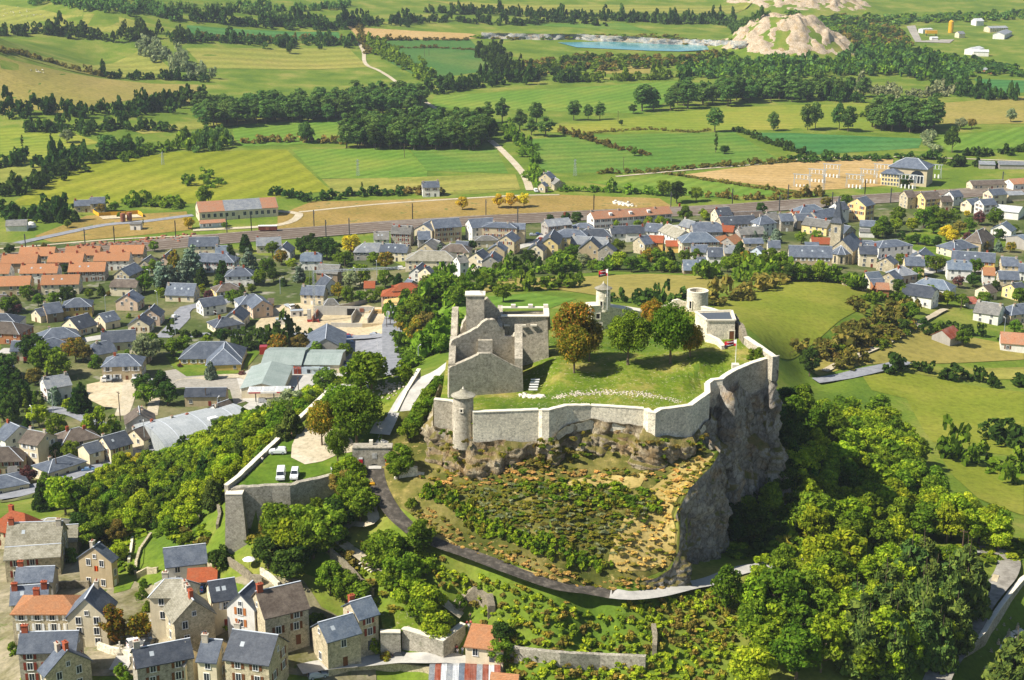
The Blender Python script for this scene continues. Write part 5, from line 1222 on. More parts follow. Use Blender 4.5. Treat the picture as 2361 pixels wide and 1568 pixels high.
HTAB='''
@0 1
685 280 838 275 7 4 2.6 g slate stone|low stone farmhouse with a slate roof behind the dark conifer belt|chim=2
835 254 965 250 7 5.6 2.8 g slate stone|taller end of the slate farmhouse above the yellow fence|chim=1
1842 466 2072 452 4.5 3 1.2 g faded blue|low annex with an orange roof in front of the goods shed|chim=0,name='shed',cat='shed'
58 466 248 459 8 3.2 2.2 g grey white|pale grey metal shed left of the white tent|chim=0,name='shed',cat='shed',wins=False
1208 490 1303 490 5 3.2 .3 f grey white|small flat roofed concrete hut beside the rusty tanks|chim=0,name='shed',cat='shed'
190 713 510 710 10 5.2 3.2 g orange tan|orange roofed terrace, left one of the back row|chim=3,sh='w'
612 707 925 703 10 5.2 3.2 g orange tan|orange roofed terrace, middle one of the back row|chim=3
1022 694 1330 692 10 5.2 3.2 g orange tan|orange roofed terrace, right one of the back row|chim=2
25 779 350 775 10 5.2 3.2 g orange brown|orange roofed terrace, left one of the second row|chim=2
455 768 775 766 10 5.2 3.2 g orange brown|orange roofed terrace, middle one of the second row|chim=3
878 757 1200 753 10 5.2 3.2 g orange white|orange roofed terrace, right one of the second row|chim=3
-60 871 98 869 10 5.2 3.2 g orange white|orange roofed terrace cut by the left edge, third row|chim=1
200 868 540 864 10 5.2 3.2 g orange white|orange roofed terrace with two skylights, third row|chim=2,sky=2
642 855 975 849 10 5.2 3.2 g orange grey|orange roofed terrace, right one of the third row|chim=1,sky=2
-60 984 285 976 10 5.2 3.2 g orange tan|orange roofed terrace cut by the left edge, front row|chim=1
390 971 735 963 10 5.2 3.2 g orange cream|orange roofed terrace with cream front and two skylights|chim=2,sky=2
352 1062 398 1060 4 2.5 1.2 m orange cream|small orange lean-to between the two front terraces|chim=0,name='shed',cat='shed',wins=False
1115 915 1245 855 8 4.5 3.0 g slate stone|stone gabled house right of the orange terraces|chim=1
1070 1005 1245 1009 8.5 4.6 2.6 k brown cream|brown roofed house with a tall chimney|chim=1
1322 832 1390 784 7 4 2.8 g grey stone|small stone gable beside the first blue cedar|chim=1
1500 800 1580 735 7 4 2.8 g brown pink|brown roofed gable half hidden by the conifers|chim=1
1745 622 2012 618 9 5 3.6 g slate cream|long slate roof right behind the conifers|chim=2,sky=1
1850 768 2085 772 10 5.5 3 h slate white|hipped slate villa behind the dark fir|chim=2
1990 700 2105 697 9 4.5 3 g blue cream|blue grey roof next to the railway|chim=1
2180 898 2245 897 10 5.4 3 h slate white|white villa with hipped slate roof and three red chimneys|chim=3,sh='w'
1548 1042 1808 1051 9 3.4 4.2 g slate cream|cream house with a steep slate roof and skylights|chim=1,sky=3
2055 1048 2120 1040 9 3 2.4 h brown yellow|low yellow bungalow with a brown hipped roof|chim=1
1838 1192 2048 1161 8.5 4.4 2.6 g slate white|modern white house with dark roof on a terrace|chim=0
1160 1152 1225 1106 10 4.4 3.2 g slate pink|cream gabled house with a garage door beside the lawn|chim=1
400 1238 548 1218 9.5 4.4 3.2 g slate brown|brown and cream slate roofed house left of the yellow one|chim=1
325 1286 408 1266 7 3.4 2.4 g slate cream|cream wing with its own gable in front of the brown house|chim=0
690 1184 735 1182 10 5 2.6 h slate ochre|bright yellow house with a hipped slate roof|chim=0
640 1368 808 1323 11 3.4 3.8 g dark cream|large cream gable with orange shutters|chim=0,sky=1,sh='o'
915 1330 1050 1299 8.5 3.6 2.8 g slate cream|small white gabled house right of the large cream gable|chim=0,sky=2
1272 1370 1318 1323 9 3.6 3 g dark cream|cream gabled house with white garden walls|chim=1
1380 1288 1425 1238 8 4.4 3 g dark pink|cream gabled house with a central chimney|chim=1
475 1462 588 1450 11 3.2 3 h slate pink|hipped slate bungalow with pink walls|chim=1
935 1492 1245 1474 10 3.8 3.2 g dark cream|long dark roofed house with a cream gable|chim=2
0 1396 112 1402 12 4.8 3.2 h brown rust|brown house with red rendered wall at the left edge|chim=1,sky=1
-20 1325 60 1325 12 3.6 3 h dark white|hipped dark house behind the red walled one|chim=0
-60 1150 60 1150 10 5.4 2.6 g brown pink|brown roof at the left edge below the terraces|chim=1
2058 1357 2092 1352 10 2.8 2.6 h dark cream|low hipped bungalow at the street bend|chim=1
2138 1318 2208 1248 8.5 4 3.2 g dark cream|narrow cream gable above the hipped bungalow|chim=1
2285 1150 2342 1144 10 4.6 2.8 h slate white|white house with hipped roof right of the white modern house|chim=1
@1 1
2 628 228 620 9 4 3 g pale cream|long pale slate roof beside the railway|chim=2
238 706 285 660 8 4.2 3 g slate white|white gable in front of the dark tree group|chim=1
445 762 575 762 8 5 3.2 k blue white|white chalet with a red balcony|chim=2
582 868 775 878 9 6.5 3 g grey brown|tall brown house with a grey roof and brick chimney|chim=1
625 962 695 1005 8 4.2 4 g dark white|white house with a steep dark roof behind the crane|chim=1
428 1066 638 1072 8.5 5 3 g slate cream|two storey cream house by the building site|chim=1
680 1188 700 1187 4 2.2 2 h grey grey|small pyramid roofed shed by the building site|chim=0,name='shed',cat='shed',wins=False
-5 1150 60 1205 9 5 3 g slate pink|gabled house at the left of the building site|chim=0
112 1197 158 1196 4 2.6 1 m brown ochre|small orange shed left of the building site|chim=0,name='shed',cat='shed',wins=False
1250 1155 1300 1160 9 3.4 2.6 k wood grey|unfinished block house with a bare timber roof|chim=0
1255 1088 1400 1088 9 5.5 2.4 h red pink|house with a red hipped tile roof above the timber roof|chim=1
1340 1042 1430 1040 8 6.5 2.4 h red pink|taller red tiled house behind the first|chim=0
1000 1026 1095 1025 7 2.6 2.2 g red cream|small orange roofed garage in the garden|chim=0,name='garage',cat='garage',wins=False
1442 1135 1488 1140 4 2.6 1.2 m red cream|tiny orange roofed lean-to by the hill hedge|chim=0,name='shed',cat='shed',wins=False
1400 1004 1450 1020 7 5 2.6 g slate grey|slate roofed house squeezed behind the red roofs|chim=1
1500 746 1745 748 12 5 3.4 h lauze cream|long stone slab roofed building with creeper on its wall|chim=0
1850 796 1930 786 7 8.5 2.4 g grey white|tall old white house with peeling wall|chim=2
1475 902 1535 853 7 4.6 2.8 g dark white|small white gable left of the cream gable|chim=1
1558 900 1595 888 8 4.6 2.8 g dark cream|cream gable with a dark roof above the hill trees|chim=1
1742 936 1768 920 6 3.2 2.2 g dark grey|small dark roofed outbuilding below the peeling house|chim=0
990 676 1150 676 9 4.6 3.4 h pale grey|pale slate roof with a dormer left of the cream gable|chim=1,sky=1
1158 678 1410 690 8.5 5 3 g slate cream|long slate roofed house with a cream gable end|chim=2,sky=2
1560 676 1622 631 9 4.6 3.2 g grey beige|beige gable facing the railway houses|chim=0
1258 512 1440 518 9 7 3.2 g grey greystone|dark stone house with red shutters by the railway|chim=3,sh='r'
1088 572 1225 570 8.5 4.5 3 g grey white|grey roofed house left of the red shuttered one|chim=1,sky=2
1492 568 1602 565 9 5 3.2 g slate grey|slate roofed house right of the red shuttered one|chim=1
1620 458 1868 442 12 8 3.4 g slate beige|large apartment block with small balconies|chim=0,sky=0
1540 500 1618 460 10 7 3 g slate cream|cream gabled wing of the apartment block|chim=0
1962 456 2180 440 12 8 3.4 g slate white|white apartment block with a balcony gable|chim=0
2188 482 2330 487 10 9 1.6 h slate beige|beige tenement with red shutters beside the station square|chim=2,sh='r'
2082 608 2160 606 8 4 1.6 h grey cream|low cream building below the beige tenement|chim=0
1792 682 1898 686 9 4.4 2.8 h brown cream|brown hipped house between the apartment blocks|chim=1
2025 764 2092 727 8.5 8 3 g dark cream|tall cream gable with white shutters, front of the old town|chim=1,sh='w'
2160 796 2195 748 8 7 2.6 g dark grey|dark gabled house behind the tall cream one|chim=1
2212 692 2242 660 8.5 8 2.8 g slate tan|high narrow tan gable in the old town|chim=1
2302 604 2358 566 9 7 3 g slate beige|slate gable left of the big tan gable|chim=0
1640 640 1700 660 7 3.5 2.4 g grey grey|low grey roofs in front of the apartment balconies|chim=0
1850 655 1960 662 7 3.4 2.4 g dark grey|dark low roofs below the white apartment block|chim=1
1532 107 1685 103 9 6 2.8 g slate white|lone two storey white farmhouse with slate roof and outside stair|chim=2
530 1 531 1 1 1 1 x|
@2 1
303 30 348 14 8.5 6.5 3 g slate beige|stone house beside the track with a slate roof|chim=2
272 118 300 108 5 4 2 g slate beige|low wing of the house beside the track|chim=0
360 48 440 95 7 4 2.4 g grey stone|grey barn behind the house beside the track|chim=0
302 462 520 441 9 6 2.6 g pale grey|pale roofed railway building with a gable end|chim=1,sky=2
620 492 690 491 7 3.4 1.8 h slate white|small hipped building beside the station|chim=0
0 492 122 494 10 8 2 g slate beige|beige tenement block at the left of the old town|chim=1
342 626 386 549 9 7.5 3.4 g dark yellow|tall yellow gable beside the station forecourt|chim=1
214 688 256 641 8 5.4 3 g dark cream|cream gable with dark slate roof behind the hill hedge|chim=2
455 605 535 605 7 8 .4 f slate yellow|yellow flat topped house in the old town|chim=0
560 606 895 628 9 5 3 g pale grey|long pale slate roof behind the big tan gable|chim=2
719 645 742 612 10.5 6.5 4.6 g dark tan|big tan gable with two small windows above the hill hedge|chim=0
868 690 892 666 8 6 3 g dark greystone|dark stone gable right of the big tan gable|chim=0
905 521 1038 517 9 5 3 g dark white|long dark slate roof in front of the station, left half|chim=1
1048 513 1215 512 9 5 3 g dark white|long dark slate roof in front of the station, right half|chim=2
690 540 850 545 9 4 3 h dark grey|flat dark roofs between station and tan gable|chim=1
480 545 620 548 9 5 2.6 h slate beige|mansard roofed house by the station square|chim=2
1242 490 1388 502 9 5.4 3.2 g slate white|slate roofed house with dormers right of the long dark roofs|chim=2,sky=1
1432 492 1600 562 10 5.5 3.4 g lauze white|long mottled stone slab roof running away from the station|chim=2
1172 616 1252 602 9 5.6 3.2 g slate stone|stone house with blue shutters and a glazed balcony|chim=1,sh='w'
1270 602 1400 608 8 5 2.6 g red ochre|orange roofed house beside the stone house|chim=0
1420 650 1560 652 7 4 2 g red ochre|low orange roofed veranda house|chim=0
1650 578 1790 575 11 7 3.6 h blue cream|cream house with a grey green hipped roof|chim=1
1590 452 1690 478 8 5 2.8 g pale cream|pale slate house left of the dormered roofs|chim=1
1700 484 1885 482 11 6.5 3.8 k slate grey|large grey house with many dormers|chim=2
1912 434 2230 418 10 6 3.2 g dark stone|long dark slate roof with stone front and blue shutters|chim=2,sh='w',sky=1
1870 352 2000 342 9 5 3.4 g dark cream|dark slate roofs by the big green tree|chim=1,sky=1
2020 392 2300 378 9 3.5 2 g brown tan|long low brown shed roof by the railway|chim=0
1930 508 2050 516 8 4.4 2.4 g red stone|square orange roof among the slate roofs|chim=1
1860 622 1965 600 8 4 2.6 g orange cream|orange roofed house left of the red gable|chim=0
1985 622 2062 590 8 4.4 2.8 g orange grey|orange roof with a grey gable end|chim=0
2082 532 2310 520 9 4.4 2.8 g grey grey|long grey roof right of the orange roofs|chim=1
2300 425 2345 420 8 7 3.4 h slate white|tower like hipped slate roof at the edge of the old town|chim=1
1655 690 1800 692 8 4 2.6 g slate white|slate roofed house in front of the cream hipped house|chim=1
1805 715 1940 716 8 4.5 3.4 g dark white|dark slate roof with a satellite dish|chim=0,sky=1
1950 700 2075 698 8 4 2.6 g pale beige|pale slate roof right of the dark one|chim=1
1578 832 1705 832 9 2.6 3.4 g blue brown|blue slate bungalow with brick base above the hill hedge|chim=0,sky=1
1706 806 1782 805 7 3.2 2.6 g slate brown|higher end of the blue slate bungalow|chim=1,sky=1
2255 712 2292 701 8 4.4 2.8 g slate blue|small blue rendered gable right of the pine|chim=0
2130 632 2305 630 9 4.6 1.6 g slate beige|plain slate roofed hall behind the blue gable|chim=1
@3 1
-20 395 75 390 10 6 3 g grey grey|grey roofed terrace end at the middle of the town|chim=1
100 405 215 402 10 6 3 g slate greystone|slate roofed stone house with a row of white windows|chim=1,sh='w'
1256 191 1330 186 9 7 3.2 g brown stone|tall stone gable below the power station|chim=0
1412 207 1560 196 10 7 3.2 g brown yellow|yellow gabled house with red shutters below the power station|chim=2,sh='r'
1578 240 1680 237 9 5.5 2.6 g brown stone|stone house joined to the yellow gabled one|chim=1
1672 197 1760 186 8 5.6 2.8 g slate white|white gable near the railway right of the stone houses|chim=1
1832 272 1932 256 8 5 2.6 g slate cream|cream gable with creeper beside the railway|chim=0
1952 272 2075 262 8.5 7.4 2.6 g slate white|white three storey house near the right edge|chim=1
2032 182 2165 171 9 6 2.6 g slate cream|wide cream house at the level crossing|chim=1
2195 200 2340 195 8 4 1.4 g pale beige|low beige warehouse at the right edge|chim=0,wins=False
2130 318 2345 340 16 4.5 2 g whitemetal white|white industrial hall at the right edge|chim=0,wins=False,name='hall',cat='hall'
1862 98 2175 90 9 3.2 2 g brown cream|long brown barn across the railway|chim=0,name='barn',cat='barn'
2222 84 2380 72 10 4 2.4 g faded white|orange roofed house across the railway at the right edge|chim=0
822 262 905 242 12 9.5 3.6 g slate yellow|big pale yellow three storey building|chim=0,floors=3,big=1.2
615 303 705 292 9 8 3.2 g dark white|tall dark slate house with a white gable beside the yellow building|chim=1
330 325 430 318 11 4.4 3.4 h blue grey|blue grey hipped roof next to the tracks|chim=1
405 382 600 348 11 6 3.2 g slate greystone|long slate roof running towards the white gable|chim=1
215 385 360 372 9 3.6 1.6 g red cream|flat orange roof beside the tracks|chim=1
250 405 400 400 9 5 2.8 g slate grey|grey slate roof behind the flat orange roof|chim=1
352 436 582 468 10 5 3 g grey yellow|pale yellow house with dormers left of the church spire|chim=3
620 492 760 520 10 5 3 g slate greystone|slate roofs directly behind the church spire|chim=1
852 463 990 470 9 4 2.2 g slate white|slate roofed row of white garages|chim=0,wins=False
845 555 980 560 8 3 .3 f grey white|flat roofed garage with pale ramps|chim=0,wins=False,name='garage',cat='garage'
195 696 588 706 10 6 4 g slate tan|very long slate roofed convent left of the church|chim=0,sky=3,sh='w'
400 622 590 625 12 3.6 2 g red beige|wide orange roof behind the long convent|chim=1
345 677 470 680 5 4.5 1.5 m slate white|narrow slate strip roof behind the convent|chim=0,wins=False
0 650 110 652 9 4.4 2.6 g slate cream|low slate roof left of the convent|chim=1
842 696 1002 700 9 7 3 g dark cream|cream two storey house with arched dormers right of the church|chim=2,big=1.1
1062 652 1180 642 12 6 2 h slate white|big white building with a hipped slate roof and blue ground floor|chim=0,sky=1,big=1.2
850 650 960 652 10 4 2.6 h slate beige|low slate hip behind the cream dormered house|chim=1
1085 807 1125 785 8.5 4.6 2.8 g slate stone|stone gable between church and garden|chim=1
1262 796 1438 801 9 6 3.2 g slate yellow|pale yellow house with one tall chimney at each end|chim=2
1220 896 1252 892 8.5 4 2.8 h pale pink|small pinkish villa with hipped roof and red chimney|chim=1
1390 768 1448 716 11 5 3.6 g slate white|long white gable in the right part of the town|chim=1
1720 652 1785 642 12 4.5 3.2 h slate cream|hipped slate villa beside the park|chim=2,sky=1
1700 744 2098 770 10 5 3.2 g slate ochre|long slate roof with dormers and ochre walls|chim=3,sky=2
1930 560 1990 535 9 6 5 h brown tan|old brownish pavilion with a pointed turret roof|chim=2
2155 500 2200 472 11 4.6 3.4 g blue white|blue roofed white chalet right of the pavilion|chim=1
2300 605 2390 590 14 5 2 g blue grey|blue roofed grey hall at the right edge|chim=0,wins=False,name='hall',cat='hall'
1692 832 1840 838 9 6 3.2 k blue white|white house with a pale blue roof and dormer|chim=2
1985 897 2090 902 8 5.2 2.6 g orange white|narrow white house with an orange roof|chim=0
2125 930 2308 936 9 5.4 2.8 g slate beige|beige house with grey slate roof right of the orange roof|chim=0
2150 803 2300 808 10 5 3 g slate beige|wide slate roof at the right edge of the town|chim=2
2318 862 2400 868 9 4.6 2.8 g slate white|slate roof cut by the right edge|chim=1
900 948 1020 936 8 4.4 2.6 g blue cream|blue slate house below the church|chim=1
1112 945 1165 922 8.5 5 3 g slate stone|stone gable with a round window below the yellow house|chim=0
945 1008 1050 1000 6 3.2 1.8 g slate rust|low red walled shed with blue slates|chim=0,name='shed',cat='shed'
1000 1040 1110 1042 6 3 2 g faded rust|rusty orange barn roof at the hill field|chim=0,name='barn',cat='barn',wins=False
705 972 810 985 6 2.6 1.8 g faded stone|small orange lean-to roof behind the church apse|chim=0,name='shed',cat='shed',wins=False
838 993 910 1000 6 3 2 g slate stone|slate outhouse right of the apse|chim=0,name='shed',cat='shed',wins=False
1312 1047 1508 1075 10 4.6 3.6 k dark white|large white farmhouse with dark roof on the edge of the hill field|chim=0,sky=0
1455 995 1620 1018 9 3.6 3 h blue white|pale blue grey roof behind the white farmhouse|chim=1
1985 1066 2050 1050 8 3.6 2.6 g brown cream|cream gable with a light brown roof|chim=2
2240 1050 2340 1035 10 4.6 2.6 g dark yellow|yellow house with a wide dark roof at the right|chim=1
1935 1208 2165 1240 11 4.4 3.4 g grey white|large grey roofed farmhouse with a pale gable|chim=2
2260 1245 2380 1230 9 4.4 2.8 h slate pink|pink house with blue slates cut by the right edge|chim=1
1830 1195 1930 1190 7 2.4 1 m rust white|low rusty roofed shed beside the large farmhouse|chim=0,name='shed',cat='shed',wins=False
1602 1477 1704 1436 8 3.2 2.6 g rust grey|stone barn with a bright red rusty roof|chim=0,name='barn',cat='barn',wins=False
2150 1492 2400 1510 12 3.6 2.8 g faded white|long low house with an orange roof at the right edge|chim=0
@3 0
1320 1462 1322 1462 1 1 1 x|
1895 455 2035 458 10 5 2 g whitemetal white|white hall right of the dark wood|chim=0,name='hall',cat='hall',wins=False
1860 440 1950 425 12 6 2 g whitemetal white|taller white shed behind the white hall|chim=0,name='hall',cat='hall',wins=False
1900 170 1970 168 12 6 3 g whitemetal white|white gabled depot at the top right|chim=0,name='hall',cat='hall',wins=False
2020 242 2190 238 14 5 2 g pale cream|long pale roofed depot at the top right|chim=0,name='hall',cat='hall'
2130 300 2200 270 14 5 2.5 g pale white|blue grey roofed depot at the top right|chim=0,name='hall',cat='hall',wins=False
1745 290 1800 288 9 5 2.6 g pale cream|small hangar with a dark doorway by the gravel works|chim=0,name='hall',cat='hall',wins=False
1410 262 1500 258 9 5 1 g whitemetal white|white building of the gravel works|chim=0,name='hall',cat='hall',wins=False
1500 338 1560 338 10 3 1 g whitemetal white|low white shed of the gravel works|chim=0,name='hall',cat='hall',wins=False
1995 625 2080 630 8 4 1.5 g pale rust|small blue roofed hut at the edge of the dark wood|chim=0
1945 1485 2090 1490 12 3 1.2 g pale grey|long grey sheet roofs beside the power station|chim=0,name='barn',cat='barn',wins=False
2120 1488 2355 1492 12 3 1.2 g pale grey|second row of grey sheet roofs at the right edge|chim=0,name='barn',cat='barn',wins=False
@0 2
110 12 222 8 10 4.4 2.6 g slate cream|cream house with a slate roof left of the tractor|chim=0
420 0 500 -20 9 4.4 2.8 h slate pink|hipped slate house above the tractor garden|chim=0
0 185 90 168 9 4.4 2.8 g blue white|white and blue house at the left edge|chim=0
870 30 985 8 9 4 3.4 k slate cream|slate roofed house left of the autumn trees|chim=1
1268 10 1310 -30 7 6.5 3 g slate cream|cream gable partly hidden by trees|chim=0
1090 132 1180 130 11 6 3 h slate tan|two storey tan house with garage behind the white truck|chim=1,big=1.2
392 352 620 314 9 5.6 2.8 g pale white|white house with a pale roof and glazed balcony|chim=2
1838 18 2082 16 14 3 4.6 h slate ochre|large bungalow with a wide hipped slate roof, left wing|chim=0
2070 25 2062 80 13 3 4.4 h slate ochre|large bungalow with a wide hipped slate roof, right wing|chim=0
1715 443 2086 440 7 4 2 g dark tan|low barn with two small windows|chim=0,name='barn',cat='barn'
1962 602 2105 550 8.5 4.6 2.8 g brown white|white gabled house with brown shutters by the arched hall|chim=1,sh='b'
1290 690 1278 614 9.5 6 3 g brown grey|grey brown gabled house with a balcony|chim=3
1232 828 1425 752 8.5 4.6 2.8 g brown cream|cream house with a brown roof by the main road|chim=2
1590 722 1700 690 9 4.4 2.6 h brown cream|brown hipped roof left of the arched hall|chim=2
945 895 1148 838 8.5 5.4 3 g dark cream|cream house with dark slates and glazed porch|chim=1,sky=1
765 968 900 930 7 5 2 g slate cream|lower wing of the house with the glazed porch|chim=0
655 822 735 806 10 5 2.8 h brown cream|brown hipped house beside the willow|chim=2
262 828 430 858 9.5 8 2.6 g brown cream|tall cream house with two red chimneys|chim=2,sh='w'
75 752 180 800 11 4.8 3.4 g slate white|white house with a slate roof left of the tall cream house|chim=1
-30 990 80 985 10 4.8 3 h brown tan|brown roofed house at the left edge above the conifers|chim=1
485 1106 602 1070 9 3.6 1.8 h slate cream|low hipped slate bungalow by the blue car|chim=1
-40 1262 60 1245 11 3.6 1.8 h slate cream|slate bungalow cut by the left edge beside the main road|chim=0
75 1200 150 1192 5 2.4 .6 m grey white|small garden shed by the purple bush|chim=0,name='shed',cat='shed',wins=False
@1 2
655 -150 640 -10 15 4.5 4 g slate grey|large slate roofed hall beside the car park|chim=0,name='hall',cat='hall',wins=False
'''
HS={}
def do_house_table(T,near=False):
 c_,r_=0,0
 for ln in T.strip().splitlines():
  if ln.startswith('@'):c_,r_=map(int,ln[1:].split());continue
  parts=ln.split('|');f=parts[0].split()
  if len(f)<10 or f[7]=='x':continue
  k,u0,v0=RG(c_,r_);n=[float(x)for x in f[:7]]
  kw=eval('dict(%s)'%parts[2])if len(parts)>2 else{}
  HS[parts[1]]=house((u0+n[0]*k,v0+n[1]*k),(u0+n[2]*k,v0+n[3]*k),n[4],n[5],n[6],f[7],f[8],f[9],parts[1],near=near,**kw)
do_house_table(HTAB)
# goods shed with its roof in three stretches
k,u0,v0=RG(0,1)
house((196.8,202.2),(275,197.3),17,5.2,4.2,'g','pale','cream','large goods shed with an orange and grey roof',segs=[(0,.32,'faded'),(.8,1,'faded')],chim=0,name='goods_shed',cat='warehouse',sh='-',big=1.6,floors=1)
# station
sb=house((590.6,211.9),(668.2,206.2),10.5,6,3,'g','faded','white','long station building with an orange roof and brown shutters',chim=5,name='station',cat='station',sh='b',floors=2)
for x in(-13,-1,10):
 d=MB();d.box((0,0,0),(1.5,1.8,1.5));d.box((0,-.1,1.5),(1.8,2.2,.15));d.build('dormer',[FRAMEW],sb,(x,-3.2,6.8))
NEAR='''
@0 3
60 5 130 20 8 5 3.6 h red stone|orange pantiled roof at the far left edge of the village|chim=1
45 70 328 62 8 7 3.6 g lauze greystone|big house with a pale stone slab roof and two huge chimneys|chim=2,sky=1
30 200 318 180 6 5.5 1.6 g lauze stone|lower roof of weathered stone slabs in front of the big one|chim=0
345 82 408 78 7 4 2.6 g lauze stone|small stone slab roofed barn with a bare wall|chim=0,wins=False
262 46 290 46 6 4 1.8 h lauze stone|round looking stone slab roof behind the big house|chim=0,wins=False
497 194 520 176 8.2 7 3 g slate tan|tan gabled house with an orange cloth hanging from the window|chim=1
92 305 285 298 6 5 2 g slate grey|long slate roof left of the arched ruin|chim=1
62 406 252 392 6.5 6 2.4 g slate stone|slate roof with a tall red brick chimney|chim=2,sky=1
190 452 335 452 8 7 2 h orange stone|stone house with an orange roof of round tiles|chim=1
498 388 448 470 8 7 4 g slate cream|large dark slate roof behind the round green tree|chim=1
112 648 410 640 6.5 7 2.4 g slate greystone|slate roofed stone house with a square white chimney|chim=1
318 712 352 742 9 5.5 3.6 g slate stone|low slate gabled stone house at the bottom edge|chim=2
865 205 1078 181 7 5 2.6 g slate white|cream house with a slate roof and a covered terrace|chim=0
870 365 960 365 5.5 9 2.4 h lauze cream|tower like stone roofed part of the old mansion|chim=1
965 405 1018 478 8 9 3.6 g lauze stone|old mansion with a stone slab roof and tall chimneys|chim=3
1100 380 1230 360 7 6.5 2.6 g dark cream|cream house with dormers and blue shutters|chim=0,sky=2,sh='w'
1262 440 1330 378 6 7.5 3 g slate white|slim white house with orange shutters|chim=0,sh='o'
702 735 995 680 6 7.5 2.2 g dark greystone|long dark slate roofed stone house at the bottom|chim=1,sky=1
1070 680 1168 688 7 7.5 2.6 g slate cream|cream fronted slate house between two stone houses|chim=1
948 722 1010 735 5 6 2 g grey cream|small grey roof with a little dormer at the bottom|chim=1
@1 3
-118 632 112 662 9 8 3.6 g dark stone|big dark slate house with brown shutters at the bottom|chim=1,sky=1,sh='b'
2 432 230 380 8.5 7.5 3.6 g brown stone|tall white stone gable with a long brown slate roof|chim=1,sh='b'
332 596 505 548 7 6.5 2.4 g blue stone|pale stone house with a blue grey roof and glazed porch|chim=0,sky=1
498 488 600 458 6.5 7.5 2.2 g blue stone|narrow stone house with a blue grey roof and brick chimney|chim=1
1122 640 1318 662 5.5 3 1.6 m orange cream|small cream outbuilding with an orange tiled roof|chim=0
1245 858 1380 870 6 4 2 g orange stone|orange tiled roof cut by the bottom edge|chim=0,wins=False
'''
do_house_table(NEAR,near=True)
def find(lbl):return HS[lbl]
# the patched tin roof at the bottom
tr=empty('tin_roof',tuple(PH(465,672,3)));tag(tr,'patchwork tin roof of white and rust red sheets at the bottom edge','roof');tr.location.z-=3
tr.name='patched_shed';tr['category']='shed'
MB().box((0,0,-2),(13,7,5),0).build('wall',[WALLM['tan']],tr)
cols=[ROOF['pale'],ROOF['rust'],ROOF['whitemetal'],ROOF['pale'],ROOF['whitemetal'],ROOF['blue'],ROOF['rust'],ROOF['rust'],ROOF['pale'],ROOF['rust'],ROOF['whitemetal'],ROOF['rust']]
for i in range(12):
 MB().add([(-6.9+1.15*i,-4.2,3.0),(-6.9+1.15*i+1.12,-4.2,3.0),(-6.9+1.15*i+1.12,0,4.4),(-6.9+1.15*i,0,4.4),(-6.9+1.15*i,4.2,3.0),(-6.9+1.15*i+1.12,4.2,3.0)],[(0,1,2,3),(3,2,5,4)]).build('panel',[cols[i]],tr)
 # orange cloth hanging from the window of the tan house, its shutters
t=find('tan gabled house with an orange cloth hanging from the window')
cg=PH(768+715*.10843,170+690*.10843,9);CX,CY,CZ=cg[0],cg[1],cg[2]-9
ch=empty('church',(CX+2,CY+6,CZ),rad(62));tag(ch,'stone church with a tall pointed slate spire and round apse','church')
m=MB();V=[(-9,-5.5,-2),(9,-5.5,-2),(9,5.5,-2),(-9,5.5,-2),(-9,-5.5,7),(9,-5.5,7),(9,5.5,7),(-9,5.5,7),(-9,0,12),(9,0,12)]
m.add(V,[(0,1,5,4),(2,3,7,6),(1,2,6,9,5),(3,0,4,8,7)]);m.build('wall',[STONE['village']],ch)
r_=slab_roof(18,11,7,5,'g',.2,None).build('roof',[ROOF['slate']],ch)
ap=MB().lathe([(4.3,-2),(4.3,6)],8,(-10.2,0)).build('apse',[STONE['village']],ch);MB().lathe([(4.9,5.8),(.1,9.4)],8,(-10.2,0)).build('apse_roof',[ROOF['slate']],ap)
for k in range(8):
 a=k*math.pi/4;MB().bar((-10.2+4.95*math.cos(a),4.95*math.sin(a),5.9),(-10.2,0,9.55),.18,.12).build('ridge_cap',[ZINC],ap)
for k in(2.5,3.5,4.5,5.5):
 a=k*math.pi/4;x,y=-10.2+4.0*math.cos(a),4.0*math.sin(a);o=MB();o.box((0,0,0),(.9,.2,3.2));o.build('window',[GLASS],ap,(x,y,1.6),a+math.pi/2)
tw_=MB();tw_.box((2,5.8,-2),(5,5,20));to=tw_.build('tower',[STONE['village']],ch)
sp=MB();V=[];lv=[(3.2,18,0),(2.0,20.2,0),(1.45,23,0),(.02,31,0)]
for r,z,_ in lv:V+=[(2+sx*r,5.8+sy*r,z)for sx,sy in((-1,-1),(1,-1),(1,1),(-1,1))]
F=[(k*4+i,k*4+(i+1)%4,(k+1)*4+(i+1)%4,(k+1)*4+i)for k in range(3)for i in range(4)];sp.add(V,F+[(3,2,1,0)]);sp.build('spire',[ROOF['dark']],ch)
for ra,(x,y)in((0,(2,3.28)),(-math.pi/2,(-.52,5.8))):link('belfry_window',window_mesh(1.2,2.6)[0],to,(x,y,13.3),ra)
pg=PH(768+1330*.1084,0+1462*.1084,16);PX,PY,PZ=pg[0],pg[1],pg[2]-16
ps=empty('power_station',(PX,PY,PZ),rad(-28));tag(ps,'tall power station hall with a great arched window and hipped slate roof','power station')
MB().box((0,0,-1),(24,17,12.5)).build('wall',[WALLM['beige']],ps);slab_roof(24,17,11.5,4.5,'h',.3,None,.9).build('roof',[ROOF['slate']],ps)
r_=MB();r_.bar((-3.7,0,16.4),(3.7,0,16.4),.5,.2)
for sx in(-1,1):
 for sy in(-1,1):r_.bar((sx*3.7,0,16.4),(sx*12.5,sy*9.3,11.5),.45,.2)
r_.build('ridge_cap',[ZINC],ps)
aw=MB();aw.add([(x,-8.58,z)for x,z in[(-4,2),(4,2),(4,7)]+[(4*math.cos(a),7+3*math.sin(a))for a in np.linspace(.2,math.pi-.2,9)]+[(-4,7)]],[tuple(range(13))]);aw.build('arched_window',[GLASS],ps,(6,0,0))
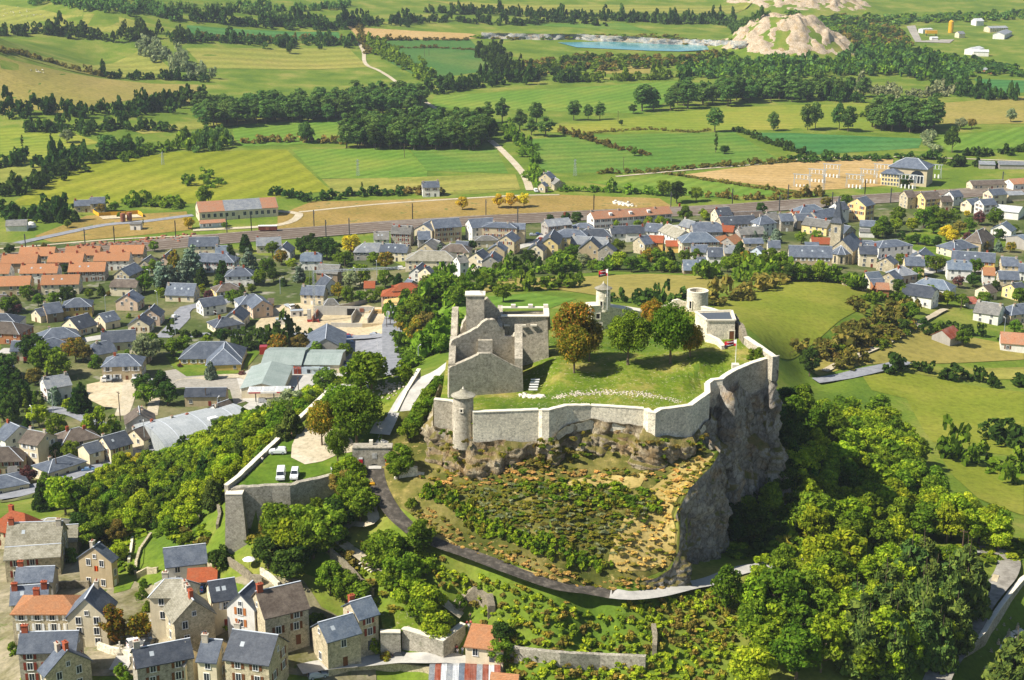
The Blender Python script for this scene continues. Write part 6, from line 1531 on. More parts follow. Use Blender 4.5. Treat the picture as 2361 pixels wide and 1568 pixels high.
gr_=MB()
for k in range(5):gr_.box((2+2*k,-8.62,2),(.4,.1,5))
gr_.box((6,-8.62,6.6),(8.2,.12,.5));gr_.build('mullions',[FRAMEW],ps)
an=MB();an.box((-9,-10.5,-1),(12,12,9));an.build('wing',[WALLM['yellow']],ps);ar_=slab_roof(12,12,8,2.4,'h',.3,None,.6).build('wing_roof',[ROOF['slate']],ps,(-9,-10.5,0))
for fl in range(3):
 for i in range(6):link('window',window_mesh(1.2,1.6)[0],ps,(-13.6+1.9*i,-16.5,.8+2.6*fl),0);link('window',window_mesh(1.2,1.6)[0],ps,(-15.0,-15.2+1.9*i,.8+2.6*fl),-math.pi/2)
sg=G(768+900*.1084,170+150*.1084)
for i in range(9):
 gx=empty('gantry',(sg[0]-42+11*i+(i%3)*2,sg[1]+(i%3)*18-8,sg[2]),rad(-25));tag(gx,'steel switching gantry of the substation left of the power station','gantry','gantries of the substation')
 m=MB()
 for x in(-5,5):m.bar((x-.5,0,0),(x,0,9),.22);m.bar((x+.5,0,0),(x,0,9),.22)
 m.bar((-6,0,9),(6,0,9),.3,.5);m.bar((-5,0,6),(5,0,6),.2);m.build('frame',[GALV],gx)
 m=MB()
 for x in(-3.5,-1.2,1.2,3.5):m.lathe([(.12,6.1),(.3,6.6),(.12,7.2),(.3,7.8),(.1,8.6)],6,(x,0));m.box((x,.8,0),(.8,.8,2.4))
 m.build('insulator',[FRAMEW],gx)
RG1=lambda X,Y:(256+X*.10843,340+Y*.10843)
house(RG1(90,99),RG1(450,100),22,4.5,2.2,'g','metal','white','supermarket hall with a pale green sheet roof',chim=0,wins=False,name='supermarket',cat='supermarket',door=False)
house(RG1(470,122),RG1(795,124),19,4.3,1.6,'g','metal','cream','right wing of the supermarket with a pale sheet roof',chim=0,wins=False,name='supermarket_wing',cat='supermarket')
house(RG1(146,200),RG1(52,402),15,4.2,1.9,'g','metal','cream','left gabled wing of the supermarket pointing at the main road',chim=0,wins=False,name='supermarket_wing',cat='supermarket')
# grey arched hall
dg=G(180,446);dh=empty('arched_hall',(P(196,432,5)[0],P(196,432,5)[1],2),rad(38));tag(dh,'large grey hall with an arched sheet roof beside the dark conifers','hall')
n=18;V=[];
for x in(-17,17):V+=[(x,-15*math.cos(math.pi*i/n),8.5*math.sin(math.pi*i/n)**.8)for i in range(n+1)]
MB().add(V,[(i,i+1,n+1+i+1,n+1+i)for i in range(n)]+[tuple(range(n+1))[::-1],tuple(range(n+1,2*n+2))]).build('roof',[roofm('grey_membrane_roof',['a0a4a4','949898','acaeac'],kind='metal')],dh,smooth=False)
for x in(-11,0,11):MB().add([(x+dx,-15.1*math.cos(math.pi*i/n),8.6*math.sin(math.pi*i/n)**.8+.05)for dx in(-.15,.15)for i in range(n+1)],[(i,i+1,n+1+i+1,n+1+i)for i in range(n)]).build('seam',[ZINC],dh)
MB().box((4,-5,8.2),(3,2,.6)).build('skylight',[FRAMEW],dh)
TT='''
@0 1
620 490 5 round green;90 730 6 round dark;400 690 4 bush brownish;480 845 6 round green;240 1115 8 willow green;350 1195 6 round green;620 1150 9 round dark;500 1190 7 round green;820 1135 5 round green;930 1085 7 spruce spruce;1000 1130 3 bush brownish;1330 1040 9 round green;590 910 5 round dark;1600 830 17 spruce autumn;1490 930 14 cedar blue;1760 820 16 cedar blue;1690 920 13 cedar blue;1570 950 12 cedar blue;1850 950 12 spruce dark;2050 890 13 spruce dark;2260 640 12 spruce dark;2120 730 11 spruce dark;2290 820 12 cedar blue;1420 700 6 round green;2230 1085 7 spruce spruce;2140 1165 7 round green;1925 1150 5 round purple;1860 1095 5 round lush;1480 1125 5 round green;1590 1390 3 bush green;60 1240 8 round green;130 1230 8 tall green;160 1275 5 round purple;2000 1060 5 round green;1340 935 6 round green;1420 880 7 round green;2315 1085 5 round green;1190 1335 3 bush green;1700 1490 4 bush dark;1800 1500 4 bush dark;2050 1530 7 tall dark;1900 1545 5 bush green;830 1215 3 bush green;330 350 9 spruce dark;450 400 9 spruce dark;560 400 10 spruce dark;690 400 9 spruce dark;200 400 8 spruce dark;1050 330 6 round green;930 350 6 round brownish;1100 400 4 bush green;1320 480 4 column green
@1 1
440 690 10 round dark;560 720 11 round dark;650 710 12 round dark;720 740 10 round dark;870 680 11 round yellow;910 730 6 round purple;150 720 8 round green;100 880 9 round green;230 800 8 round autumn;30 985 8 round green;330 860 6 round lush;400 940 9 cedar blue;160 965 7 round dark;250 1010 6 spruce dark;500 1025 5 round green;830 815 8 round green;770 810 7 round green;960 950 11 willow lush;1080 810 7 round green;1200 830 9 round autumn;870 1010 9 round grey;1190 1000 9 round green;1310 1000 10 spruce dark;760 1115 8 round autumn;850 1160 9 tall green;1060 1150 7 willow green;960 1165 6 round green;1150 1125 6 round green;380 1250 3 bush brownish;1990 690 6 round dark;1690 720 7 cedar blue;1660 925 5 round green;1720 1075 13 round green;1450 1360 14 round green;1385 1400 10 round autumn;1510 1250 13 round green;1590 1160 12 round dark;1930 1100 8 round green;1850 1150 9 round green;1600 1060 10 round green;2230 905 7 round green;1560 1400 9 round brownish;1640 1480 8 round green;1480 1480 10 round autumn;1750 1440 8 round green;2280 1120 8 round green;2100 1000 6 round green;420 700 9 tall dark;510 640 8 tall dark
@2 1
160 805 9 round dark;250 830 8 spruce dark;60 890 7 round green;440 800 8 round green;560 760 9 round green;540 840 7 round lush;660 830 7 round grey;380 890 7 round green;980 700 8 round green;1000 830 9 round lush;1100 860 8 round green;1200 830 7 round green;1270 800 9 round autumn;1340 800 9 round green;1460 760 10 spruce dark;1470 885 6 round lush;1700 785 7 round green;1990 860 8 round green;2100 710 12 spruce spruce;2160 825 9 round autumn;2060 850 9 round green;2300 860 9 round green;950 490 5 round lush;1085 470 5 round lush;1155 495 5 round lush;1260 470 6 round lush;1365 465 6 round lush;1425 485 6 round green;600 435 7 round dark;500 430 6 round dark;350 440 5 round dark;1780 415 6 round lush;2300 350 7 round dark;2240 605 6 cedar blue;2335 605 6 cedar blue;820 900 7 round green;1590 790 7 round green;740 880 6 round green;1560 690 5 round dark;900 830 6 round dark;1380 870 7 round green
@3 1
80 590 9 cedar blue;20 800 9 round green;120 850 10 round green;50 945 8 round green;210 940 8 round dark;330 940 8 round green;470 940 8 round green;310 620 7 round green;450 605 7 round green;480 870 5 round lush;1060 510 11 round green;1200 410 10 round green;1180 500 8 round lush;1440 430 12 round green;1340 500 8 round lush;1530 400 10 round green;1530 510 9 round green;1620 440 11 round green;1720 420 9 round green;1770 525 8 round brownish;1650 580 9 round yellow;1710 610 8 round yellow;1860 500 8 round green;1835 397 4 round yellow;1950 440 8 round purple;2100 430 11 round green;2130 590 7 round dark;2130 680 8 spruce blue;2240 705 6 round autumn;1840 620 6 round purple;1450 645 6 round green;1300 640 5 round green;1370 630 6 round dark;1235 600 5 round dark;1560 655 6 round dark;1230 830 7 round green;1465 845 8 round green;1560 860 9 round green;1910 880 8 round green;1895 1010 7 round dark;1760 1025 6 round purple;1380 960 7 round green;870 1050 6 round dark;1200 1065 7 round dark;1660 1175 7 round lush;1790 1200 6 round green;1330 1140 4 round grey;1560 1180 6 round brownish;2000 1185 7 round green;2325 1160 8 round green;2095 1060 5 round dark;705 1005 5 round green;780 1045 5 round green;1430 1420 6 tall dark;1110 560 7 round dark;1010 560 8 round green;2270 540 6 round green;2000 700 6 round brownish;560 940 6 round dark;1560 1440 5 bush green;1800 1540 7 round green;2280 1440 6 round green;1280 100 8 round dark
@0 2
300 70 12 round dark;420 170 14 round green;530 230 11 round green;690 80 10 round autumn;760 100 9 round brownish;1350 75 12 round grey;1410 40 10 round green;1200 130 5 round green;1320 400 8 round dark;1340 500 8 round green;1490 390 9 round dark;1540 490 9 round dark;1940 250 9 spruce blue;1660 225 2.5 bush purple;2230 295 3 bush purple;50 330 14 spruce dark;150 350 13 spruce dark;215 430 12 spruce dark;60 480 11 tall dark;150 520 11 poplar dark;230 565 10 column green;320 555 9 column green;385 560 8 column green;500 475 9 spruce blue;730 480 14 spruce dark;630 590 5 round lush;240 740 6 spruce dark;350 690 8 round lush;510 780 9 willow green;900 750 12 willow lush;1080 790 5 bush green;260 1240 6 round purple;90 1135 5 bush lush;200 1070 6 round lush;660 1015 7 round green;520 1020 6 round green;1480 905 4 bush brownish;1110 1130 7 round lush;1180 1105 5 round yellow;1285 1100 5 round yellow;420 1260 5 bush green;390 1400 11 spruce dark;590 1425 11 round lush;1010 980 5 bush green;1250 150 5 round green;880 180 6 bush green;1600 60 8 round green;1700 40 8 round green;20 620 10 tall dark;100 640 10 tall dark;60 250 12 round dark;320 330 7 round brownish
@1 2
640 370 10 round green;960 180 8 round green;960 305 10 round green;1060 275 10 round green;840 375 3.5 bush green;1365 262 6 bush green;330 620 10 round grey;200 670 9 round grey;820 95 7 round green;200 30 9 round autumn;400 30 8 round brownish;560 80 7 round green;1650 440 4 round green;1700 390 4 round green;1590 520 4.5 round green;1610 600 4.5 round green;1520 640 4.5 round green;1460 760 5.5 round green;1410 830 5 round green;1340 1090 7 round green;1310 1180 5 round green;850 1230 8 round lush;900 1370 8 round green;810 1330 7 round brownish;1430 1480 3 bush green;960 1490 8 round green;1700 20 7 round green;1530 30 9 round green;300 680 8 round grey;60 830 9 round lush;230 780 9 round green;120 960 8 round lush
@0 3
600 690 0.1 bush green;595 600 8.5 tall autumn;730 610 6 round autumn;620 110 6 round brownish;625 220 5 round lush;900 90 6 round green;430 90 8 round dark;340 220 4 bush green;1160 230 6 bush dark;990 170 5 round green;750 430 3 bush green;760 380 2.5 bush green;630 830 3 bush green;670 870 2.5 bush green;150 870 4 bush lush;380 230 4 bush green;470 130 7 round green;540 90 7 round green;60 720 3 bush green;1190 585 3 bush lush;700 300 3 bush green;780 500 3 bush green
@1 3
310 570 5 bush green;475 730 3.5 bush autumn;680 770 3.5 bush autumn;620 690 4 bush lush;1290 740 6 round green;1300 640 5 round dark;390 350 7 round green;470 400 7 round green;550 440 6 round green;180 290 8 round dark;240 230 6 round dark;60 220 7 round dark;760 270 9 round green;690 200 9 round green;820 350 8 round lush;900 430 8 round lush;640 230 8 round green;720 330 7 round green;960 480 7 round lush;870 500 7 round green;860 130 7 round green;300 130 10 round green;380 90 10 round green;250 70 9 round green;170 130 9 round lush;120 60 9 round green;420 30 8 round dark;140 230 4 bush green
'''
DEDUP={}
ADJ=dict(green='green',dark='dark green',lush='bright green',autumn='rust tinged',yellow='yellow',purple='purple leaved',grey='grey green',blue='blue grey',brownish='brownish',spruce='green',poplar='green')
KN=dict(round=('garden_tree','tree'),tall=('garden_tree','tree'),spruce=('spruce_tree','fir'),cedar=('cedar_tree','cedar'),willow=('willow_tree','willow'),column=('columnar_tree','columnar tree'),bush=('shrub','shrub'),poplar=('poplar','poplar'))
HOUSES+=[(372,460,'gatehouse',None,0,0,0),(300,430,'long forecourt wall',None,0,0,0),(232,520,'rough corner bastion',None,0,0,0),(430,600,'stair path',None,0,0,0),(440,560,'dark tarred lane',None,0,0,0),(400,410,'pale ramp road',None,0,0,0),(185,430,'arched grey hall',None,0,0,0),(380,320,'grey lane by the car park',None,0,0,0),(420,300,'hill pasture',None,0,0,0)]
def short(lbl):
 w=lbl.split();return ' '.join(w[:7])if w[0]not in('the',)else ' '.join(w[:6])
for ln in TT.strip().splitlines():
 if ln.startswith('@'):c_,r_=map(int,ln[1:].split());continue
 k,u0,v0=RG(c_,r_)
 for it in ln.split(';'):
  x,y,h,kd,lf=it.split();x,y,h=float(x),float(y),float(h)
  if h<1:continue
  u,v=u0+x*k,v0+y*k;p=PH(u,v,h*.55);g=(p[0],p[1],H(p[0],p[1])-.2)
  best=min(HOUSES,key=lambda q:(q[0]-u)**2+((q[1]-v)*1.2)**2);dx,dy=u-best[0],v-best[1]
  rel=('right of' if dx>0 else 'left of')if abs(dx)>abs(dy)*.9 else('in front of' if dy>0 else 'behind')
  ref=best[2];ws=ref.split()
  cut=[i for i,w in enumerate(ws)if i>=2 and w in('with','beside','right','left','in','behind','at','above','below','cut','by','between','half','next','on','running','joined','facing','squeezed','hanging','pointing','across')]
  ref=' '.join(ws[:min(9,(cut[1]if len(cut)>1 else len(ws)))])if len(ws)>9 else ref
  lab='%s %s %s the %s'%(ADJ[lf],KN[kd][1],rel,ref)
  n=DEDUP.get(lab,0);DEDUP[lab]=n+1
  if n:lab=[None,'another ','third ','fourth ','fifth ','sixth ','seventh '][min(n,6)]+('lower ' if h<6 else 'taller ' if h>9 else '')+lab
  ws=lab.split();lab=' '.join(ws[:16])
  near=r_==3 or(r_==2 and c_==1)
  tree(KN[kd][0],g,h,kd,lf,1.15 if kd=='round' else 1.0,not near,lab,'shrub' if kd=='bush' else 'tree')
def big(u,v,h,hf_,leaf,label,kind='round',wide=1.0,name='chestnut_tree'):
 p=P(u,v,hf_);z=H(p[0],p[1]);p=P(u,v,z);tree(name,(p[0],p[1],z-.2),h,kind,leaf,wide,False,label,'tree',fine=True,seed=int(u)%3)
big(573,360,14.5,74,'autumn','tall dark chestnut tree beside the hall wing, behind the rust coloured one',wide=.85)
big(574,374,11.5,73.5,'autumn','rust tinged low chestnut tree in front of the taller one',wide=.85)
big(589,362,10.5,73.5,'brownish','right hand chestnut of the dense group beside the hall wing',wide=.75)
big(628,365,13,74,'green','chestnut tree in the middle of the courtyard with a clear trunk',wide=.92)
big(670,364,14.5,74,'green','tallest courtyard chestnut in front of the open tower',wide=.85)
big(690,358,8.5,74.5,'autumn','smaller chestnut right of the tallest courtyard tree',wide=.9)
big(652,333,9,73,'autumn','round chestnut at the rear facade',wide=.8)
big(357,446,13.5,59,'green','large dark chestnut tree behind the gatehouse',wide=1.0)
big(341,434,12,59,'green','big chestnut left of the largest forecourt tree',wide=.95)
big(322,446,11,58.5,'autumn','rust edged chestnut at the left of the forecourt group',wide=.75)
big(338,464,8.5,57.5,'green','small chestnut with a thick trunk over the gravel',wide=.75)
r5=np.random.default_rng(11)
LUSH=[('round','lush',1),('round','green',1.05),('tall','lush',1.05),('round','lush',.85),('tall','green',1.0)]
NT['e']=wood(D('1815,985 1870,975 1960,965 2060,985 2105,1045 2140,1130 2200,1195 2300,1245 2361,1270 2361,1288 2200,1264 2100,1272 1960,1296 1895,1292 1850,1250 1830,1120'),6.6,9.5,LUSH,'woodland_tree','bright green tree in the wood on the slope right of the cliff','trees of the wood right of the cliff',wide=1.1,rng=r5)
NT['f']=wood(D('1650,1375 1760,1335 1900,1325 2080,1325 2180,1330 2230,1370 2215,1450 2180,1510 2140,1600 1700,1600 1640,1480'),6.4,9.6,LUSH,'lower_wood_tree','tree in the wood below the pale lane at the lower right','trees of the wood below the lane',wide=1.1,rng=r5)
NT['g']=wood(D('1960,1440 2060,1390 2170,1360 2240,1390 2235,1470 2190,1530 2120,1600 1980,1600'),5.6,17,[('spruce','spruce',1),('spruce','spruce',.8)],'spruce_tree','tall yellow green spruce in the group by the cemetery road','spruces by the cemetery road',wide=1.0,rng=r5)
NT['h']=wood(D('130,1175 330,1095 470,1035 600,985 690,950 735,935 690,1000 600,1080 530,1135 515,1190 400,1230 250,1225'),5.4,7.2,LUSH+[('spruce','spruce',1.25),('spruce','dark',1.3)],'mixed_wood_tree','tree in the mixed wood between main road and forecourt','trees of the mixed wood above the main road',wide=1.1,rng=r5)
NT['i']=wood(D('560,1200 640,1190 760,1170 830,1160 850,1190 790,1230 760,1290 660,1300 600,1260'),4.6,4.6,[('round','lush',1),('round','green',.9),('round','brownish',.8)],'woodland_tree','bushy tree on the slope under the forecourt retaining wall','trees under the forecourt retaining wall',wide=1.1,rng=r5)
NT['j']=wood(D('870,1250 960,1260 1010,1330 1080,1370 1100,1400 1020,1400 950,1370 880,1310'),4.2,4.6,[('round','lush',1),('round','green',.9)],'woodland_tree','leafy tree between the stair path and the dark lane','trees between stair path and lane',wide=1.1,rng=r5)
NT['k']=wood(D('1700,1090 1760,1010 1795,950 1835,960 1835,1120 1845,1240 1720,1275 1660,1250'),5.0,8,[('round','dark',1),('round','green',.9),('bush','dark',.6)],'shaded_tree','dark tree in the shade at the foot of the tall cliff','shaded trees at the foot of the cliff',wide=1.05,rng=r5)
print('WOODS',NT,len(HOUSES))
def cover(name,uv,spacing,h,mats,label,n=42,size=3.2,seed=1,var=.5,w=1.15):
 xy=sample_poly(uv,spacing,.5,np.random.default_rng(seed));rng=np.random.default_rng(seed+5);k=len(xy)
 hs=h*rng.uniform(1-var,1+var,k);ws=spacing*w*rng.uniform(.7,1.4,k)
 o=scatter(name,xy,hs,ws,None,n,size,seed=seed,mats=[LEAF[m]for m in mats],mi=rng.integers(0,len(mats),k));tag(o,label,name.replace('_',' '),None,'stuff');return k
nc=0
nc+=cover('scrub',D('955,1150 1010,1160 1100,1240 1250,1290 1400,1325 1412,1305 1330,1272 1180,1225 1080,1165 1000,1120'),1.0,1.7,('lush','lush','scrub','green'),'bright bushy scrub on the spur above the dark lane',seed=2,var=.35,w=1.5)
nc+=cover('scrub',D('1060,1130 1180,1115 1380,1125 1500,1150 1510,1190 1440,1225 1440,1290 1330,1272 1180,1225 1080,1165'),.95,.55,('scrub','grey','scrub','green','brownish'),'low green bramble carpet in the middle of the spur',seed=3,var=.4,w=1.6,n=56,size=2.4)
nc+=cover('scrub',D('1180,1120 1400,1115 1530,1150 1535,1180 1470,1200 1380,1170 1250,1150'),1.2,1.1,('lush','green','scrub'),'yellow green bushes on the spur',seed=4,w=1.4)
nc+=cover('scrub',D('960,1100 1060,1075 1200,1050 1340,1080 1540,1085 1600,1055 1640,1050 1600,1110 1400,1112 1200,1115 1050,1130'),1.3,.5,('scrub','straw','straw','brownish','green'),'dry tufts under the front outcrop',seed=5,n=56,size=2.4)
nc+=cover('scrub',D('1500,1130 1600,1090 1645,1055 1655,1085 1600,1150 1560,1190 1570,1260 1550,1300 1480,1325 1420,1320 1440,1240 1520,1190'),1.0,.42,('straw','straw','straw','brownish','scrub'),'straw coloured tufts along the top of the spur cliff',seed=25,n=56,size=2.6,w=1.4)
nc+=cover('scrub',D('950,1185 1000,1235 1080,1290 1200,1330 1420,1365 1560,1365 1560,1350 1420,1335 1250,1300 1100,1250 1000,1170'),1.1,.4,('straw','straw','scrub'),'straw coloured tufts beside the dark lane',seed=26,n=56,size=2.6)
nc+=cover('scrub',D('975,1280 1080,1330 1250,1385 1420,1405 1560,1390 1660,1355 1720,1420 1700,1480 1640,1600 1180,1600 1150,1480 1110,1450 1090,1395 1010,1350'),1.35,1.3,('green','lush','lush','scrub','brownish'),'dense scrub on the slope below the lane',seed=6)
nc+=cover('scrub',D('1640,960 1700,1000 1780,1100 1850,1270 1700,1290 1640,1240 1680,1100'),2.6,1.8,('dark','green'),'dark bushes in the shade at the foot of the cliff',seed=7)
nc+=cover('scrub',D('460,1180 560,1190 600,1270 780,1300 860,1400 1000,1450 1080,1440 1060,1420 960,1400 840,1260 700,1200 560,1130'),2.2,1.6,('green','lush','scrub','brownish'),'scrub on the terraces above the village',seed=8)
nc+=cover('scrub',D('180,1215 300,1230 480,1200 500,1260 340,1230 270,1330 250,1280 170,1250'),2.6,1.5,('green','lush','brownish'),'weedy bushes in the upper village gardens',seed=9)
nc+=cover('scrub',D('1800,960 1860,940 1960,950 1830,1200 1870,1300 1650,1330 1780,1290 1800,1100'),3,2.0,('lush','green','scrub'),'bushes between the cliff and the wood',seed=10)
nc+=cover('scrub',D('1720,1310 1900,1310 2200,1300 2361,1290 2361,1250 2200,1260 1950,1305'),3,1.5,('lush','green'),'low bushes along the pale lane',seed=12)
0 and cover('scrub',D('830,900 900,860 950,830 985,880 960,990 930,1010 945,930 990,880 900,870'),2.6,1.6,('green','lush','straw'),'bushes on the bank beside the ramp',seed=13)
nc+=cover('scrub',D('560,1130 560,1000 700,920 760,900 830,870 800,860 700,915 570,1000 460,1090'),3,2,('lush','green'),'bushes along the foot of the forecourt wall',seed=14)
nc+=cover('scrub',D('2000,750 2060,720 2120,760 2050,800 1950,830 1890,830'),3,2.4,('brownish','green','scrub'),'thorn bushes filling the hollow',seed=15)
# plants rooted on the cliff ledges
xy=[]
for i in range(3,17):
 for _ in range(7):
  t_=r5.random();a=np.array(path[i]);b=np.array(path[min(i+1,16)]);q=(a+(b-a)*t_)[:2];nn=nrm[min(max(i-2,0),len(nrm)-1)];xy.append((q[0]+nn[0]*r5.uniform(.8,4.5),q[1]+nn[1]*r5.uniform(.8,4.5),r5.random()))
xy=np.array(xy)
zz_=np.array([67.5-8*t_ for t_ in xy[:,2]])
CLZ=lambda x,y:zz_
k=len(xy);o=scatter('ledge_plants',xy[:,:2],r5.uniform(.5,1.3,k),r5.uniform(.8,1.8,k),None,42,3.4,seed=4,hf=CLZ,mats=[LEAF['scrub'],LEAF['brownish'],LEAF['green']],mi=r5.integers(0,3,k));tag(o,'small plants growing on the ledges of the castle outcrop','plants',None,'stuff')
print('COVER',nc,time.time()-T0)
CARP={}
RUB=plain('tyre_rubber','1e1e1e',.9);LAMP=plain('lamp_glass','d8d8d0',.3);TAIL=plain('tail_light','901c18',.4)
def paint(name,c):
 m,nt,b=nodes(name);b.inputs['Base Color'].default_value=rgb(c);b.inputs['Roughness'].default_value=.3;b.inputs['Specular IOR Level'].default_value=.5;b.inputs['Coat Weight'].default_value=.4;return m
PAINT={k:paint('car_paint_'+k,c)for k,c in dict(white='e4e4e0',blue='5a7a9c',black='1c2024',silver='a8acb0',red='a02820',yellow='d8a020',darkblue='26406c',grey='6c7074').items()}
def car_proto(kind,col):
 if(kind,col)in CARP:return CARP[kind,col]
 if kind=='hatch':L,W,prof=3.9,1.65,[(-1.95,.3),(-1.95,.72),(-1.85,.9),(-1.75,1.32),(-1.45,1.46),(-.1,1.46),(.65,.98),(1.65,.84),(1.95,.62),(1.95,.3)];cab=(2,7)
 elif kind=='van':L,W,prof=4.9,1.9,[(-2.45,.35),(-2.45,1.0),(-2.4,1.9),(-2.2,2.0),(1.0,2.0),(1.25,1.85),(1.85,1.15),(2.35,.98),(2.45,.75),(2.45,.35)];cab=(5,7)
 elif kind=='minivan':L,W,prof=4.1,1.7,[(-2.05,.32),(-2.05,.9),(-2.0,1.75),(-1.8,1.82),(.1,1.82),(.35,1.68),(.85,1.05),(1.85,.9),(2.05,.68),(2.05,.32)];cab=(5,7)
 else:L,W,prof=4.4,1.7,[(-2.2,.3),(-2.2,.75),(-2.0,.95),(-1.5,1.0),(-1.0,1.42),(.2,1.42),(.9,.98),(1.9,.85),(2.2,.62),(2.2,.3)];cab=(3,7)
 m=MB();n=len(prof);V=[]
 for s,ins in((-1,1),(1,1)):
  for x,z in prof:V.append((x,s*(W/2-(.16 if z>1.1 else.0)),z))
 F=[tuple(range(n)),tuple(range(2*n-1,n-1,-1))]+[(i+n,(i+1)%n+n,(i+1)%n,i)for i in range(n)]
 m.add(V,F);body=mesh_np('body',m.v,m.f,[PAINT[col]])
 g=MB();zt=max(p[1]for p in prof);belt=1.0 if kind in('hatch','sedan')else 1.15
 fx=[p for p in prof if p[1]>.8]
 # side glass, windscreen, rear glass: thin panes set a little proud of the body
 xs=sorted(p[0]for p in prof if p[1]>zt-.2);xa,xb=xs[0],xs[-1]
 if kind=='van':xa=.35
 if kind=='minivan':xa=-.35
 for s in(-1,1):g.add([(xa+.05,s*(W/2-.1),belt),(xb+.55,s*(W/2-.1),belt),(xb,s*(W/2-.15),zt-.12),(xa+.1,s*(W/2-.15),zt-.12)],[(0,1,2,3)if s>0 else(3,2,1,0)])
 i=max(k for k in range(n)if prof[k][1]>zt-.2);(x1,z1),(x2,z2)=prof[i],prof[i+1]
 g.add([(x1+.04,-W/2+.24,z1),(x1+.04,W/2-.24,z1),(x2+.02,W/2-.2,z2+.05),(x2+.02,-W/2+.2,z2+.05)],[(0,3,2,1)])
 i=min(k for k in range(n)if prof[k][1]>zt-.2);(x1,z1),(x2,z2)=prof[i],prof[i-1]
 g.add([(x1-.05,-W/2+.26,z1),(x1-.05,W/2-.26,z1),(x2-.03,W/2-.22,max(z2,belt-.05)),(x2-.03,-W/2+.22,max(z2,belt-.05))],[(0,1,2,3)])
 glass=mesh_np('windows',g.v,g.f,[GLASS])
 wh=MB();wh.lathe([(.05,-.1),(.3,-.1),(.3,.1),(.05,.1)],14);V2=[(x,z,y)for x,y,z in wh.v];wheel=mesh_np('wheel',V2,wh.f,[RUB])
 wr=MB();wr.lathe([(.02,-.11),(.19,-.11),(.19,.11),(.02,.11)],10);rim=mesh_np('rim',[(x,z,y)for x,y,z in wr.v],wr.f,[GALV])
 hl=MB();hl.box((0,0,0),(.06,.34,.16));lamp=mesh_np('headlight',hl.v,hl.f,[LAMP]);tl=mesh_np('tail_light',hl.v,hl.f,[TAIL])
 CARP[kind,col]=(body,glass,wheel,rim,lamp,tl,L,W);return CARP[kind,col]
def car(u,v,kind,col,ang,label,cat='car',z=None,group=None):
 b,g,w,r,lm,tl,L,W=car_proto(kind,col);p=G(u,v);t=empty('parked_'+('van' if 'van' in kind else 'car'),(p[0],p[1],p[2]+.15 if z is None else z),rad(ang));tag(t,label,cat,group)
 bo=link('body',b,t);link('windows',g,bo);link('headlight',lm,t,(L/2+.01,-W/2+.3,.68));link('headlight',lm,t,(L/2+.01,W/2-.3,.68));link('tail_light',tl,t,(-L/2-.01,-W/2+.3,.75));link('tail_light',tl,t,(-L/2-.01,W/2-.3,.75))
 for x in(-L*.31,L*.32):
  for s in(-1,1):wo=link('wheel',w,t,(x,s*(W/2-.06),.3));link('rim',r,wo)
 return t
CT='''
278 454|hatch|white|182|small white car on the forecourt lawn beside the long wall
281 478|van|white|-85|large white van parked nose forward on the forecourt lawn
294.8 478|minivan|white|-88|smaller white van right of the large one on the forecourt
88.5 472|sedan|blue|17|light blue car parked beside the main road
403 660|hatch|black|-12|black car parked below the grass topped bastion
318 678|hatch|silver|20|silver car at the bottom edge beside the stone wall
149.5 634|hatch|white|75|white estate car beside the round trees in the village yard
137.6 646|minivan|white|35|white van with black bumper in the village yard
150 646|hatch|black|85|dark car in the shade of the village yard
203 590|hatch|darkblue|80|dark blue car under the orange carport roof
135.5 382|minivan|white|80|white van on the white concrete drive
117 382.5|hatch|black|10|black car behind the white pickup truck
264.5 403|minivan|white|5|white off road car at the fuel pumps
375 336|sedan|silver|-8|silver car on the empty side of the grey car park
348.5 337.5|sedan|red|5|dark red car at the top of the car park row
350 340|minivan|darkblue|5|dark blue car in the middle of the car park row
349 343.5|hatch|blue|5|bright blue car at the bottom of the car park row
345 365|hatch|darkblue|0|blue car beside the supermarket wall
348 369|sedan|white|0|white car beside the supermarket wall
349 373|hatch|yellow|0|yellow and white car beside the supermarket wall
351 366|minivan|grey|0|grey car at the end of the supermarket row
402 270|minivan|white|15|white van at the end of the crane jib
61 359|sedan|silver|10|silver car in front of the pink slate house
147 382|sedan|white|10|white car behind the autumn trees
533 236|hatch|silver|10|silver car on the station square, left one
539 235.5|hatch|darkblue|10|dark car on the station square, right one
541 240|hatch|red|60|red car at the station square
536 192|van|white|-80|white van parked by the house beside the farm track
905 246|hatch|yellow|-30|yellow car on the paved square behind the church
921 245.5|hatch|black|0|black car on the paved square behind the church
445.5 345|minivan|white|40|white car on the bank left of the keep
69.5 320|sedan|blue|12|pale blue car in the drive of the white house
53 322|hatch|red|10|pink red car below the cream wing
175.5 318|hatch|white|60|white car at the top of the estate street
173 321|hatch|black|60|black car at the top of the estate street
158 276|hatch|silver|-20|silver car beside the slide in the garden
400 308|hatch|black|80|black car at the top of the grey lane
'''
for ln in CT.strip().splitlines():
 p,kd,cl,an,lab=ln.split('|');u,v=map(float,p.split());car(u,v,kd,cl,float(an),lab,'van' if kd=='van' or ' van' in lab else 'car')
 # white pickup truck
p=G(110,382.5);t=empty('pickup_truck',(p[0],p[1],p[2]+.15),rad(182));tag(t,'white pickup truck with an open tipping bed on the concrete area','truck')
m=MB();m.box((2.1,0,.5),(1.9,1.9,1.0));m.box((1.9,0,1.5),(1.5,1.8,.8),taper=.82);m.build('cab',[PAINT['white']],t);MB().box((1.95,0,1.6),(1.56,1.84,.5),taper=.9).build('windows',[GLASS],t)
m=MB();m.box((-1,0,.75),(4.0,2.0,.12));
for s in(-1,1):m.box((-1,s*.98,.85),(4.0,.06,.55))
m.box((-2.98,0,.85),(.06,2.0,.55));m.build('bed',[GALV],t)
for x in(-1.9,2.0):
 for s in(-1,1):link('wheel',car_proto('hatch','white')[2],t,(x,s*.88,.35))
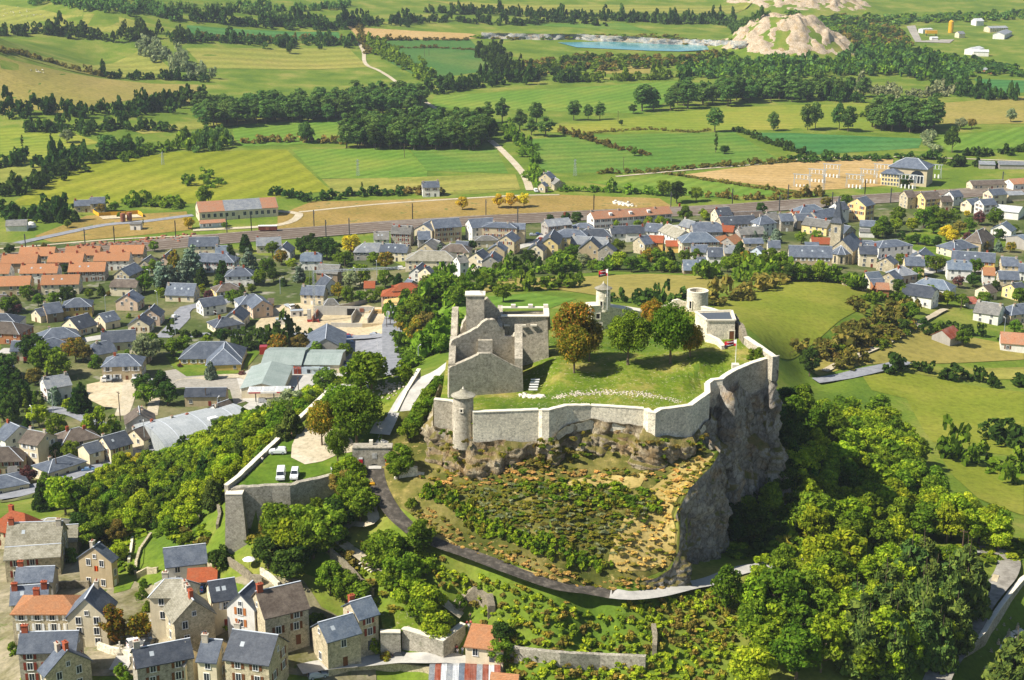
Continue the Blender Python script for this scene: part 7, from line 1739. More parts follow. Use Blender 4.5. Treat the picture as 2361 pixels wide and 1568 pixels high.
 # yellow road machine on the fresh tarmac
p=G(368.5,491);t=empty('road_roller',(p[0],p[1],p[2]+.2),rad(-70));tag(t,'yellow road making machine on the fresh tarmac below the gate','road machine')
MB().box((0,0,.7),(4.4,2.1,1.5),taper=.92).build('body',[PAINT['yellow']],t);MB().box((.2,0,2.2),(2.6,1.6,.25)).build('engine_cover',[STRAWB],t);m=MB()
for k in range(6):m.box((-.8+.4*k,0,2.45),(.2,1.3,.05))
m.build('grille',[METAL],t);MB().box((2.7,0,.3),(.9,2.3,.6)).build('screed',[METAL],t)
for x in(-1.5,1.3):
 for s in(-1,1):link('wheel',car_proto('hatch','white')[2],t,(x,s*1.05,.45))
 # red tractor
p=G(27,363);t=empty('tractor',tuple(p),rad(20));tag(t,'red tractor in the rough garden behind the dark fir trees','tractor')
MB().box((.9,0,.8),(1.9,.8,.7)).build('bonnet',[PAINT['red']],t);MB().box((-.6,0,1.0),(1.3,1.4,1.4),taper=.85).build('cab',[PAINT['red']],t)
for x,s_,r in((-.8,1,1.5),(-.8,-1,1.5),(1.5,1,1),(1.5,-1,1)):o=link('wheel',car_proto('hatch','white')[2],t,(x,s_*.8,.3*r));o.scale=(r*1.3,1.4,r*1.3)
SKIN=plain('skin','c49070',.7);HAIR=plain('brown_hair','3c2c20',.9)
def skin_mesh(name,verts,edges,radii,mat,root=0):
 me=bpy.data.meshes.new(name);me.from_pydata(verts,edges,[]);o=bpy.data.objects.new(name,me);COL.objects.link(o)
 sk=o.modifiers.new('s','SKIN');sk.use_smooth_shade=True;sb_=o.modifiers.new('u','SUBSURF');sb_.levels=1
 for i,r in enumerate(radii):me.skin_vertices[0].data[i].radius=(r,r*.85);me.skin_vertices[0].data[i].use_root=(i==root)
 dg=bpy.context.evaluated_depsgraph_get();m2=bpy.data.meshes.new_from_object(o.evaluated_get(dg));bpy.data.objects.remove(o);m2.materials.clear();m2.materials.append(mat);return m2
def joints(pose):
 J=dict(pel=(0,0,.95),waist=(0,0,1.1),chest=(0,0,1.32),neck=(0,0,1.48),head=(0,.01,1.6),crown=(0,.01,1.74),nose=(0,.1,1.6))
 for s,n in((-1,'l'),(1,'r')):
  J['sh'+n]=(s*.17,0,1.42);J['el'+n]=(s*.27,.02,1.15);J['ha'+n]=(s*.27,.1,.9);J['fi'+n]=(s*.27,.13,.8)
  J['hi'+n]=(s*.1,0,.92);J['kn'+n]=(s*.11,.02+(.12*s if pose=='walk' else 0),.5);J['an'+n]=(s*.11,(.22*s if pose=='walk' else-.02),.09);J['to'+n]=(s*.12,(.22*s if pose=='walk' else 0)+.16,.04)
  if pose=='sit':J['kn'+n]=(s*.12,.42,.95);J['an'+n]=(s*.12,.45,.52);J['to'+n]=(s*.12,.6,.46);J['ha'+n]=(s*.2,.32,1.0);J['fi'+n]=(s*.18,.4,.98)
 return J
BODY={}
def person(u,v,pose,top,bottom,ang,label,z=0.0,up=None):
 if pose not in BODY:
  J=joints(pose);names=list(J);E=[('pel','waist'),('waist','chest'),('chest','neck'),('neck','head'),('head','crown'),('head','nose')]
  for n in 'lr':E+=[('chest','sh'+n),('sh'+n,'el'+n),('el'+n,'ha'+n),('ha'+n,'fi'+n),('pel','hi'+n),('hi'+n,'kn'+n),('kn'+n,'an'+n),('an'+n,'to'+n)]
  R=dict(pel=.13,waist=.12,chest=.15,neck=.055,head=.09,crown=.07,nose=.02)
  for n in 'lr':R.update({'sh'+n:.06,'el'+n:.045,'ha'+n:.035,'fi'+n:.025,'hi'+n:.085,'kn'+n:.06,'an'+n:.042,'to'+n:.035})
  ix={n:i for i,n in enumerate(names)}
  b=skin_mesh('body',[J[n]for n in names],[(ix[a],ix[c])for a,c in E],[R[n]for n in names],SKIN)
  tn=['waist','chest','shl','shr','ell','elr','pel'];tx_={n:i for i,n in enumerate(tn)}
  sh_=skin_mesh('shirt',[J[n]for n in tn],[(tx_[a],tx_[c])for a,c in(('pel','waist'),('waist','chest'),('chest','shl'),('chest','shr'),('shl','ell'),('shr','elr'))],[.16,.185,.085,.085,.065,.065,.15],FRAMEW)
  bn=['pel','hil','hir','knl','knr','anl','anr'];bx_={n:i for i,n in enumerate(bn)}
  tr_=skin_mesh('trousers',[J[n]for n in bn],[(bx_[a],bx_[c])for a,c in(('pel','hil'),('pel','hir'),('hil','knl'),('hir','knr'),('knl','anl'),('knr','anr'))],[.15,.11,.11,.085,.085,.07,.07],METAL)
  h=MB();h.lathe([(.105,1.6),(.118,1.68),(.09,1.77),(.02,1.8)],10,(0,-.02));hm=mesh_np('hair',h.v,h.f,[HAIR],smooth=True)
  BODY[pose]=(b,sh_,tr_,hm)
 b,s_,t_,h_=BODY[pose];p=G(u,v)if up is None else P(u,v,up);dz=-.55 if pose=='sit' else 0
 t=empty('person',(p[0],p[1],p[2]+.1+z+dz),rad(ang));tag(t,label,'person');bo=link('body',b,t);link('hair',h_,t)
 for nm,me,c in(('shirt',s_,top),('trousers',t_,bottom)):
  key=nm+pose+c
  if key not in BODY:m2=me.copy();m2.materials.clear();m2.materials.append(plain(nm+'_'+c,c,.85));BODY[key]=m2
  link(nm,BODY[key],t)
PT='''
287.5 437|sit|e8c8c8|8c7c6c|-60|person in a pink top sitting on the forecourt wall|.5
291.8 439.5|stand|6c6450|3c3c3c|180|person in brown standing by the forecourt wall|0
262.7 464|stand|e8e6e0|2c3440|0|person in white leaning on the wall near the forecourt cars|0
332 474|walk|dce0e8|90989c|150|person in white below the small chestnut tree|0
337.5 472|stand|b0b8c8|40485c|60|person in pale blue beside the chestnut trunk|0
381.6 582|walk|8cb0d0|7c8c9c|200|person in light blue walking down the stair path|0
420 617|walk|c8d4e4|3c4454|200|person in pale blue at the foot of the stair path|0
454.3 617|sit|b02838|3c3c44|90|person in red resting by the path above the bastion|.35
470.3 621|stand|2c2c34|24242c|0|person in black at the top of the steps|0
467.4 628.5|stand|b82c3c|5c5c64|20|person in a red top on the steps, left of the pair|0
471 628|stand|c03444|4c5464|-20|person in a red top on the steps, right of the pair|0
469 631|walk|e8e8e4|7c8490|180|person in white just below the pair in red|0
456.7 653|stand|a82c38|34343c|0|person in dark red at the foot of the bastion wall|0
457.6 656|stand|f0eee8|8c8c94|180|person in white at the foot of the bastion wall|0
462.6 655|walk|b8cce0|5c6c84|180|person in pale blue by the foot of the steps|0
182.7 573|stand|c02830|443c3c|10|person in red on the covered terrace|0
'''
for ln in PT.strip().splitlines():
 p_,ps_,c1,c2,an,lab,z=ln.split('|');u,v=map(float,p_.split());person(u,v,ps_,c1,c2,float(an),lab,float(z))
def pole(u,v,h,kind,label,group=None,base=None,rz=0):
 p=base if base is not None else G(u,v);nm=dict(cat='catenary_mast',lamp='street_lamp',power='power_pole',pylon='lattice_pylon')[kind];t=empty(nm,tuple(p),rz);tag(t,label,nm.replace('_',' '),group)
 key=(kind,h)
 if key not in LIB:
  m=MB();a=MB()
  if kind=='cat':m.box((0,0,-.5),(.45,.45,h+.5));a.bar((0,0,h-1.2),(0,-3,h-1.6),.12);a.bar((0,0,h-.2),(0,-3,h-1.5),.08)
  elif kind=='lamp':m.lathe([(.13,-.3),(.09,h)],8);a.bar((0,0,h),(1.4,0,h+.2),.08);a.box((1.5,0,h+.1),(.7,.3,.15))
  elif kind=='power':m.lathe([(.2,-.4),(.13,h)],8);a.box((0,0,h-.6),(1.8,.12,.12));a.box((-.8,0,h-.5),(.12,.12,.3));a.box((.8,0,h-.5),(.12,.12,.3))
  else:
   for sx,sy in((-1,-1),(1,-1),(1,1),(-1,1)):m.bar((sx*.9,sy*.9,0),(sx*.25,sy*.25,h),.12)
   for k in range(8):
    z0,z1=h*k/8,h*(k+1)/8;r0,r1=.9-.65*k/8,.9-.65*(k+1)/8
    m.bar((-r0,-r0,z0),(r1,-r1,z1),.08);m.bar((r0,r0,z0),(-r1,r1,z1),.08);m.bar((-r0,r0,z0),(-r1,-r1,z1),.08)
   for z in(h-1,h-3):a.bar((-2.2,0,z),(2.2,0,z),.15)
  mt=dict(cat=METAL,lamp=GALV,power=WOODPOLE,pylon=GALV)[kind]
  LIB[key]=(mesh_np('pole',m.v,m.f,[mt]),mesh_np('arm',a.v,a.f,[mt if kind!='lamp' else FRAMEW]))
 link('pole',LIB[key][0],t);link('arm',LIB[key][1],t);return t
kz=[(8,252),(23,262),(24,258),(28,257),(95.5,244.5),(99.5,244.6),(105,247),(167,237),(175,242),(239,233.5),(249,236),(261,236),(318,229.5),(330,236.5),(343,235.5),(410,222.5),(423,222),(498,218),(529,228),(584,212),(600.5,209),(661.5,205),(729,198),(754,208.5),(771,208),(792,199),(809,204),(825.7,206),(858,196.5),(869,196.5),(886,202.5),(1007,188)]
RLW=np.array([(r[0],r[1])for r in rc[:,:2]])
for u,v in kz:
 g=G(u,v);k=int(np.argmin(((RLW-g[:2])**2).sum(1)));side=-1 if g[1]<RLW[k,1]else 1
 t_=RLW[min(k+1,len(RLW)-1)]-RLW[max(k-1,0)];t_/=np.linalg.norm(t_);n_=np.array([-t_[1],t_[0]])
 b=RLW[k]+n_*13.5*side*(1 if n_[1]>0 else-1);pole(u,v,9.5,'cat','dark catenary mast standing along the railway','catenary masts of the railway',(b[0],b[1],H(b[0],b[1])),math.atan2(t_[1],t_[0]))
POLES='''
163 165 9 pylon|lattice pylon on the wide left meadow
358 176 11 pylon|lattice pylon in the middle of the plain
575 176 11 pylon|lattice pylon right of the farm track
823 194 12 pylon|lattice pylon at the corner of the stubble field
404.5 158 10 power|wooden power pole above the two green fields
623.5 170 9 power|thin pole in the green field
618 122 9 power|pole at the hedge left of the bright central field
360 38 8 power|pole at the left end of the stubble strip
424.5 57 9 power|left one of two poles in the dark green field
429 56 9 power|right one of two poles in the dark green field
63 317 8 lamp|street lamp beside the yellow house
106 314 8 lamp|street lamp beside the cream garden wall
158 309 8 lamp|street lamp by the lawn corner
175.5 336 8 lamp|street lamp at the bend of the estate street
151 289 9 lamp|street lamp below the conifers
236.5 271 8 lamp|street lamp right of the white villa
218 331 8 lamp|street lamp above the low hipped bungalow
280.5 294.5 8 lamp|street lamp left of the building site
356 287 9 lamp|street lamp beside the big willow
377 278 8 lamp|street lamp behind the crane jib
345 275 8 power|wooden pole beside the tall brown house
387 336 8 power|dark pole at the car park corner
390.5 332 9 power|dark pole beside the grey lane
299 403.5 10 power|tall dark pole on the supermarket forecourt
120.5 421.5 11 power|leaning wooden pole beside the white drive
53.5 414.5 8 lamp|street lamp by the low hedge of the white house
145.5 451 10 lamp|tall street lamp in front of the brown roofed house
57.5 477 9 power|thin pole in front of the hipped slate bungalow
218.5 420 8 lamp|street lamp by the brown shuttered house
206.5 406.5 7 power|thin pole in front of the low barn
33.5 429 8 lamp|lamp post by the small lawn trees
12 421 9 power|thin pole at the left edge among the conifers
418.5 365 6 lamp|lamp on the bank above the ramp wall
1004 335 7 lamp|lamp post beside the right hand farm lane
961 309.5 5 power|short pole on the hill field fence
992 246 9 power|thin pole beside the brownish pavilion
452.5 394 8 power|thin pole against the left corner of the keep
863 569 8 power|dark pole beside the pale lane, under the trees
'''
POLES=POLES.replace('863 569 8','962 553 6')
for ln in POLES.strip().splitlines():
 a,lab=ln.split('|');u,v,h,kd=a.split();pole(float(u),float(v),float(h),kd,lab,rz=random.uniform(0,3))
p=G(315,322);t=empty('tower_crane',tuple(p),rad(0));tag(t,'slim self erecting tower crane on the building site','crane')
def lattice(m,a,b,w,n):
 a,b=np.array(a,float),np.array(b,float);d=(b-a)/np.linalg.norm(b-a);s=np.cross(d,[0,1,0]);s=s/np.linalg.norm(s)if np.linalg.norm(s)>.1 else np.array([1,0,0]);t2=np.cross(d,s)
 cs=[s*w/2+t2*w/2,-s*w/2+t2*w/2,-t2*w/2]
 for c in cs:m.bar(a+c,b+c,.13)
 for k in range(n):
  p0=a+(b-a)*k/n;p1=a+(b-a)*(k+1)/n
  for i in range(3):m.bar(p0+cs[i],p1+cs[(i+1)%3],.08)
hs_=22.5;m=MB();lattice(m,(0,0,1.5),(0,0,hs_),.8,14);m.build('mast',[GALV],t)
m=MB();lattice(m,(0,0,hs_),(37,1,hs_+1.5),.8,24);m.build('jib',[GALV],t);m=MB();m.bar((0,0,hs_),(-1.2,0,hs_+2.6),.2);m.bar((-1.2,0,hs_+2.6),(14,.4,hs_+1.0),.06);m.bar((-1.2,0,hs_+2.6),(-3,0,4),.06);m.build('stay',[GALV],t)
m=MB()
for k in range(3):m.box((-2.4,0,1.2+1.5*k),(1.5,1.5,1.4))
m.build('counterweight',[CONC],t);m=MB();m.box((-.8,0,.5),(5,1.8,.7));m.bar((-3,-2,.3),(2.5,2,.3),.4);m.bar((-3,2,.3),(2.5,-2,.3),.4);m.build('base_frame',[PAINT['red']],t)
def simple(name,u,v,lab,cat,boxes,rz=0,z=0.0):
 p=G(u,v);t=empty(name,(p[0],p[1],p[2]+z),rad(rz));tag(t,lab,cat)
 for nm,mat,bl in boxes:
  m=MB()
  for b in bl:m.box(*b)
  m.build(nm,[mat],t)
 return t
for u,v,lab,rz in((297,316.5,'white site cabin closest to the crane',12),(282.5,325,'white site container at the left of the building site',8)):
 simple('site_cabin',u,v,lab,'cabin',[('body',WALLM['white'],[((0,0,.3),(5.5,2.5,2.5))]),('roof',GALV,[((0,0,2.8),(5.7,2.7,.15))]),('door',METAL,[((1.5,-1.27,.3),(.9,.06,2.0))]),('window',GLASS,[((-1.2,-1.27,1.2),(1.2,.06,.9))])],rz)
simple('flatbed_truck',290,308.5,'white flatbed truck on the mound of the building site','truck',[('cab',PAINT['white'],[((2.2,0,.5),(1.8,2.1,1.9))]),('bed',GALV,[((-1.4,0,.8),(5,2.2,.5))]),('windows',GLASS,[((2.3,0,1.5),(1.7,2.14,.6))]),('wheels',RUB,[((2,0,0),(.8,2.1,.8)),((-2,0,0),(.8,2.1,.8))])],-55)
simple('blue_car',287.5,322.5,'blue car behind the white site container','car',[('body',PAINT['blue'],[((0,0,.3),(4,1.7,.7))]),('cabin',GLASS,[((-.2,0,1.0),(2.2,1.5,.5))]),('wheel',RUB,[((1.2,0,0),(.6,1.72,.6)),((-1.2,0,0),(.6,1.72,.6))])],10)
simple('basement_walls',346,322,'unfinished concrete basement walls of the building site','concrete walls',[('wall',CONC,[((-2,9,-.5),(26,.4,5)),((11,0,-.5),(.4,18,5)),((3,-8.8,-.5),(16,.4,2.6)),((3,3,-.5),(.4,12,4.2))]),('doorway',DARKW,[((1,8.75,.5),(4,.2,3))]),('formwork',RUSTM,[((-14,3,-.5),(.5,12,3.4)),((5.5,8.7,2.2),(1.8,.3,1.6))])],-4)
simple('timber_stack',382,313,'stacks of pale timber on the flat roof of the building site','timber stack',[('slab',FIELD['dirt'],[((0,-6,-1.5),(15,26,2.2))]),('plank',ROOF['wood'],[((0,1.5,.7),(11,.8,.5)),((0,-.8,.7),(11,.8,.5)),((-.5,-3,.7),(8,.8,.5))])],2)
simple('retaining_wall',352,307,'grey garden wall behind the building site','wall',[('wall',CONC,[((0,0,-.5),(18,.35,2.6))])],40)
simple('red_container',263.8,354,'red container behind the supermarket','container',[('body',PAINT['red'],[((0,0,0),(3,3.2,3.4))]),('doors',PAINT['red'],[((0,-1.65,.2),(2.6,.08,2.9))])],5)
# supermarket front, canopy with pumps, lettering
p=G(299,375);sf=empty('shop_front',tuple(p),rad(-2));tag(sf,'glazed shop front with an orange red name sign','shop front')
MB().box((0,0,0),(24,.5,3.2)).build('fascia',[WALLM['blue']],sf);m=MB()
for x in(-10,-8,-5.5,4,9,10.8):m.box((x,-.3,.9),(1.6,.1,1.4))
m.build('shop_window',[GLASS],sf);m=MB();m.box((-1.2,-.3,0),(1.3,.1,2.4));m.box((.3,-.3,0),(1.3,.1,2.4));m.build('door',[REDSH],sf)
def text(body,size,mat,parent,loc,rx=math.pi/2,rz=0.0,ext=.03):
 c=bpy.data.curves.new('lettering','FONT');c.body=body;c.size=size;c.extrude=ext;c.align_x='CENTER';c.materials.append(mat);tmp=bpy.data.objects.new('t',c);COL.objects.link(tmp);dg=bpy.context.evaluated_depsgraph_get();me=bpy.data.meshes.new_from_object(tmp.evaluated_get(dg));bpy.data.objects.remove(tmp);o=link('lettering',me);o.parent=parent;o.location=loc;o.rotation_euler=(rx,0,rz);return o
text('Atac',1.7,plain('orange_sign','e0602c',.5),sf,(-.5,-.34,2.6))
simple('porch',315.5,375.5,'small white gabled porch beside the shop front','porch',[('roof',ROOF['metal'],[((0,0,2.8),(3.2,4,.3))]),('post',FRAMEW,[((-1.4,-1.8,0),(.2,.2,2.8)),((1.4,-1.8,0),(.2,.2,2.8))])])
p=G(270,402);cn=empty('fuel_canopy',tuple(p),rad(3));tag(cn,'white fuel station canopy with a red stripe','canopy')
MB().box((0,0,4.2),(15,6,.7)).build('roof',[WALLM['white']],cn);m=MB();m.box((-5,-3.02,4.3),(4.2,.06,.4));m.box((5,-3.02,4.3),(4.2,.06,.4));m.build('red_stripe',[FR],cn)
m=MB()
for x in(-5,1.5,6.5):m.box((x,0,0),(.35,.35,4.2))
m.build('post',[METAL],cn);m=MB()
for x in(-2.5,3.5):m.box((x,0,0),(.9,.6,1.7))
m.build('pump',[FRAMEW],cn)
m=MB()
for k in range(3):m.box((-4.8+4.8*k,0,4.95),(4.0,5,.06))
m.build('roof_panel',[ROOF['whitemetal']],cn)
# bikes on the forecourt
for i,(u,v)in enumerate(((289.5,391),(291.5,389.5),(293.5,388.5),(290,393.5))):
 simple('motorcycle',u,v,['motorcycle at the left of the parked group','motorcycle in the middle of the parked group','motorcycle at the back of the parked group','motorcycle nearest the fuel canopy in the group'][i],'motorcycle',[('body',PAINT['red' if i%2 else 'white'],[((0,0,.45),(1.3,.35,.5),0,0,.7)]),('wheel',RUB,[((-.75,0,0),(.62,.14,.62)),((.75,0,0),(.62,.14,.62))]),('handlebar',METAL,[((.5,0,1.0),(.08,.7,.06))])],20*i)
 # goods yard: rusty tanks, wagon, fence, sleepers
for u,v,lab in((123.2,222.6,'left one of two rusty upright tanks'),(129.8,221.8,'right one of two rusty upright tanks')):
 p=G(u,v);t=empty('rusty_tank',tuple(p));tag(t,lab+' beside the concrete hut','tank');MB().lathe([(1.4,.8),(1.45,5.2),(.1,5.5)],18).build('shell',[RUSTM],t);m=MB()
 for a in range(4):m.box((1.1*math.cos(a*1.57),1.1*math.sin(a*1.57),0),(.2,.2,.9))
 m.build('leg',[METAL],t)
p=G(268,231.5);t=empty('goods_wagon',tuple(p),rad(2));tag(t,'brown goods wagon with a pale roof on the dry grass','wagon')
MB().box((0,0,.9),(10,2.7,2.2)).build('body',[plain('wagon_brown','6c3428',.9,0,.3)],t);MB().box((0,0,3.1),(10.3,2.9,.3)).build('roof',[WALLM['white']],t);m=MB()
for x in(-3,3):m.box((x,0,.1),(1,2.2,.8))
m.build('wheels',[METAL],t);MB().box((0,-1.4,1.1),(1.8,.08,1.8)).build('door',[RUSTM],t)
def fence(name,uv,h,gap,label,pm,rm_,rails=2,panel=None,cat='fence',maxp=60,world=None):
 c=catmull(world or[G(u,v)for u,v in uv],gap)[:,:3];L=c[0];t=empty(name,tuple(L));tag(t,label,cat)
 c[:,2]=H(c[:,0],c[:,1]);pm_me=None
 m=MB();m.box((0,0,-.3),(.14,.14,h+.3));pme=mesh_np('post',m.v,m.f,[pm])
 for q in c[:maxp]:link('post',pme,t,tuple(q-L))
 for r in range(rails):
  m=MB()
  for i in range(len(c)-1):z=h*(.95-.42*r);m.bar(c[i]-L+[0,0,z],c[i+1]-L+[0,0,z],.07,.12)
  m.build('rail',[rm_],t)
 if panel:
  m=MB()
  for i in range(len(c)-1):a,b=c[i]-L,c[i+1]-L;m.add([a+[0,0,.1],b+[0,0,.1],b+[0,0,h],a+[0,0,h]],[(0,1,2,3)])
  m.build('panel',[panel],t)
 return t
YP=plain('yellow_fence_paint','d8a828',.7)
fence('fence',[(92,212),(99,216.5),(110,215.5),(125,215),(138,214),(143,217.5)],2.2,5,'bright yellow fence round the sandy pitch',YP,YP,2,YP)
drape('sand_pitch',[(99,217),(137,215.2),(142.5,218),(103,220)],.5,FIELD['dirt'],label='sandy pitch inside the yellow fence')
p=G(31,227);t=empty('white_tent',tuple(p));tag(t,'small white domed tent right of the grey shed','tent');MB().lathe([(3,0),(2.8,1.4),(1.8,2.6),(.1,3.1)],14).build('cloth',[WALLM['white']],t)
rubble('rubble',[(68,249),(90,246),(130,243),(160,240),(185,237)],160,.6,1.8,RUSTM,'piles of rusty sleepers and scrap beside the tracks',3,21)
rubble('rubble',[(617,203),(622,204),(628,206)],90,.6,1.8,STONE['coping'],'heap of pale rubble on the dry goods yard',2,22)
MB().lathe([(3.2,0),(3.2,14),(.3,16)],16).build('silo',[PAINT['yellow']],None,tuple(G(950.5,33)));tag(bpy.data.objects['silo'],'tall yellow silo of the gravel works','silo')
simple('conveyor',931,36,'yellow hopper of the gravel works','hopper',[('body',PAINT['yellow'],[((0,0,3),(14,5,4))]),('leg',METAL,[((-6,0,0),(.6,3,3)),((6,0,0),(.6,3,3))])])
# water trough and cattle
t=simple('water_tank',508.5,279.5,'grey water tank on the hill pasture','tank',[('tank',GALV,[((0,0,.6),(3.2,1.5,1.4))]),('leg',METAL,[((-1,0,0),(.2,1.2,.7)),((1,0,0),(.2,1.2,.7))])],20)
def animal(name,uvs,mat,label,group,s=1.0):
 V=[(0,-.9,1.0),(0,0,1.05),(0,.8,1.1),(0,1.15,1.3),(0,1.5,1.15)];E=[(0,1),(1,2),(2,3),(3,4)];R=[.3,.36,.3,.16,.12]
 for x,y,k in((-.22,-.8,0),(.22,-.8,0),(-.22,.7,2),(.22,.7,2)):
  i=len(V);hx=-.12 if y<0 else.04;V+=[(x,y,.75),(x,y+hx,.42),(x,y,.0)];E+=[(k,i),(i,i+1),(i+1,i+2)];R+=[.14,.08,.06]
 me=skin_mesh('body',V,E,R,mat,1)
 for i,(u,v)in enumerate(uvs):
  p=G(u,v);o=link(name,me,None,tuple(p),random.random()*6.28);o.scale=(s,s,s);tag(o,label,name.replace('_',' '),group)
COWM=plain('cream_hide','d8d0bc',.9);BRH=plain('brown_hide','6c4c34',.9)
animal('cow',[(31,71.5),(36.5,71),(37,73),(40,73.2),(42.8,71.2),(43.5,73.8),(38.5,72.3)],COWM,'white cow in the small herd on the olive pasture','white cattle on the olive pasture')
rs=np.random.default_rng(3)
animal('sheep',[(x,12+(x*.1)+rs.normal()*2.2)for x in rs.uniform(0,46,26)],COWM,'pale sheep grazing on the high left pasture','sheep on the high pasture',.8)
animal('horse',[(450,289.3),(453.2,288.8)],BRH,'brown horse on the hill pasture left of the keep','brown horses on the hill pasture',1.0)
vg=drape('village_ground',D('0,1215 60,1250 200,1290 330,1350 440,1330 520,1340 640,1330 700,1340 740,1400 860,1440 870,1600 0,1600'),.12,ground_mat('village_yard',['5c5a34','847c62','a2967e'],.12,.8,speck='4a5c22',speck_s=.2),2.0,label='dusty yards and lanes between the village houses')
for pts,lab in(('262,1215 340,1222 330,1300 300,1360 262,1370 270,1290','steep grassy garden strip between two stone walls'),('480,1345 560,1350 600,1420 560,1440 500,1400','grassy garden behind the round tree'),('640,1250 740,1270 800,1320 760,1350 660,1310','garden under the retaining wall')):
 drape('garden',D(pts),.2,FIELD['lawn'],1.6,label=lab)
ribbon('street',None,4.2,.3,OLDTAR,1.5,world_line=[G(300,674),G(330,669),G(365,667),(G(395,668)),G(425,665),G(455,668),G(475,676)],label='pale village street at the bottom of the picture')
ribbon('street',None,3.6,.3,OLDTAR,1.5,world_line=[G(118,672),G(128,655),G(140,645),G(152,636),G(160,622)],label='village lane past the parked cars')
BT=[P(380.3,634,38.8),P(400.5,634.2,38.6),P(401.5,631.5,38.8),P(443.3,642.5,38.3),P(465.5,625.5,39.2)]
wt=empty('grass_bastion',tuple(BT[2]-np.array([0,0,6])));tag(wt,'square stone bastion with a grassy top above the parked black car','bastion');L=np.r_[BT[2]-np.array([0,0,6]),0]
def wloc(p,up,dn):return(p[0]-L[0],p[1]-L[1],p[2]+up-L[2],p[2]-dn-L[2])
wallstrip('wall',densify([wloc(BT[0],.2,7),wloc(BT[1],.2,7)],.7,.05),1.2,STONE['retain'],wt,cop=STONE['coping']);wallstrip('wall',densify([wloc(BT[2]+np.array([0,.6,0]),.2,7.5),wloc(BT[3],.2,7.5)],.7,.05),1.2,STONE['retain'],wt,cop=STONE['coping']);wallstrip('wall',densify([wloc(BT[3],.2,7.5),wloc(BT[4],.2,7.5)],.7,.05),1.2,STONE['retain'],wt,cop=STONE['coping'])
tp=[P(380,613,40),P(395,606,41),P(412,613,40.3),P(440,621,39.6)]
pl=[BT[0]+[.6,.5,0],BT[1]+[0,.8,0],BT[2]+[.3,.9,0],BT[3]+[0,1.0,0],BT[4]+[-1,.3,0],tp[3],tp[2],tp[1],tp[0]]
V=[tuple(np.array(p)[:3]-L[:3])for p in pl];cz=np.mean(V,0);V.append(tuple(cz));n=len(pl)
link('grass_top',mesh_np('grass_top',V,[(i,(i+1)%n,n)for i in range(n)],[FIELD['court']]),wt)
for u,v,s,lab in((412,616,1,'round stone wellhead with a small mound on the bastion lawn, left'),(431,621.5,.8,'round stone wellhead on the bastion lawn, right')):
 p=P(u,v,39.8);t=empty('wellhead',tuple(p));tag(t,lab,'wellhead');MB().lathe([(1.0*s,-.5),(1.0*s,.7),(.7*s,.7),(.7*s,.2)],14,cap=False).build('ring',[STONE['grey']],t);MB().lathe([(.3*s,.2),(.4*s,1.0),(.05,1.5)],8).build('cap',[METAL],t)
SPATH=[P(372,505,53),P(371.5,520,51),P(374,527,50.2),P(366,530,50),P(352,529,49.6),P(342,533,49),P(338,541,48),P(345,550,47),P(358,561,45.7),P(372,574,44.3),P(386,587,42.7),P(400,601,41),P(411,611,40),P(424,616.5,39.6),P(445,618,39.5),P(462,621,39.4)]
SPATH=[np.array([p[0],p[1],0])for p in SPATH]
o,sc_l=ribbon('path',None,2.6,.35,FIELD['path'],.8,world_line=SPATH,label='pale zigzag stair path climbing from the bastion to the gate')
t_=np.gradient(sc_l[:,:2],axis=0);t_/=np.linalg.norm(t_,axis=1)[:,None];n_=np.stack([-t_[:,1],t_[:,0]],1)
stt=empty('stair_steps',tuple(sc_l[40]));tag(stt,'long flight of shallow stone steps along the stair path','steps')
m=MB();m.box((0,0,0),(.35,2.3,.18));sme=mesh_np('step',m.v,m.f,[STONE['coping']])
for i in range(int(len(sc_l)*.38),len(sc_l)-12):
 link('step',sme,stt,(sc_l[i,0]-sc_l[40,0],sc_l[i,1]-sc_l[40,1],H(sc_l[i,0],sc_l[i,1])+.38-sc_l[40,2]),math.atan2(t_[i,1],t_[i,0]))
left=[np.array([*(sc_l[i,:2]-n_[i]*1.25),0])for i in range(30,len(sc_l),3)]
if left[0][1]>sc_l[30,1]:pass
fence('railing',None,1.0,2.2,'wooden handrail along the stair path',WOODPOLE,WOODPOLE,2,world=left,maxp=80)
fence('railing',None,1.0,1.8,'short wooden railing at the top of the stair path',WOODPOLE,WOODPOLE,2,world=[np.array([*(sc_l[i,:2]+n_[i]*1.2),0])for i in range(2,28,3)])
rgt=[sc_l[i,:2]+n_[i]*1.6 for i in range(34,len(sc_l)-20,6)]
wb_=empty('kerb_blocks',tuple(sc_l[40]));tag(wb_,'rough stone blocks bordering the stair path','stone blocks',None)
m=MB();m.box((0,0,-.3),(1.1,.6,1.1));kme=mesh_np('block',m.v,m.f,[STONE['ruin']])
for q in rgt:link('block',kme,wb_,(q[0]-sc_l[40,0],q[1]-sc_l[40,1],H(*q)-sc_l[40,2]),random.random())
for i,(u,v)in enumerate(((473,641),(471,636),(469.5,631),(467.5,645),(465.5,650),(464,655))):pass
def sw(uvs,up,mat,lab,thick=.6,jag=.35,down=1.5,name='stone_wall',cop=False):
 pts=[np.array([*G(u,v)])for u,v in uvs];return gwall(name,None,up,down,thick,mat,lab,cop,jag,'wall',world_pts=pts)
sw([(131.5,539),(130,552),(127.6,564)],1.1,'clean','left one of two pale walls bordering the steep grass strip')
sw([(150,537),(139,552),(135,566),(134.5,576)],1.2,'village','right one of two walls bordering the steep grass strip')
sw([(137,579),(147,574.5),(157,573.5)],1.4,'village','curved garden wall beside the small lawn')
sw([(49,590),(70,589),(89,589)],1.8,'ruin','old stone wall below the arched ruin')
sw([(151.6,527),(165,522),(180,521),(200,517)],1.6,'ruin','crumbling wall at the top of the village gardens')
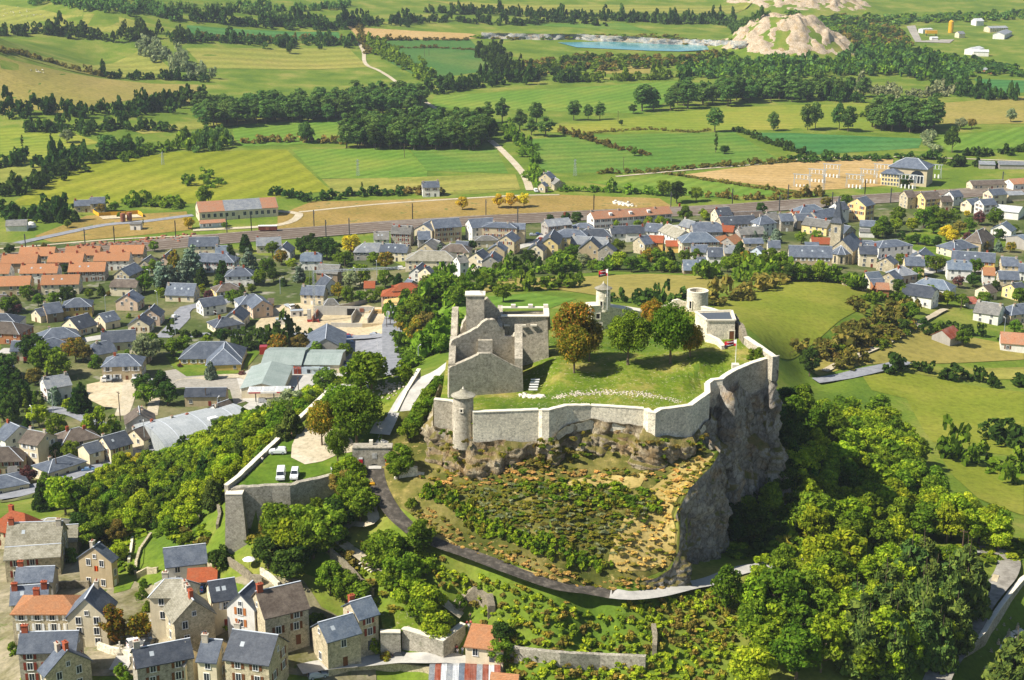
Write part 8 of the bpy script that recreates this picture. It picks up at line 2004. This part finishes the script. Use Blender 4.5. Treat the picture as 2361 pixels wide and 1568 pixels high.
sw([(217,510),(219,518),(216,530)],1.4,'ruin','short ruined wall left of the corner bastion')
sw([(228,566),(240,574),(250,583),(262,587)],2.0,'ruin','long rough wall of the upper village garden')
sw([(260,575),(270,582),(278,590)],1.6,'clean','pale rough wall beside the white parasol')
sw([(190,577),(203,572),(213,570)],2.0,'village','mossy wall behind the orange carport')
sw([(330,560),(345,574),(360,590),(372,602)],2.6,'ruin','ruined terrace wall below the stair path')
sw([(460,618),(462,612),(466,606),(478,604),(486,610),(488,620)],3.0,'ruin','bulky ruined wall stump above the steps',1.5,1.5)
sw([(478,652),(500,659),(520,664),(560,668),(600,670),(645,672)],3.2,'retain','long grey retaining wall along the bottom edge',1.0,.1,5)
sw([(97,650),(110,655),(128,658),(130,664)],1.6,'clean','curved stone wall in front of the wayside cross',.7,.1)
sw([(345,672),(375,670),(400,671),(430,675)],1.6,'village','low wall along the lower side of the street',.6,.15,4)
sw([(651,634),(652.5,645),(652,655)],2.2,'ruin','single ruined pillar of wall in the scrub',.9,.8)
p=G(120.5,657);t=empty('wayside_cross',tuple(p));tag(t,'pale stone wayside cross on a stepped base','cross');m=MB();m.box((0,0,-.3),(1.6,1.6,.7));m.box((0,0,.4),(.9,.9,.6));m.build('base',[STONE['grey']],t);m=MB();m.box((0,0,1),(.25,.25,2.4));m.box((0,0,2.5),(1.1,.22,.24));m.build('cross',[STONE['coping']],t)
# carport, hut, orange cloth, parasol, table
t=simple('carport',203,588,'open carport with an orange tiled roof','carport',[('post',WOODB,[((-2.6,-2,0),(.2,.2,2.6)),((2.6,-2,0),(.2,.2,2.6)),((2.6,2,0),(.2,.2,3.2)),((-2.6,2,0),(.2,.2,3.2))])],8)
MB().add([(-3.2,-2.6,2.6),(3.2,-2.6,2.6),(3.2,2.6,3.6),(-3.2,2.6,3.6),(-3.2,-2.6,2.45),(3.2,-2.6,2.45),(3.2,2.6,3.45),(-3.2,2.6,3.45)],[(0,1,2,3),(7,6,5,4),(4,5,1,0),(5,6,2,1),(6,7,3,2),(7,4,0,3)]).build('roof',[ROOF['red']],t)
for u,v,lab in((249.5,568,'left white garden parasol above the village wall'),(186,1,'')):
 if not lab:continue
 p=G(u,v);t=empty('parasol',tuple(p));tag(t,lab,'parasol');MB().lathe([(.04,0),(.04,2.3)],6).build('pole',[METAL],t);MB().lathe([(1.4,2.0),(.7,2.35),(.03,2.6)],8).build('canopy',[FW],t)
p=G(178,574);t=empty('garden_table',tuple(p));tag(t,'round white garden table on the covered terrace','table');MB().lathe([(.7,.72),(.7,.78)],14).build('table_top',[FW],t);MB().lathe([(.25,0),(.05,.1),(.05,.72)],8).build('leg',[FW],t)
tn=find('tan gabled house with an orange cloth hanging from the window');c=tn.matrix_basis.translation
oc=empty('hanging_cloth',(0,0,0));q=PV(96.5,567,(tn.location.x-3,tn.location.y-4.6),(tn.location.x+3,tn.location.y-4.6));oc.location=tuple(q-[0,0,1.0]);tag(oc,'orange cloth hanging out of the tan house window','cloth')
m=MB();m.add([(x,-.12*math.sin(x*9)-.15,z)for z in(0,.5,1.3)for x in(-.45,-.2,.1,.4)],[(i+4*j,i+1+4*j,i+5+4*j,i+4+4*j)for j in range(2)for i in range(3)]);m.build('cloth',[plain('orange_cloth','e05a1c',.8)],oc)
# rooftop and facade glazing porch of the pale stone house
CWL=[P(1040,572,27),P(1024,583,27),P(1012,597,26.8),P(1003,609,26.8),P(992,625,26.7),P(986,636,26.8),P(974,647,26.8),P(958,659,26.9),P(946,676,27),P(938,690,27)]
gwall('cemetery_wall',None,1.0,6,.9,'retain','tall retaining wall between road and cemetery',True,.1,'wall',world_pts=CWL[::-1])
TB=[(1020,620),(1014,628),(1021,634),(1007,634),(1011,645),(1002,650),(1016,655),(1005,661),(994,660),(984,668),(976,677),(997,672),(1012,640),(1019,648),(988,678),(1000,640)]
TL=['white','grey','pale','dark','mossy','low','broad','weathered','small','square','bluish','long','narrow','plain','brick edged','tall']
for i,(u,v)in enumerate(TB):
 g=P(u,v,22.3);w=random.uniform(1.6,2.4);m=[WALLM['white'],WALLM['grey'],WALLM['blue'],STONE['grey']][i%4]
 t=empty('tomb',(g[0],g[1],21.6),rad(25+random.uniform(-6,6)));tag(t,'%s tomb %s'%(TL[i],'with a cross near the cemetery wall' if i<9 else 'in the lower row of the cemetery'),'tomb')
 MB().box((0,0,0),(w,2.6,1.0)).build('base',[m],t);MB().box((0,0,1.0),(w+.2,2.8,.14)).build('slab',[STONE['coping']],t);b=MB();b.box((0,1.2,1.1),(.9,.2,1.1));b.box((0,1.2,2.1),(.16,.16,.8));b.box((0,1.2,2.5),(.6,.14,.14));b.build('headstone',[STONE['grey']],t)
gp=[(962,573),(974,572),(992,577),(996,583),(978,607),(972,606),(958,596)]
drape('kitchen_garden',gp,.25,FIELD['garden'],1.2,label='kitchen garden beside the cemetery road')
for i,(pts,mt,lab)in enumerate(((((960,577),(975,577),(972,583),(959,582)),'dirt','dug brown vegetable bed at the top of the garden'),(((959,586),(971,586),(967,597),(958,594)),'dirt','dug brown vegetable bed on the left of the garden'),(((979,580),(992,583),(986,592),(974,588)),'lawn','bed of green crops on the right of the garden'),(((972,592),(984,594),(975,605),(967,600)),'emerald','cabbage bed at the foot of the garden'))):
 drape('vegetable_bed',list(pts),.35,FIELD[mt],1.2,label=lab)
ribbon('path',[(980,574),(976,583),(967,598)],1.0,.42,FIELD['dirt'],1,label='narrow garden path between the beds')
ribbon('path',[(996,577),(991,590),(981,605)],1.4,.42,FIELD['dirt'],1,label='dirt path along the right side of the garden')
p=G(960,567);t=empty('garden_hut',tuple(p));tag(t,'small round white hut with a red door at the garden','hut');MB().lathe([(1.9,0),(1.9,2.4)],14).build('wall',[WALLM['white']],t);MB().lathe([(2.1,2.4),(1.4,3.1),(.05,3.4)],14).build('roof',[WALLM['white']],t);MB().box((.3,-1.9,0),(.8,.12,1.9)).build('door',[FR],t)
tree('spruce_tree',P(1012,690,24),15,'spruce','spruce',1.3,False,'big spruce at the bottom right corner in the cemetery','tree')
tree('spruce_tree',P(1035,670,23),14,'spruce','spruce',1.3,False,'spruce at the right edge in the cemetery','tree')
# road markings
def dashes(line,w,n,ln_,off,label):
 c=catmull([G(u,v)for u,v in line],1.0);t_=np.gradient(c[:,:2],axis=0);t_/=np.linalg.norm(t_,axis=1)[:,None];n_=np.stack([-t_[:,1],t_[:,0]],1);V=[];F=[]
 for i in range(0,len(c)-5,9):
  b=len(V)
  for j,s_ in((i,-1),(i,1),(i+4,1),(i+4,-1)):q=c[j,:2]+n_[j]*(w+s_*.14);V.append((q[0],q[1],H(*q)+off))
  F.append((b,b+3,b+2,b+1))
 o=link('road_markings',mesh_np('road_markings',V,F,[WHITE],uv=False));tag(o,label,None,None,'structure')
MR=D('0,1150 100,1125 200,1085 330,1040 440,1000 540,975 640,950 720,935')
dashes(MR,0,0,0,.55,'white dashes along the middle of the main road');dashes(MR,3.4,0,0,.55,'white edge line of the main road, far side');dashes(MR,-3.4,0,0,.55,'white edge line of the main road, near side')
V=[];F=[]
for i in range(12):
 a=P(376.5+.2*i,341+1.6*i*.95,H(*G(377,345)[:2])+.5);b=len(V);V+=[tuple(a),(a[0]+4.4,a[1]+.4,a[2]),(a[0]+4.4,a[1]+.15,a[2]),(a[0],a[1]-.25,a[2])];F.append((b,b+3,b+2,b+1))
tag(link('road_markings',mesh_np('road_markings',V,F,[WHITE],uv=False)),'white parking bay lines of the grey car park',None,None,'structure')
fence('fence',[(790,355),(800,350),(808,346)],1,3,'post fence on the right hill field',WOODPOLE,WOODPOLE,1)
fence('fence',[(924,308),(940,309),(960,310.5)],1.2,4,'thin post fence above the hollow',WOODPOLE,WOODPOLE,1)
fence('fence',[(330,192),(400,192),(470,192),(515,190)],1.2,10,'post and wire fence behind the lone farmhouse',WOODPOLE,WOODPOLE,1)
# air
hb=MB();hb.box((0,2400,-3),(3600,5000,193+3));hz=hb.build('haze',[],None);tag(hz,'pale summer haze',None,None,'stuff')
hm=bpy.data.materials.new('haze');hm.use_nodes=True;hn=hm.node_tree;hn.nodes.clear();ho=hn.nodes.new('ShaderNodeOutputMaterial');hv=hn.nodes.new('ShaderNodeVolumePrincipled')
hv.inputs['Color'].default_value=(.82,.9,1,1);hv.inputs['Density'].default_value=.00006;hv.inputs['Anisotropy'].default_value=.2;hn.links.new(hv.outputs[0],ho.inputs['Volume']);hz.data.materials.append(hm)
